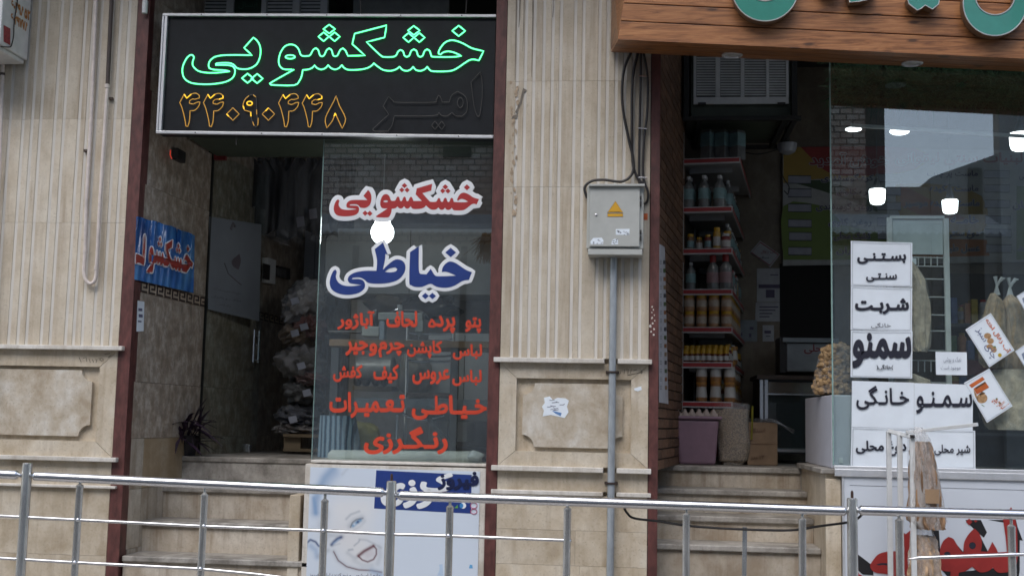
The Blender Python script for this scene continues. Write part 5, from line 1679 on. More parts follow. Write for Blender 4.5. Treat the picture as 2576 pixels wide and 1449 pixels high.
for u, v, a, b, lab in ((2147, 326, 20, 5, 'flat round ceiling lamp below the turf nearest the pane edge'), (2263, 331, 24, 9, 'domed ceiling lamp below the turf beside the flat one')):
    c = W(u, v, .9); k_ = M_PX(.9)
    t = thing('ceiling_lamp', lab, 'lamp', c)
    MB().blob(c, (a * k_, a * k_ * .8, b * k_ * 1.0), 1, 0, 24, 10).build('diffuser', LAMP, t, smooth=True)
    MB().lathe([(a * k_ * .5, 0), (a * k_ * .4, .03), (.002, .035), (.002, CEIL - c.z - .02)], c, 14).build('holder', IRONL, t)

# bulb in the laundry
c = W(962, 585, .95); k_ = M_PX(.95)
lbp = thing('hanging_bulb', 'large white light bulb glowing behind the laundry window', 'lamp', c)
prof = [(0, -31)] + [(29.5 * cos(radians(a)), 31 * sin(radians(a)) - 0) for a in range(-80, 36, 10)] + [(21, 22), (19, 30), (18.5, 36)]
MB().lathe([(r * k_, z_ * k_) for r, z_ in prof], c, 28).build('globe', BULB, lbp, smooth=60)
MB().lathe([(18 * k_, 36.2 * k_), (15 * k_, 50 * k_), (13 * k_, 70 * k_), (.004, 72 * k_), (.004, CEIL - c.z - .02)], c, 14).build('socket', WHITEM, lbp, smooth=40)

# ------------------------------------------------------------------ grocery: cooler above the door
gc = thing('air_cooler', 'olive air cooler with white louvred front hung in the grocery doorway', 'air cooler', W(1865, 290, 1.3))
QY = 1.25
xa, xb = Xp(1738, 220, QY), Xp(1992, 220, QY)
za, zb = Zp(1865, 292, QY), Zp(1865, 60, QY)
MB().box((xa, QY + .03, za), (xb, QY + .85, zb)).build('cabinet', OLIVE, gc, bevel=.006)
rb(1745, 60, 1984, 262, QY + .012, QY + .0295).build('grille_back', mat('grille_dark', (.03, .03, .03), .7), gc)
m = MB()
for a, b in ((1745, 1752), (1800, 1812), (1863, 1873), (1927, 1935), (1977, 1984)):
    rb(a, 60, b, 244, QY, QY + .0115, m)
rb(1745, 244.5, 1984, 262, QY, QY + .0115, m)
m.build('grille_frame', WHITEM, gc)
for a, b in ((1752.5, 1799.5), (1812.5, 1862.5), (1873.5, 1926.5), (1935.5, 1976.5)):
    v = 120
    while v < 243:
        MB().bar(W(a, v, QY + .006), W(b, v, QY + .006), .003, .0135, 0, (0, .3, 1)).build('louvre', WHITEM, gc)
        v += 6.6
m = MB()
for u in (1766, 1966):
    rb(u - 10, 258, u + 10, 264, QY - .006, QY - .0005, m)
m.build('catch', RUBBER, gc)
IRON = mat('dark_angle_iron', (.012, .012, .011), .6)
m = MB()
zf = za - .008
m.box((Xp(1718, 295, QY), QY - .03, zf - .03), (Xp(2014, 295, QY), QY + .012, zf))
m.box((Xp(1718, 295, QY), QY + .86, zf - .03), (Xp(2014, 295, QY), QY + .9, zf))
for u in (1735, 1760, 1975, 2000):
    x_ = Xp(u, 300, QY)
    m.box((x_ - .018, QY + .0125, zf - .03), (x_ + .018, QY + .859, zf))
for u in (1727, 1998):
    x_ = Xp(u, 200, QY)
    m.box((x_ - .02, QY - .012, zf + .001), (x_ + .02, QY + .025, CEIL - .01))
m.build('support_frame', IRON, gc)
MB().tube(smooth_path([W(*q, QY + .9) for q in [(1840, 368), (1870, 382), (1905, 388), (1945, 380), (1980, 366)]], False, 90, 5), .005, 6).build('cord', RUBBER, gc)
dm = thing('dome_camera', 'pale dome fixture hanging below the cooler corner', 'fixture', W(1980, 375, 1.9))
c = W(1980, 372, 1.9)
MB().lathe([(.075, .03), (.075, 0), (.06, -.035), (.03, -.05), (0, -.053)], c, 16).build('dome', mat('grey_plastic', (.25, .26, .28), .3), dm, smooth=True)
MB().lathe([(.02, .031), (.02, .25)], c, 8).build('stem', IRON, dm)
MB().tube(smooth_path([W(*q, 1.9) for q in [(1968, 395), (1962, 420), (1972, 450), (1985, 470), (1982, 490), (1972, 480)]], False, 90, 5), .004, 5).build('cord', RUBBER, dm)

# ------------------------------------------------------------------ grocery: shelf unit running back beside the brick wall
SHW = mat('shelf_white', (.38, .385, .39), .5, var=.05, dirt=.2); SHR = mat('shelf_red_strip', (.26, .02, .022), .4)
S0 = W(1714, 900, 1.45); S0.z = 0                       # near left corner
su = thing('shelf_unit', 'white shelf unit with red edge strips full of jars and bottles', 'shelves', S0 + Vector((.2, .5, FR)))
def sp(a, s, z):                                         # a: across the end, s: along the unit
    return S0 + (-Nn * -1) * a * 1.0 + D * s + Vector((0, 0, z))
wid = (Xp(1838, 900, 1.45) - S0.x)
LEN = 1.75
def sbx(a0, a1, s0, s1, z0_, z1_, mb=None, mi=0):
    m = mb or MB()
    return m.hexa([sp(a0, s0, z0_), sp(a1, s0, z0_), sp(a1, s0, z1_), sp(a0, s0, z1_)], [sp(a0, s1, z0_), sp(a1, s1, z0_), sp(a1, s1, z1_), sp(a0, s1, z1_)], mi)
zsh = [Zp(1775, v, 1.45) for v in (1012, 913, 825, 730, 628, 524, 402)]
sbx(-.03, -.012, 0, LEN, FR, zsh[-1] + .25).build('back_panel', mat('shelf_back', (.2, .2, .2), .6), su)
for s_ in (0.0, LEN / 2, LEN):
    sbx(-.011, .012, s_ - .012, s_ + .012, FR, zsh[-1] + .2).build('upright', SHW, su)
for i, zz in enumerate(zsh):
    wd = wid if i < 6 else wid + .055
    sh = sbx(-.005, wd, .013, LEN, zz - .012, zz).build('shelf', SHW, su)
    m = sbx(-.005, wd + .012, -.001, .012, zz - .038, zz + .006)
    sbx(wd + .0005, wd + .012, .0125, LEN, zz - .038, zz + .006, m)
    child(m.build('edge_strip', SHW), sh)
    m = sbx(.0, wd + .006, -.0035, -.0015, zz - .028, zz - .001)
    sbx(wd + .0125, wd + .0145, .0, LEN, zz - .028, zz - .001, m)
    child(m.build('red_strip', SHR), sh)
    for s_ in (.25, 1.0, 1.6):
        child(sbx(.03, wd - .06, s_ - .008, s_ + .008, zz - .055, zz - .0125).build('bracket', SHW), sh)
# products: one prototype mesh per kind, copied
def proto(name, prof, mats, n=12, sx=1, sy=1):
    o = MB().lathe(prof, (0, 0, 0), n, sx=sx, sy=sy).build(name, mats, None, smooth=45)
    col.objects.unlink(o)
    return o
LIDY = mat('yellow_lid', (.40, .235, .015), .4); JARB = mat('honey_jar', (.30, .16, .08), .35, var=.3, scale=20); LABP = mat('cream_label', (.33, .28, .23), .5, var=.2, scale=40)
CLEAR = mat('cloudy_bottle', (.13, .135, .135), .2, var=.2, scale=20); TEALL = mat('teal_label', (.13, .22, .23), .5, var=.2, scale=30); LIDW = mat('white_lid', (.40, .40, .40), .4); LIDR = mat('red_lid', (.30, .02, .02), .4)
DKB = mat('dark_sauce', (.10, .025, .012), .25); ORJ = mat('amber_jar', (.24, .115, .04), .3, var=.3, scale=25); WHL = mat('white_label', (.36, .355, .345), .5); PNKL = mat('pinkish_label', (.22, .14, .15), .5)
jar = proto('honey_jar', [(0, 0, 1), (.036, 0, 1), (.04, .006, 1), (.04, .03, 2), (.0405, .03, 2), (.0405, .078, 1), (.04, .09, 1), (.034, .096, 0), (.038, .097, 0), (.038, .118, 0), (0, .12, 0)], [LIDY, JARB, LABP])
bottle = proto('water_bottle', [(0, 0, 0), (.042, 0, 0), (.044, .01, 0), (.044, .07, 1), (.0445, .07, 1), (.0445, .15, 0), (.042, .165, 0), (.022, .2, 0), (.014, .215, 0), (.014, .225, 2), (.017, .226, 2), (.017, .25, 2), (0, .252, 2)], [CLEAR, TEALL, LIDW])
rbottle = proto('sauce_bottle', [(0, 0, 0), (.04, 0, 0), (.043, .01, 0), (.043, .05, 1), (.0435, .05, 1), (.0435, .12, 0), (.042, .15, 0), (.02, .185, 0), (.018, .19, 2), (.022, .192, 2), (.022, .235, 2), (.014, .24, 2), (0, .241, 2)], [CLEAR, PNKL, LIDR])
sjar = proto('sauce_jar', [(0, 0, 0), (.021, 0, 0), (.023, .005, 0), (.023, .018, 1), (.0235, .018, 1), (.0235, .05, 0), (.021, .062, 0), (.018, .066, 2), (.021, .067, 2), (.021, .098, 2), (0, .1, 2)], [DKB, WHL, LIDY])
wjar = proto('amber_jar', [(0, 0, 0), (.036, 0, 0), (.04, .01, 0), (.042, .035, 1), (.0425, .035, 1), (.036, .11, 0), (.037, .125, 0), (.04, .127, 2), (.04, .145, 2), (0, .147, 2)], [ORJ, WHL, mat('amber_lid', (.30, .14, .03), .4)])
jug = proto('milk_jug', [(0, 0, 0), (.055, 0, 0), (.058, .01, 0), (.058, .10, 1), (.0585, .10, 1), (.0585, .2, 0), (.05, .22, 0), (.0, .225, 0)], [CLEAR, TEALL, LIDW], 4)
def put(pr, a, s, z, label, cat, grp, sc_=1.0):
    o = pr.copy()
    col.objects.link(o)
    o.location = sp(a, s, z + .001)
    o.rotation_euler = (0, 0, rnd.uniform(0, 6.3))
    j_ = rnd.uniform(.96, 1.04)
    o.scale = (sc_, sc_, sc_ * j_)
    return tag(o, label, cat, grp)
z7 = zsh[6]
for i in range(3):
    put(jug, wid * .52 + i * .105, .08, z7, 'pale carton jug on the topmost white shelf', 'jug', 'jugs on the topmost shelf')
for j in range(2):
    for i in range(3):
        put(bottle, .04 + i * .115 * wid / .36, .06 + j * .11, zsh[5], 'cloudy water bottle with teal label on the second highest shelf', 'bottle', 'water bottles in the shelf unit')
for j in range(8):
    put(bottle, wid - .05, .32 + j * .11, zsh[5], 'cloudy water bottle in the row along the unit side', 'bottle', 'water bottles along the unit side')
put(rbottle, wid * .62, .08, zsh[3], 'sauce bottle with tall red cap on the middle shelf', 'bottle', 'red capped bottles', 1.1)
put(rbottle, wid * .88, .08, zsh[3], 'sauce bottle with tall red cap on the middle shelf', 'bottle', 'red capped bottles', 1.1)
put(bottle, wid * .16, .09, zsh[3], 'single tan bottle beside the red capped ones', 'bottle', None, .85)
for j in range(9):
    put(bottle, wid - .04, .2 + j * .12, zsh[4] , 'clear bottle in the row along the third highest shelf', 'bottle', 'bottles along the third highest shelf', .85)
    put(rbottle if j % 3 == 0 else bottle, wid - .04, .24 + j * .12, zsh[3], 'bottle in the row along the middle shelf side', 'bottle', 'bottles along the middle shelf', .9)
for k_ in range(2):
    for i in range(4):
        put(jar, .05 + i * (wid - .07) / 3.15, .05, zsh[2] + k_ * .122, 'honey jar with yellow lid stacked at the end of the shelf unit', 'jar', 'honey jars with yellow lids', 1.0)
    for j in range(11):
        put(jar, wid - .035, .15 + j * .09, zsh[2] + k_ * .122, 'honey jar with yellow lid in the long row along the unit side', 'jar', 'honey jars along the unit side', .98)
for j in range(2):
    for i in range(8):
        put(sjar, .03 + i * (wid - .04) / 7.6, .03 + j * .055, zsh[1] + .03 * j, 'small dark sauce jar with yellow lid', 'jar', 'small sauce jars', 1.0)
for i in range(5):
    put(wjar, .07 + i * .07, .2, zsh[1], 'dark red preserve jar behind the small sauce jars', 'jar', 'preserve jars', .9)
for j in range(16):
    put(sjar, wid - .02, .16 + j * .06, zsh[1], 'small dark sauce jar in the row along the unit side', 'jar', 'sauce jars along the unit side', 1.15)
for k_ in range(2):
    for i in range(3):
        put(wjar, .14 + i * .1, .05, zsh[0] + k_ * .147, 'amber jar with white label on the lowest visible shelf', 'jar', 'amber jars on the lowest visible shelf', 1.0)
    for j in range(9):
        put(wjar if j % 2 else jar, wid - .03, .2 + j * .1, zsh[0] + k_ * .147, 'amber jar in the row along the lowest visible shelf', 'jar', 'amber jars along the lowest visible shelf', .95)

# denser mixed stock along the shelves
g = random.Random(77)
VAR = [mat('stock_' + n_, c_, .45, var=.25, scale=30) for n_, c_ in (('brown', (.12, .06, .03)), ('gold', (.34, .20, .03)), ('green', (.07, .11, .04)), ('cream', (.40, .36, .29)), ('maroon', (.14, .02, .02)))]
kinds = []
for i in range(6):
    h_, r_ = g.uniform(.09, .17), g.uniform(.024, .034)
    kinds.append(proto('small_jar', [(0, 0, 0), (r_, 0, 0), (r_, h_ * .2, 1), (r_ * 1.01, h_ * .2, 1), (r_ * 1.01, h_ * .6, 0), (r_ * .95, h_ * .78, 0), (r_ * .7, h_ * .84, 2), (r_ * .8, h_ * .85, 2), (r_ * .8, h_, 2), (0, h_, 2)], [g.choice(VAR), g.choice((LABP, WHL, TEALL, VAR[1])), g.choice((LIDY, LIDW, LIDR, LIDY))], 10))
for zi, rows_ in ((0, 2), (1, 1), (3, 1), (4, 1)):
    for rr in range(rows_):
        s_ = .13
        while s_ < LEN - .06:
            put(g.choice(kinds), wid - .03 - .07 * rr - g.uniform(0, .012), s_, zsh[zi], 'small mixed jar in the packed row along the shelf unit', 'jar', 'mixed jars along the shelf unit', g.uniform(.9, 1.15))
            s_ += g.uniform(.062, .085)
for i in range(5):
    put(g.choice(kinds), .05 + i * (wid - .08) / 4.2, .1 + g.uniform(-.01, .02), zsh[4], 'small dim jar on the end of the third highest shelf', 'jar', 'dim jars on the third highest shelf', g.uniform(.9, 1.2))

# ------------------------------------------------------------------ grocery: things on the floor
bk = thing('plastic_bin', 'dusty pink plastic bin with a wide rim', 'bin', W(1752, 1166, 1.15))
BY_ = 1.15
c = W(1756, 1166, BY_); k_ = M_PX(BY_)
PINK = mat('pink_plastic', (.235, .15, .195), .45, var=.06, spec=.4)
def tub(m, w0, w1, z0_, z1_, dx=0):
    a, b = w0 * k_, w1 * k_
    r0_, r1_ = [(-a, -a * .9), (a, -a * .9), (a, a * .9), (-a, a * .9)], [(-b, -b * .9), (b, -b * .9), (b, b * .9), (-b, b * .9)]
    m.hexa([(c.x + p[0], BY_ + .2 + p[1], z0_) for p in r0_], [(c.x + p[0], BY_ + .2 + p[1], z1_) for p in r1_])
    return m
hz = Zp(1756, 1046, BY_) - FR
tub(MB(), 45, 53, FR + .002, FR + hz * .93).build('tub', PINK, bk, bevel=.018)
tub(MB(), 60, 61, FR + hz * .931, FR + hz).build('rim', PINK, bk, bevel=.008)
et = thing('egg_tray', 'moulded cardboard egg tray on the pink bin', 'egg tray', W(1750, 1045, BY_))
EGG = mat('moulded_pulp', (.40, .33, .29), .85, bmp=.3)
def eggf(s, t_):
    x = (s - .5) * 108 * k_; y = (t_ - .5) * 70 * k_
    zt_ = FR + hz + .03 + .022 * sin(s * 6 * 2 * pi - pi / 2) * (.75 + .25 * cos(t_ * 4 * 2 * pi))
    if t_ < .03:
        zt_ = FR + hz + .002
    return Vector((c.x - .01 + x, BY_ + .2 + y, zt_))
MB().grid(eggf, 72, 28).build('tray', EGG, et, smooth=60)
GRAIN = mat('dried_grain', (.26, .20, .14), .8, var=.6, scale=90, bmp=1.0, bscale=110)
gs = thing('grain_sack', 'tall clear sack of dried pods standing beside the pink bin', 'sack', W(1850, 1162, 1.25))
c2 = W(1848, 1163, 1.25); k2 = M_PX(1.25)
def sackf(rk_, top_):
    def fn(s, t_):
        a = 2 * pi * s
        def sp_(q): return math.copysign(abs(q) ** .6, q)
        r = (44 - 3 * (1 - t_) ** 3 * 3) * k2 * rk_ * (1 if t_ > .04 else .8) * (1 + .02 * sin(5 * a + 9 * t_))
        return Vector((c2.x + r * sp_(cos(a)) + .008 * sin(6 * t_), 1.25 + .2 + r * .8 * sp_(sin(a)), FR + .003 + t_ * top_ + .008 * sin(3 * a) * t_))
    return fn
hs = Zp(1848, 1015, 1.25) - FR
m = MB().grid(sackf(.97, hs * .90), 36, 30)
n0 = 31
m.add([Vector((c2.x, 1.45, FR + hs * .91))] + [sackf(.97, hs * .90)(i / 36, 1) for i in range(36)], [(0, i + 1, (i + 1) % 36 + 1) for i in range(36)])
m.build('pods', GRAIN, gs, smooth=50)
MB().grid(sackf(1.0, hs), 36, 30).build('plastic_bag', FILM, gs, smooth=50)
ys = MB().grid(lambda s, t_: Vector((c2.x + 44 * k2 + .014 * sin(pi * s) + .01 * t_, 1.42 + .05 * (s - .5), FR + hs * (.42 + .55 * t_))), 6, 14).build('yellow_net', mat('yellow_net', (.24, .21, .02), .6, var=.3), gs)
GREYB = mat('kraft_carton', (.215, .14, .085), .75, var=.1, bmp=.1)
cbx = thing('cardboard_box', 'brown cardboard carton with a crumpled plastic sheet on top', 'carton', W(1918, 1163, 1.35))
m = MB(); c3 = W(1918, 1163, 1.42)
zb3 = Zp(1918, 1062, 1.42)
x0_, x1_ = Xp(1880, 1110, 1.42), Xp(1956, 1110, 1.42)
MB().box((x0_, 1.42, FR + .002), (x1_, 1.75, zb3)).build('carton', GREYB, cbx, bevel=.004)
MB().box((x0_ - .001, 1.417, (FR + zb3) / 2 - .003), (x1_ + .001, 1.4195, (FR + zb3) / 2)).build('seam', DBR, cbx)
letter('اسنک', (1886, 1077, 1925, 1086), DBR, cbx, onY(1.416)); letter('۲۴ عدد', (1888, 1145, 1922, 1154), DBR, cbx, onY(1.416))
MB().grid(lambda s, t_: Vector((x0_ - .02 + (x1_ - x0_ + .14) * s, 1.4 + .36 * t_, zb3 + .012 + .018 * sin(7 * s + 4 * t_) * sin(9 * t_ + 2) - .25 * max(0, s - .62) ** 1.3)), 22, 14).build('plastic_sheet', film('grey_film', (.35, .37, .4), .6), cbx, smooth=60)
rc = MB().box((Xp(1800, 1100, 1.7), 1.66, FR + .05), (Xp(1822, 1100, 1.7), 1.76, Zp(1810, 1050, 1.7))).build('red_crate', mat('red_crate', (.30, .025, .02), .5), bevel=.01)
tag(rc, 'red plastic crate edge between pink bin and clear sack', 'crate')

# ------------------------------------------------------------------ grocery: fridges at the back
STEEL = mat('brushed_counter', (.30, .31, .32), .3, .8, var=.15, scale=6)
fr1 = thing('display_fridge', 'glass fronted display fridge with chrome frame', 'fridge', W(1980, 1135, 1.95))
FY = 1.95
fx0, fx1, fz0, fz1 = Xp(1912, 1040, FY), Xp(2062, 1040, FY), Zp(1980, 1140, FY), Zp(1980, 952, FY)
MB().box((fx0, FY + .02, fz0), (fx1, FY + .55, fz1)).build('cabinet', mat('fridge_dark', (.05, .05, .055), .4), fr1)
m = MB()
rb(1912, 955, 1920, 1140, FY, FY + .019, m); rb(1924, 955, 1932, 1140, FY, FY + .019, m)
rb(1932.5, 1130, 2062, 1137, FY, FY + .019, m); rb(1932.5, 990, 2062, 994, FY, FY + .019, m)
m.build('chrome_frame', CHROME, fr1)
rb(1905, 944, 2066, 954, FY - .04, FY + .55).build('wooden_top', mat('dark_counter_top', (.06, .04, .03), .5), fr1)
rb(1933, 962, 2062, 989, FY, FY + .015).build('reflective_band', mat('polished_band', (.45, .43, .40), .12, .9), fr1)
rb(1933, 995, 2062, 1129, FY + .008, FY + .012).build('pane', glass('fridge_glass', (.8, .85, .85)), fr1)
cupm = mat('pale_container', (.34, .38, .40), .4)
cup = proto('milk_container', [(0, 0), (.075, 0), (.08, .01), (.08, .22), (.07, .235), (0, .24)], [cupm], 14)
for i, u in enumerate((1950, 1978, 2010, 2040)):
    o = cup.copy(); col.objects.link(o); o.location = W(u, 1128, FY - .0) + Vector((0, .12, 0)); o.location.z = fz0 + .04
    tag(o, 'pale round container standing in the display fridge', 'container', 'containers in the display fridge')
MB().box((fx0 + .09, FY + .014, fz0 + .02), (fx1 - .03, FY + .019, fz0 + .04)).build('inner_ledge', STEEL, fr1)
fr2 = thing('milk_dispenser', 'steel dispenser with red lettering on the counter', 'dispenser', W(2030, 925, 2.15))
rb(1978, 862, 2105, 936, 2.2, 2.6).build('body', STEEL, fr2, bevel=.01)
rb(1970, 850, 2110, 861, 2.17, 2.62).build('lid', mat('frosted_lid', (.2, .23, .25), .3), fr2)
letter('محلی', (2023, 866, 2082, 890), mat('dim_red_ink', (.20, .02, .025), .5), fr2, onY(2.199), bold=.02)
rb(1962, 848, 1977, 938, 2.2, 2.5).build('side_post', RUBBER, fr2)

# notices on the back wall
def wallpaper_(label, quad, lines, m_=None, Y=2.745):
    t = thing('wall_notice', label, 'notice', W(*quad[2], Y))
    pp(quad, Y, -.002).build('sheet', m_ or mat('dim_paper', (.30, .31, .33), .7), t)
    if lines:
        mm = MB()
        for (a, b, c_, d_) in lines:
            mm.prism([[W(a, b, Y - .0035), W(c_, b, Y - .0035), W(c_, d_, Y - .0035), W(a, d_, Y - .0035)]], (0, 0, 0))
        mm.build('print', mat('dim_print', (.06, .05, .09), .7), t)
    return t
KV = C2(1880, 380, 2.3367)
dc_ = wallpaper_('diamond hung white card with red border on the grocery wall', [KV(740, 840), KV(810, 760), KV(948, 855), KV(880, 942)], None)
m = MB(); q = [W(*KV(*p), 2.741) for p in ((752, 842), (812, 772), (936, 856), (876, 930))]
m.tube(q, .004, 5, True); m.build('border', SHR, dc_)
letter('آب زغال', (*KV(815, 822), *KV(915, 850)), mat('dim_red_print', (.2, .03, .04), .6), dc_, onY(2.742))
letter('سالم', (*KV(800, 868), *KV(870, 890)), INK, dc_, onY(2.742))
wallpaper_('white wall notice with a fruit picture', [KV(788, 950), KV(952, 950), KV(952, 1180), KV(788, 1180)], [(*KV(880, 992), *KV(935, 998)), (*KV(800, 1060), *KV(950, 1085)), (*KV(850, 1095), *KV(910, 1150))])
wallpaper_('white wall notice with lines of writing below the fruit picture', [KV(780, 1183), KV(950, 1183), KV(950, 1312), KV(776, 1312)], [(*KV(805, 1210 + i * 22), *KV(935 - 20 * i, 1218 + i * 22)) for i in range(4)])
wallpaper_('large faded wall sheet with small drawings', [KV(660, 1303), KV(790, 1303), KV(790, 1449), KV(660, 1449)], [(*KV(740, 1350), *KV(765, 1368)), (*KV(735, 1395), *KV(750, 1420)), (*KV(680, 1390), *KV(690, 1410))], mat('dim_blue_paper', (.16, .18, .20), .7))
wallpaper_('small wall note beside the faded sheet', [KV(828, 1338), KV(905, 1338), KV(905, 1449), KV(828, 1449)], [(*KV(840, 1375), *KV(885, 1395)), (*KV(850, 1410), *KV(880, 1416))])

# long product poster strip on the brick wall
KS = C2(1400, 850, 1.7317)
ps = thing('poster_strip', 'long white poster strip with small pictures on the brick wall', 'poster', WP(1670, 1010, bw(0, 0, .01), Nn))
def bs(u, v, o=.008): return WP(u, v, bw(0, 0, o), Nn)
MB().prism([[bs(1656, 612), bs(1672, 622), bs(1681, 1016), bs(1658, 1012)]], Nn * .001).build('sheet', mat('poster_white', (.50, .50, .53), .5, var=.1), ps)
m = MB()
g = random.Random(5)
for i in range(16):
    v = 655 + i * 21
    m.prism([[bs(1668 + i * .3, v, .0095), bs(1674 + i * .3, v, .0095), bs(1674 + i * .3, v + 10, .0095), bs(1668 + i * .3, v + 10, .0095)]], (0, 0, 0), i % 4)
    for j in range(3):
        m.prism([[bs(1660, v + j * 4, .0095), bs(1665, v + j * 4, .0095), bs(1665, v + j * 4 + 1.3, .0095), bs(1660, v + j * 4 + 1.3, .0095)]], (0, 0, 0), 0)
m.build('picture', [mat('pic_dark', (.06, .06, .07), .5), mat('pic_green', (.06, .10, .03), .5), mat('pic_orange', (.28, .11, .03), .5), mat('pic_tan', (.25, .17, .09), .5)], ps)

# ------------------------------------------------------------------ menu banner on the back wall
MY = 2.70
mn = thing('menu_banner', 'wide yellow and green price banner with red title', 'banner', W(2250, 650, MY))
KM = C2(2250, 400, 3.4347)
def mp(pts, y, m_, nm, c=60):
    MB().prism([[W(*KM(*p), y) for p in sm(pts, c)]], (0, 0, 0)).build(nm, m_, mn)
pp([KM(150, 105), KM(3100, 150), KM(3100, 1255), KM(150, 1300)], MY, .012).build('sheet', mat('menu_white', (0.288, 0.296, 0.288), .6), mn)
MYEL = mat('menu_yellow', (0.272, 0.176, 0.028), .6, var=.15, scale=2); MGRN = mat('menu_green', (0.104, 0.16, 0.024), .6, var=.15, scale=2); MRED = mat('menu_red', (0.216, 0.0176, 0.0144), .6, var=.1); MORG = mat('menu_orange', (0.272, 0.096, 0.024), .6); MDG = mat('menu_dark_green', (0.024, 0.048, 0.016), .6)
mp([(155, 110), (1500, 118), (1500, 330), (900, 420), (500, 430), (155, 470)], MY - .0006, MYEL, 'yellow_field', 90)
mp([(330, 108), (1480, 118), (1480, 330), (900, 400), (600, 360), (420, 200)], MY - .0012, MRED, 'red_field', 90)
mp([(155, 470), (520, 440), (800, 520), (1080, 690), (1100, 760), (700, 600), (300, 480)], MY - .0018, MDG, 'dark_swoosh', 60)
mp([(155, 700), (500, 690), (640, 760), (800, 900), (1200, 1000), (1200, 1240), (155, 1240)], MY - .0024, MGRN, 'green_field', 90)
mp([(1280, 480), (1700, 480), (2150, 600), (2170, 950), (1700, 1000), (1330, 800)], MY - .0006, MYEL, 'yellow_field', 90)
mp([(1330, 470), (1750, 700), (2000, 830), (1700, 850), (1330, 700)], MY - .0012, MORG, 'orange_swoosh', 60)
mp([(1450, 1020), (2200, 1040), (2230, 1200), (1450, 1220)], MY - .0018, MORG, 'orange_field', 60)
mp([(1200, 900), (1450, 1000), (1450, 1230), (1200, 1230)], MY - .0024, MGRN, 'green_field', 60)
mp([(2500, 500), (3100, 520), (3100, 1240), (2500, 1240)], MY - .0024, MGRN, 'green_field', 60)
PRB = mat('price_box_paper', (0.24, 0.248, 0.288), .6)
boxes = [(203, 395, 433, 472), (203, 528, 436, 610), (203, 680, 436, 757), (205, 836, 438, 912), (212, 965, 438, 1045), (205, 1115, 438, 1192)]
boxes += [(1095, 380, 1333, 455), (1100, 515, 1335, 590), (1100, 662, 1336, 740), (1100, 820, 1336, 900), (1105, 955, 1336, 1032)]
boxes += [(2175, 342, 2430, 418), (2180, 484, 2430, 560), (2182, 640, 2432, 716), (2188, 800, 2440, 880), (2190, 932, 2448, 1012), (2196, 1086, 2448, 1166)]
for (a, b, c_, d_) in boxes:
    q = [KM(a, b), KM(c_, b + 3), KM(c_, d_ + 3), KM(a, d_)]
    ob = pp(q, MY - .003, -.001).build('price_box', PRB, mn)
    child(MB().tube([W(*p, MY - .0045) for p in q], .0035, 5, True).build('box_edge', INK), ob)
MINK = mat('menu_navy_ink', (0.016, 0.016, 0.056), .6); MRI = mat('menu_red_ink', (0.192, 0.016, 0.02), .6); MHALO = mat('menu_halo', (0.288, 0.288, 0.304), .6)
def mtext(s_, q, mm, bold=.02):
    a, b = KM(q[0], q[1]), KM(q[2], q[3])
    letter(s_, (a[0], a[1], b[0], b[1]), MHALO, mn, onY(MY - .0045), 'lettering_halo', bold + .05)
    letter(s_, (a[0], a[1], b[0], b[1]), mm, mn, onY(MY - .0065), 'lettering', bold)
mtext('خوش آمدید', (420, 170, 1210, 315), MRI, .03)
mtext('لبنیات سنتی لیقوانی', (1290, 165, 2560, 290), MRI, .03)
for s_, q in (('کره گوسفندی', (535, 380, 1060, 465)), ('کره گاوی', (690, 520, 1050, 600)), ('روغن گوسفندی', (485, 665, 1050, 755)), ('روغن گاوی', (610, 820, 1040, 910)), ('کشک محلی', (660, 965, 1035, 1050)), ('زعفران', (690, 1115, 1000, 1195)),
              ('ماست پر چرب', (1600, 345, 2110, 420)), ('ماست چکیده', (1630, 490, 2115, 575)), ('ماست چکیده موسیر', (1370, 635, 2125, 725)), ('خامــه', (1840, 795, 2115, 875)), ('دوغ سنتی', (1790, 945, 2120, 1030)), ('عسل طبیعی', (1680, 1085, 2130, 1175)),
              ('شیر محلی', (2525, 360, 2800, 440)), ('نان', (2460, 650, 2600, 740)), ('کنجد', (2515, 1080, 2700, 1165))):
    mtext(s_, q, MINK)

# dark product shelves under the menu
ds = thing('shelf_unit', 'dim shelves of jars and cartons under the price banner', 'shelves', W(2450, 1100, 2.3))
DSH = mat('dim_shelf', (.06, .06, .065), .6)
for v in (815, 905, 1000, 1090):
    rb(2380, v, 2720, v + 7, 2.2, 2.55).build('shelf', DSH, ds)
rb(2378, 690, 2722, 1180, 2.56, 2.6).build('back_panel', DARK, ds)
g = random.Random(8)
cm = [mat('dim_carton_' + n_, c_, .5, var=.2, scale=30) for n_, c_ in (('blue', (.08, .12, .26)), ('yellow', (.36, .27, .05)), ('green', (.10, .17, .08)), ('white', (.38, .38, .40)), ('orange', (.36, .15, .05)))]
for v in (814, 904, 999):
    u = 2392
    while u < 2600:
        w_ = g.uniform(14, 26); h_ = g.uniform(38, 66)
        if g.random() < .5:
            o = rb(u, v - h_, u + w_, v - .5, 2.24, 2.34).build('carton', [g.choice(cm)], bevel=.003)
            tag(o, 'small carton on the dim shelves under the banner', 'carton', 'cartons on the dim shelves')
        else:
            r_ = w_ / 2 * M_PX(2.25)
            b_ = W(u + w_ / 2, v - .5, 2.3)
            h2 = h_ * M_PX(2.25)
            o = MB().lathe([(0, 0, 0), (r_, 0, 0), (r_, h2 * .2, 1), (r_ * 1.01, h2 * .2, 1), (r_ * 1.01, h2 * .65, 0), (r_, h2 * .8, 0), (r_ * .6, h2 * .9, 2), (r_ * .65, h2 * .9, 2), (r_ * .65, h2, 2), (0, h2, 2)], b_, 10).build('jar', [g.choice(cm), g.choice(cm), g.choice((LIDY, LIDW, LIDR))], smooth=45)
            tag(o, 'small jar on the dim shelves under the banner', 'jar', 'jars on the dim shelves')
        u += w_ + 2
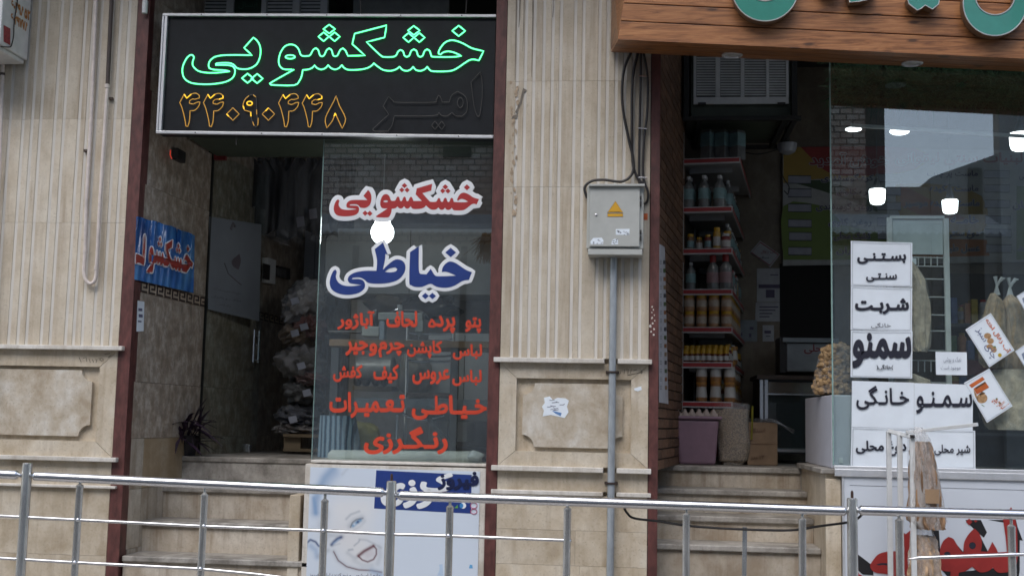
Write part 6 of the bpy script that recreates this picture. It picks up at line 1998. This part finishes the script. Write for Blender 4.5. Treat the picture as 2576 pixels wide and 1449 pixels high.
mr = rb(2462, 905, 2482, 1000, 1.6, 1.9).build('red_stand', mat('dark_red_stand', (.12, .01, .015), .5))
tag(mr, 'dark red stand behind the tilted cards', 'stand')
o = rb(2395, 908, 2720, 945, 1.2, 1.5).build('counter', mat('maroon_counter', (.09, .012, .015), .5)); tag(o, 'dark maroon counter edge behind the small handwritten card', 'counter')

# ------------------------------------------------------------------ laundry: contents
def bagthing(label, u, v, ru, rv, Y, m_, seed, tilt=0, fl=None, tagpos=None, grp='bagged blankets piled by the laundry door'):
    k_ = M_PX(Y)
    c = W(u, v, Y)
    t = thing('blanket_bag', label, 'bag', c - Vector((0, 0, rv * k_)), grp)
    MB().blob(c, (ru * k_ * .95, .22, rv * k_ * .93), seed, .16, 44, 28, tilt=tilt, frq=5).build('blanket', m_, t, smooth=60)
    MB().blob(c, (ru * k_, .235, rv * k_), seed, .15, 44, 28, tilt=tilt, frq=5).build('plastic_bag', fl or FILM, t, smooth=60)
    if tagpos:
        p = W(tagpos[0], tagpos[1], Y - .26)
        MB().obox(p, (.03, 0, .008), (0, .001, 0), (-.008, 0, .024)).build('paper_tag', mat('bag_tag', (.34, .36, .42), .6), t)
    return t
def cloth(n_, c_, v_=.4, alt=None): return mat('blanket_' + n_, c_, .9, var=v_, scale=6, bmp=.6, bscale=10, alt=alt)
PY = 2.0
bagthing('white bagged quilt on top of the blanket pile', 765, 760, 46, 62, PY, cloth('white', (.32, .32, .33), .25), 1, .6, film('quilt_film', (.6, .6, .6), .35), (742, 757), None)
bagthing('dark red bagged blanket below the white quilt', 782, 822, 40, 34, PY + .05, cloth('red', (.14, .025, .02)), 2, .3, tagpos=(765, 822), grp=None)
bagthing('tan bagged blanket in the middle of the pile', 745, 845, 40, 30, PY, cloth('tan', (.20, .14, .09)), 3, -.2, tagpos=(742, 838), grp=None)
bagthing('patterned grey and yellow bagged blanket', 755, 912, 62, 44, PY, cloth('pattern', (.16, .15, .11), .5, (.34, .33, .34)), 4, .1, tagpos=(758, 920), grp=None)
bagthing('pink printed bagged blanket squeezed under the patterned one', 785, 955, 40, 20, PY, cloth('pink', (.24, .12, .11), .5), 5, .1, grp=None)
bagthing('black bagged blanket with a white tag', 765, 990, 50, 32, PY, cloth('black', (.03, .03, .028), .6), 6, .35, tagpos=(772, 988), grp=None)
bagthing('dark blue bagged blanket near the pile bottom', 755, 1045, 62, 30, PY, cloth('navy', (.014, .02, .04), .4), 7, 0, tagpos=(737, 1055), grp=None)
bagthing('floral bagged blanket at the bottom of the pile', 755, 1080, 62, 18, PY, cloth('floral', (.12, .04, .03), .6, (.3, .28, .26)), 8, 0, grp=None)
cr = thing('wooden_bench', 'low wooden bench under the blanket pile', 'bench', W(760, 1140, PY))
rb(712, 1092, 830, 1100, PY - .25, PY + .25).build('seat', mat('bench_wood', (.16, .115, .065), .6), cr)
rb(714, 1100.5, 756, 1128, PY - .2, PY - .15).build('leg', mat('bench_wood_two', (.22, .165, .10), .6), cr)
rb(712, 1128.5, 830, 1136, PY - .22, PY - .1).build('foot_rail', mat('bench_wood_three', (.16, .12, .07), .6), cr)
# hanging clothes in film
g = random.Random(13)
CL = [mat('dark_coat_%d' % i, c_, .85, var=.3, scale=8) for i, c_ in enumerate(((.008, .008, .01), (.012, .012, .014), (.018, .018, .021)))]
for i in range(9):
    u = 570 + i * 30 + g.uniform(-6, 6)
    Y = 1.6 + g.uniform(0, .5)
    vb_ = g.uniform(520, 600) - (60 if i < 2 else 0) + (30 if i > 4 else 0)
    t = thing('garment', 'dark garment in clear film hanging from the laundry ceiling', 'garment', W(u, vb_, Y), 'garments in film under the laundry ceiling')
    ph = g.uniform(0, 6)
    def gf(s, t_, k=1.0, am=.02):
        v = 395 + (vb_ - 395) * t_
        half = (10 + 24 * min(1, t_ * 5)) * k
        p = W(u + (s - .5) * 2 * half, v, Y)
        return p + Vector((0, am * sin(10 * s + ph + 2 * t_) * (.4 + t_), .01 * sin(9 * s + ph) * t_))
    MB().grid(lambda s, t_: gf(s, t_) + Vector((0, .04, .05 * t_)), 14, 10).build('cloth', g.choice(CL), t, smooth=60)
    MB().grid(lambda s, t_: gf(s, t_, 1.1, .03), 22, 14).build('film_cover', film('cover_film_%d' % i, (.55, .57, .6), .10, .15), t, smooth=60)
    if i > 5:
        p = W(u + 6, vb_ - g.uniform(15, 40), Y - .06)
        MB().obox(p, (.03, 0, .006), (0, .001, 0), (-.006, 0, .04)).build('paper_tag', mat('dim_tag', (.12, .12, .14), .6), t)
# pale cabinets behind the window
PALE = mat('pale_cabinet', (.52, .535, .55), .5, var=.05)
def cab(label, u0_, v0_, u1_, v1_, Y, dep=.4, cat='cabinet', m_=PALE):
    t = thing('cabinet', label, cat, W((u0_ + u1_) / 2, v1_, Y))
    rb(u0_, v0_, u1_, v1_, Y, Y + dep).build('body', m_, t, bevel=.006)
    a, b = W(u0_ + (u1_ - u0_) * .5, (v0_ + v1_) / 2, Y), 0
    MB().box((a.x - .002, Y - .002, W(u0_, v1_ - 4, Y).z), (a.x + .002, Y - .0005, W(u0_, v0_ + 4, Y).z)).build('door_gap', DARK, t)
    return t
cab('tall pale cabinet by the laundry wall beside the blanket pile', 764, 578, 818, 760, 3.2)
cab('broad pale cabinet behind the sewing machine', 818, 575, 1245, 740, 2.2, .5)
cab('pale washing cabinet beside the window edge', 1075, 838, 1260, 1060, 1.35, .6)
cab('pale low cabinet under the sewing table', 1078, 1060, 1175, 1110, 1.2, .4)
# sewing table, machine, chair
tb_ = thing('sewing_table', 'narrow wooden sewing table on grey steel frame', 'table', W(1030, 1150, 1.0))
TY = .5
rb(828, 856, 1240, 873, TY, TY + .5).build('table_top', mat('worn_table_wood', (.20, .125, .065), .55, var=.3, scale=5, stretch=(.4, 4, 4)), tb_, bevel=.003)
rb(880, 1003, 1240, 1026, TY + .02, TY + .06).build('apron', mat('grey_steel_frame', (.10, .115, .13), .45), tb_)
for u in (1143, 842):
    p = W(u, 950, TY + .03)
    MB().box((p.x - .025, TY + .01, FL), (p.x + .025, TY + .06, Zp(u, 874, TY))).build('leg', mat('leg_steel', (.05, .055, .06), .45), tb_)
MB().bar(W(1070, 1040, TY + .1), W(1130, 1120, TY + .1), .03, .03).build('brace', mat('brace_steel', (.08, .09, .10), .45), tb_)
sm_ = thing('sewing_machine', 'grey industrial sewing machine on the wooden table', 'sewing machine', W(1000, 857, TY + .2))
SMG = mat('machine_enamel', (.30, .32, .31), .4, var=.08)
KZ = lambda x, y: ((920 + x / 3.15) / 1.1646, (880 + y / 3.15) / 1.1646)
def sz(x0_, y0_, x1_, y1_, Y0, Y1, nm, m_=SMG, bv=.006):
    a, b = KZ(x0_, y0_), KZ(x1_, y1_)
    return rb(a[0], a[1], b[0], b[1], Y0, Y1).build(nm, m_, sm_, bevel=bv)
SY2 = TY + .12
sz(590, 112, 1000, 182, SY2, SY2 + .11, 'arm'); sz(930, 183, 1005, 290, SY2, SY2 + .1, 'head'); pp([KZ(935, 291), KZ(1000, 291), KZ(975, 330), KZ(960, 330)], SY2 + .02, .05).build('needle_clamp', SMG, sm_)
MB().tube([W(*KZ(967, 330), SY2 + .04), W(*KZ(967, 362), SY2 + .04)], .004, 6).build('needle', CHROME, sm_)
sz(600, 183, 650, 366, SY2 + .01, SY2 + .1, 'column', mat('machine_column', (.25, .30, .36), .35)); sz(440, 240, 599, 330, SY2, SY2 + .13, 'bed'); sz(130, 280, 439, 300, SY2 + .02, SY2 + .1, 'plate', mat('machine_dark', (.06, .06, .06), .5))
c = W(*KZ(590, 165), SY2 + .05)
MB().lathe([(.0, -.0), (.06, .0), (.06, .02), (0, .02)], c - Vector((.025, 0, 0)), 18, ax='x').build('hand_wheel', mat('wheel_black', (.03, .03, .03), .4), sm_, smooth=True)
MB().lathe([(.018, 0), (.018, .05), (0, .052)], W(*KZ(790, 112), SY2 + .05), 10).build('spool', LIDW, sm_)
MB().tube(smooth_path([W(*KZ(*q), SY2 + .03) for q in [(700, 170), (715, 110), (760, 85), (850, 90), (960, 95), (1020, 120), (1060, 165)]], False, 90, 5), .003, 5).build('thread_arm', CHROME, sm_)
ch = thing('chair', 'chrome framed chair behind the sewing table', 'chair', W(1100, 1150, 1.45))
CYh = 1.05
m = MB()
for x_ in (865, 1290):
    m.tube([W(*KZ(x_, 215), CYh), W(*KZ(x_ - 10, 700), CYh), W(*KZ(x_ - 30, 1400), CYh)], .012, 8)
m.build('leg', CHROME, ch, smooth=True)
m = MB()
for y_ in (300, 362, 508, 555):
    m.tube(smooth_path([W(*KZ(x_, y_ + (10 if 900 < x_ < 1250 else 0)), CYh) for x_ in (870, 960, 1080, 1200, 1285)], False, 90, 3), .008, 6)
m.build('back_rail', CHROME, ch, smooth=True)
m = MB(); m.tube(smooth_path([W(*KZ(*q), CYh - .25) for q in [(820, 1045), (900, 1085), (1000, 1105), (1100, 1090), (1200, 1060)]], False, 90, 3), .009, 6); m.tube([W(*KZ(770, 1060), CYh - .3), W(*KZ(760, 1280), CYh - .3)], .011, 6)
m.build('seat_ring', CHROME, ch, smooth=True)
a, b = KZ(850, 850), KZ(1250, 890)
rb(a[0], a[1], b[0], b[1], CYh - .3, CYh).build('seat', mat('brown_seat', (.09, .06, .045), .6), ch, bevel=.01)
mo = thing('steam_boiler', 'grey drum of a small boiler under the sewing table', 'boiler', W(*KZ(560, 830), 1.3))
a, b = W(*KZ(395, 635), 1.3), W(*KZ(740, 635), 1.3)
MB().tube([a, a + (b - a) * .04, b - (b - a) * .04, b], [.08, .092, .092, .08], 20).build('drum', mat('drum_grey', (.24, .25, .245), .4, .3, var=.2), mo, smooth=40)
a, b = KZ(355, 790), KZ(720, 830)
rb(a[0], a[1], b[0], b[1], 1.2, 1.45).build('stand', mat('stand_tan', (.15, .115, .07), .6), mo)
m = MB()
for x_ in (400, 480, 570, 650): m.blob(W(*KZ(x_, 755), 1.25), (.03, .03, .03), x_, .1, 10, 8)
m.build('valve', RUBBER, mo, smooth=True)
dg = thing('draped_bag', 'dusty beige plastic cover draped beside the boiler', 'cover', W(*KZ(930, 850), 1.25))
MB().blob(W(*KZ(930, 690), 1.3), (.12, .12, .16), 31, .12, 26, 18, p=.8).build('cover', mat('dusty_plastic', (.23, .22, .19), .4, var=.3, scale=8, bmp=.5, bscale=12, stretch=(2, 2, .5)), dg, smooth=60)
hw_ = thing('hat_bundle', 'dark bundle of wrapped cloth on the machine', 'bundle', W(*KZ(640, 100), 1.5))
MB().blob(W(*KZ(650, 40), 1.6), (.13, .1, .07), 41, .18, 26, 16).build('cloth', cloth('bundle_brown', (.07, .055, .04)), hw_, smooth=60)
hb2 = thing('cloth_bundle', 'black plastic wrapped bundle behind the window right of the machine', 'bundle', W(*KZ(1150, 130), 1.6))
MB().blob(W(*KZ(1050, 60), 1.7), (.24, .15, .085), 42, .18, 26, 16).build('cloth', mat('black_plastic_wrap', (.018, .018, .022), .25, bmp=.8, bscale=14), hb2, smooth=60)
# striped blue bag, yellow bag, white roll
SB = mat('striped_fabric', (.10, .18, .26), .7)
n_ = SB.node_tree; b_ = n_.nodes['Principled BSDF']
wv = n_.nodes.new('ShaderNodeTexWave'); wv.inputs['Scale'].default_value = 9; wv.inputs['Distortion'].default_value = 1.5; wv.bands_direction = 'X'
n_.links.new(obj_vec(n_), wv.inputs['Vector'])
n_.links.new(ramp(n_, wv.outputs['Fac'], [(.25, (.03, .06, .10)), (.5, (.13, .23, .33)), (.8, (.22, .30, .36))]), b_.inputs['Base Color'])
sb = thing('striped_bag', 'blue striped fabric bag standing behind the glass edge', 'bag', W(850, 1150, .5))
bread = None
def fb_(s, t_):
    a = 2 * pi * s
    v = 1045 + 105 * t_
    p = W(850 + 6 * t_, v, .55)
    r = (42 + 14 * t_) * M_PX(.55)
    return p + Vector((cos(a) * r + .006 * sin(9 * a), sin(a) * .12 + .006 * sin(7 * a), 0))
MB().grid(fb_, 36, 12).build('fabric', SB, sb, smooth=60)
yb = thing('yellow_bag', 'crumpled yellow bag behind the laundry window', 'bag', W(905, 1150, .75))
MB().blob(W(905, 1108, .8), (.14, .1, .12), 51, .14, 26, 18, p=.75).build('bag', mat('dull_yellow', (.21, .19, .05), .6, var=.25, scale=7, bmp=.6, bscale=12), yb, smooth=60)
wr = thing('fabric_roll', 'long white roll lying along the window bottom', 'roll', W(1010, 1150, .3))
a, b = W(826, 1147, .3), W(1212, 1151, .3)
MB().tube([a, a + (b - a) * .02, b - (b - a) * .02, b], [.02, .04, .04, .02], 16).build('roll', mat('off_white_cloth', (.55, .57, .54), .8, bmp=.3, bscale=20), wr, smooth=50)
MB().blob(W(1195, 1146, .24), (.05, .04, .03), 61, .2).build('loose_end', mat('grey_white_cloth', (.5, .53, .54), .8), wr, smooth=60)
lf = thing('dry_bouquet', 'bunch of dry orange grass hanging at the window edge', 'bouquet', W(1225, 640, .5))
g = random.Random(17)
m = MB()
for i in range(420):
    p = W(g.uniform(1212, 1240), g.uniform(585, 600), .45)
    q = W(1222 + g.gauss(0, 14), g.uniform(600, 665), .45 + g.uniform(-.06, .06))
    m.tube([p, (p + q) / 2 + Vector((g.uniform(-.01, .01), 0, 0)), q], .0013, 3, cap=False)
m.build('stems', mat('dry_orange', (.18, .085, .025), .8, var=.3), lf)
FLs = MB().box((wl0 - .2, .86, FL - .3), (mid_l + .1, 5.6, FL - .037)).build('floor_base', TREAD, lau)

# ------------------------------------------------------------------ purple plant in the corner of the laundry floor
ptp = thing('purple_plant', 'purple trailing plant with lance shaped leaves in a pot', 'plant', W(465, 1150, .95))
g = random.Random(6)
cpt = W(462, 1120, .92)
PUR = mat('purple_leaf', (.020, .010, .022), .5, var=.5, scale=12, alt=(.055, .028, .06))
MB().lathe([(0, 0), (.07, 0), (.095, .13), (.1, .14), (.085, .14), (.08, .12), (0, .12)], Vector((cpt.x, .95, FL + .001)), 18).build('pot', mat('dark_pot', (.02, .016, .02), .6), ptp, smooth=40)
base = Vector((cpt.x, .93, FL + .13))
for i in range(84):
    a = g.uniform(0, 2 * pi)
    el_ = g.uniform(-.35, 1.25)
    L = g.uniform(.12, .25)
    sten = base + Vector((cos(a) * g.uniform(.02, .10), sin(a) * .07 - .02, g.uniform(-.05, .12)))
    dirv = Vector((cos(a) * cos(el_), sin(a) * cos(el_) * .7 - .15, sin(el_)))
    side = dirv.cross(Vector((0, 0, 1)))
    side = (side.normalized() if side.length > .05 else Vector((1, 0, 0))) * g.uniform(.012, .02)
    droop = Vector((0, 0, -g.uniform(.03, .09)))
    pts = []
    m = MB()
    N_ = 6
    vs_, fs_ = [], []
    for j in range(N_ + 1):
        t_ = j / N_
        c_ = sten + dirv * L * t_ + droop * t_ * t_
        w_ = sin(pi * (.12 + .88 * t_)) ** .8 if t_ < 1 else 0.02
        fold = Vector((0, -.15, .35)) * w_ * .012
        vs_ += [c_ - side * w_ + fold, c_ - Vector((0, 0, .002)), c_ + side * w_ + fold]
    for j in range(N_):
        k0 = j * 3
        fs_ += [(k0, k0 + 1, k0 + 4, k0 + 3), (k0 + 1, k0 + 2, k0 + 5, k0 + 4)]
    m.add(vs_, fs_)
    m.build('leaf', PUR, ptp, smooth=60)
m = MB()
for i in range(16):
    a = g.uniform(0, 6.28)
    e = base + Vector((cos(a) * .13, sin(a) * .08 - .03, g.uniform(-.10, .16)))
    m.tube(smooth_path([base + Vector((0, 0, -.03)), base + Vector((cos(a) * .06, sin(a) * .04, .07)), e], False, 90, 3), .003, 5)
m.build('stem', PUR, ptp)

# ------------------------------------------------------------------ the other side of the street (seen mirrored in the panes)
OY = -17.0
def brick_mat(name, c1, c2, mortar, sx):
    m, n, b = new_mat(name)
    t = n.nodes.new('ShaderNodeTexCoord')
    mp_ = n.nodes.new('ShaderNodeMapping'); mp_.inputs['Rotation'].default_value = (radians(90), 0, 0)
    n.links.new(t.outputs['Object'], mp_.inputs['Vector'])
    br = n.nodes.new('ShaderNodeTexBrick')
    br.inputs['Scale'].default_value = sx
    br.inputs['Mortar Size'].default_value = .03
    br.inputs['Color1'].default_value = (*c1, 1); br.inputs['Color2'].default_value = (*c2, 1); br.inputs['Mortar'].default_value = (*mortar, 1)
    n.links.new(mp_.outputs[0], br.inputs['Vector'])
    cc = mixc(n, ramp(n, noise(n, t.outputs['Object'], .9, 5, .6), [(.45, 0), (.6, .6)]), br.outputs['Color'], (.34, .17, .12))
    n.links.new(cc, b.inputs['Base Color'])
    b.inputs['Roughness'].default_value = .9
    bump(n, br.outputs['Fac'], b, -.6, .02)
    return m
ob1 = thing('brick_building', 'brown brick building across the street mirrored in the panes', 'building', (-2, OY - 2, 0))
xe = WR(2178, 400, OY).x
zaw = WR(1130, 585, OY, GY).z
MB().box((-26, OY - 5, zaw - .25), (xe, OY, 15)).build('brick_wall', brick_mat('rough_brick', (.80, .72, .62), (.56, .44, .36), (.10, .09, .08), 2.0), ob1)
MB().box((-26, OY - 4.9, 0), (xe, OY + .001, zaw - .251)).build('ground_storey', mat('pale_shutter', (.66, .67, .67), .5, var=.1), ob1)
for i in range(12):
    x_ = -22 + i * 2.3
    if x_ < xe - .6:
        MB().box((x_, OY + .002, .1), (x_ + .12, OY + .09, zaw - .3)).build('shutter_post', DARK, ob1)
for x_, w_ in ((WR(1240, 400, OY, GY).x, .5), (WR(1115, 400, OY, GY).x, .6), (-14, .8)):
    MB().box((x_, OY + .002, zaw + 1.6), (x_ + w_, OY + .05, 12)).build('window_strip', DARK, ob1)
MB().box((xe + .002, OY - 3, 0), (WR(2234, 400, OY).x, OY - .3, 13)).build('dark_flank', mat('dark_render', (.07, .075, .075), .8), ob1)
aw = thing('awning', 'white fringed awning over the shops across the street', 'awning', (0, OY + .6, zaw))
xr2 = WR(2480, 585, OY).x
MB().hexa([(-14, OY + .9, zaw), (xr2, OY + .9, zaw), (xr2, OY + .9, zaw + .03), (-14, OY + .9, zaw + .03)], [(-14, OY + .01, zaw + .35), (xr2, OY + .01, zaw + .35), (xr2, OY + .01, zaw + .38), (-14, OY + .01, zaw + .38)]).build('canopy', mat('awning_grey', (.45, .46, .46), .7), aw)
m = MB()
x_ = -14
while x_ < xr2:
    m.prism([[(x_, OY + .91, zaw + .04), (x_ + .15, OY + .91, zaw + .04), (x_ + .15, OY + .91, zaw - .12), (x_ + .075, OY + .91, zaw - .17), (x_, OY + .91, zaw - .12)]], (0, .004, 0))
    x_ += .155
m.build('fringe', mat('awning_white', (.75, .76, .76), .7), aw)
xg0, xg1 = WR(2237, 450, OY).x, WR(2514, 450, OY).x
ob2 = thing('low_building', 'low rendered building in the gap across the street', 'building', ((xg0 + xg1) / 2, OY - 2, 0))
zl = WR(2300, 466, OY).z
GREYR = mat('grey_render', (.36, .35, .34), .8, var=.15, scale=3)
xm = WR(2345, 450, OY).x
MB().box((WR(2236, 450, OY).x, OY - 4, 0), (xm, OY - .2, zl)).build('wall', GREYR, ob2)
q = [(xm + .005, 0), (xg1 + 6, 0), (xg1 + 6, WR(2514, 384, OY).z), (xg1, WR(2514, 384, OY).z), (WR(2375, 432, OY).x, WR(2375, 432, OY).z), (WR(2350, 440, OY).x, WR(2347, 441, OY).z), (xm + .005, WR(2347, 444, OY).z)]
MB().prism([[(a, OY - .18, b) for a, b in q]], (0, -1, 0)).build('gable_wall', GREYR, ob2)
rf = MB().box((WR(2275, 460, OY).x, OY - 2, zl + .001), (WR(2320, 460, OY).x, OY - 1, WR(2300, 448, OY).z)).build('roof_unit', mat('roof_unit_pale', (.4, .42, .42), .6), ob2)
ob3 = thing('tall_building', 'tall plain grey building across the street at the right', 'building', (xg1 + 5, OY - 2, 0))
MB().box((WR(2516, 450, OY).x, OY - .4, 0), (30, OY - .01, 16)).build('wall', mat('grey_stone_wall', (.5, .5, .49), .8, var=.12, scale=2), ob3)
MB().box((WR(2440, 450, OY).x, OY - .17, 3.6), (WR(2475, 450, OY).x, OY - .12, WR(2460, 420, OY).z)).build('downpipe_recess', DARK, ob2)
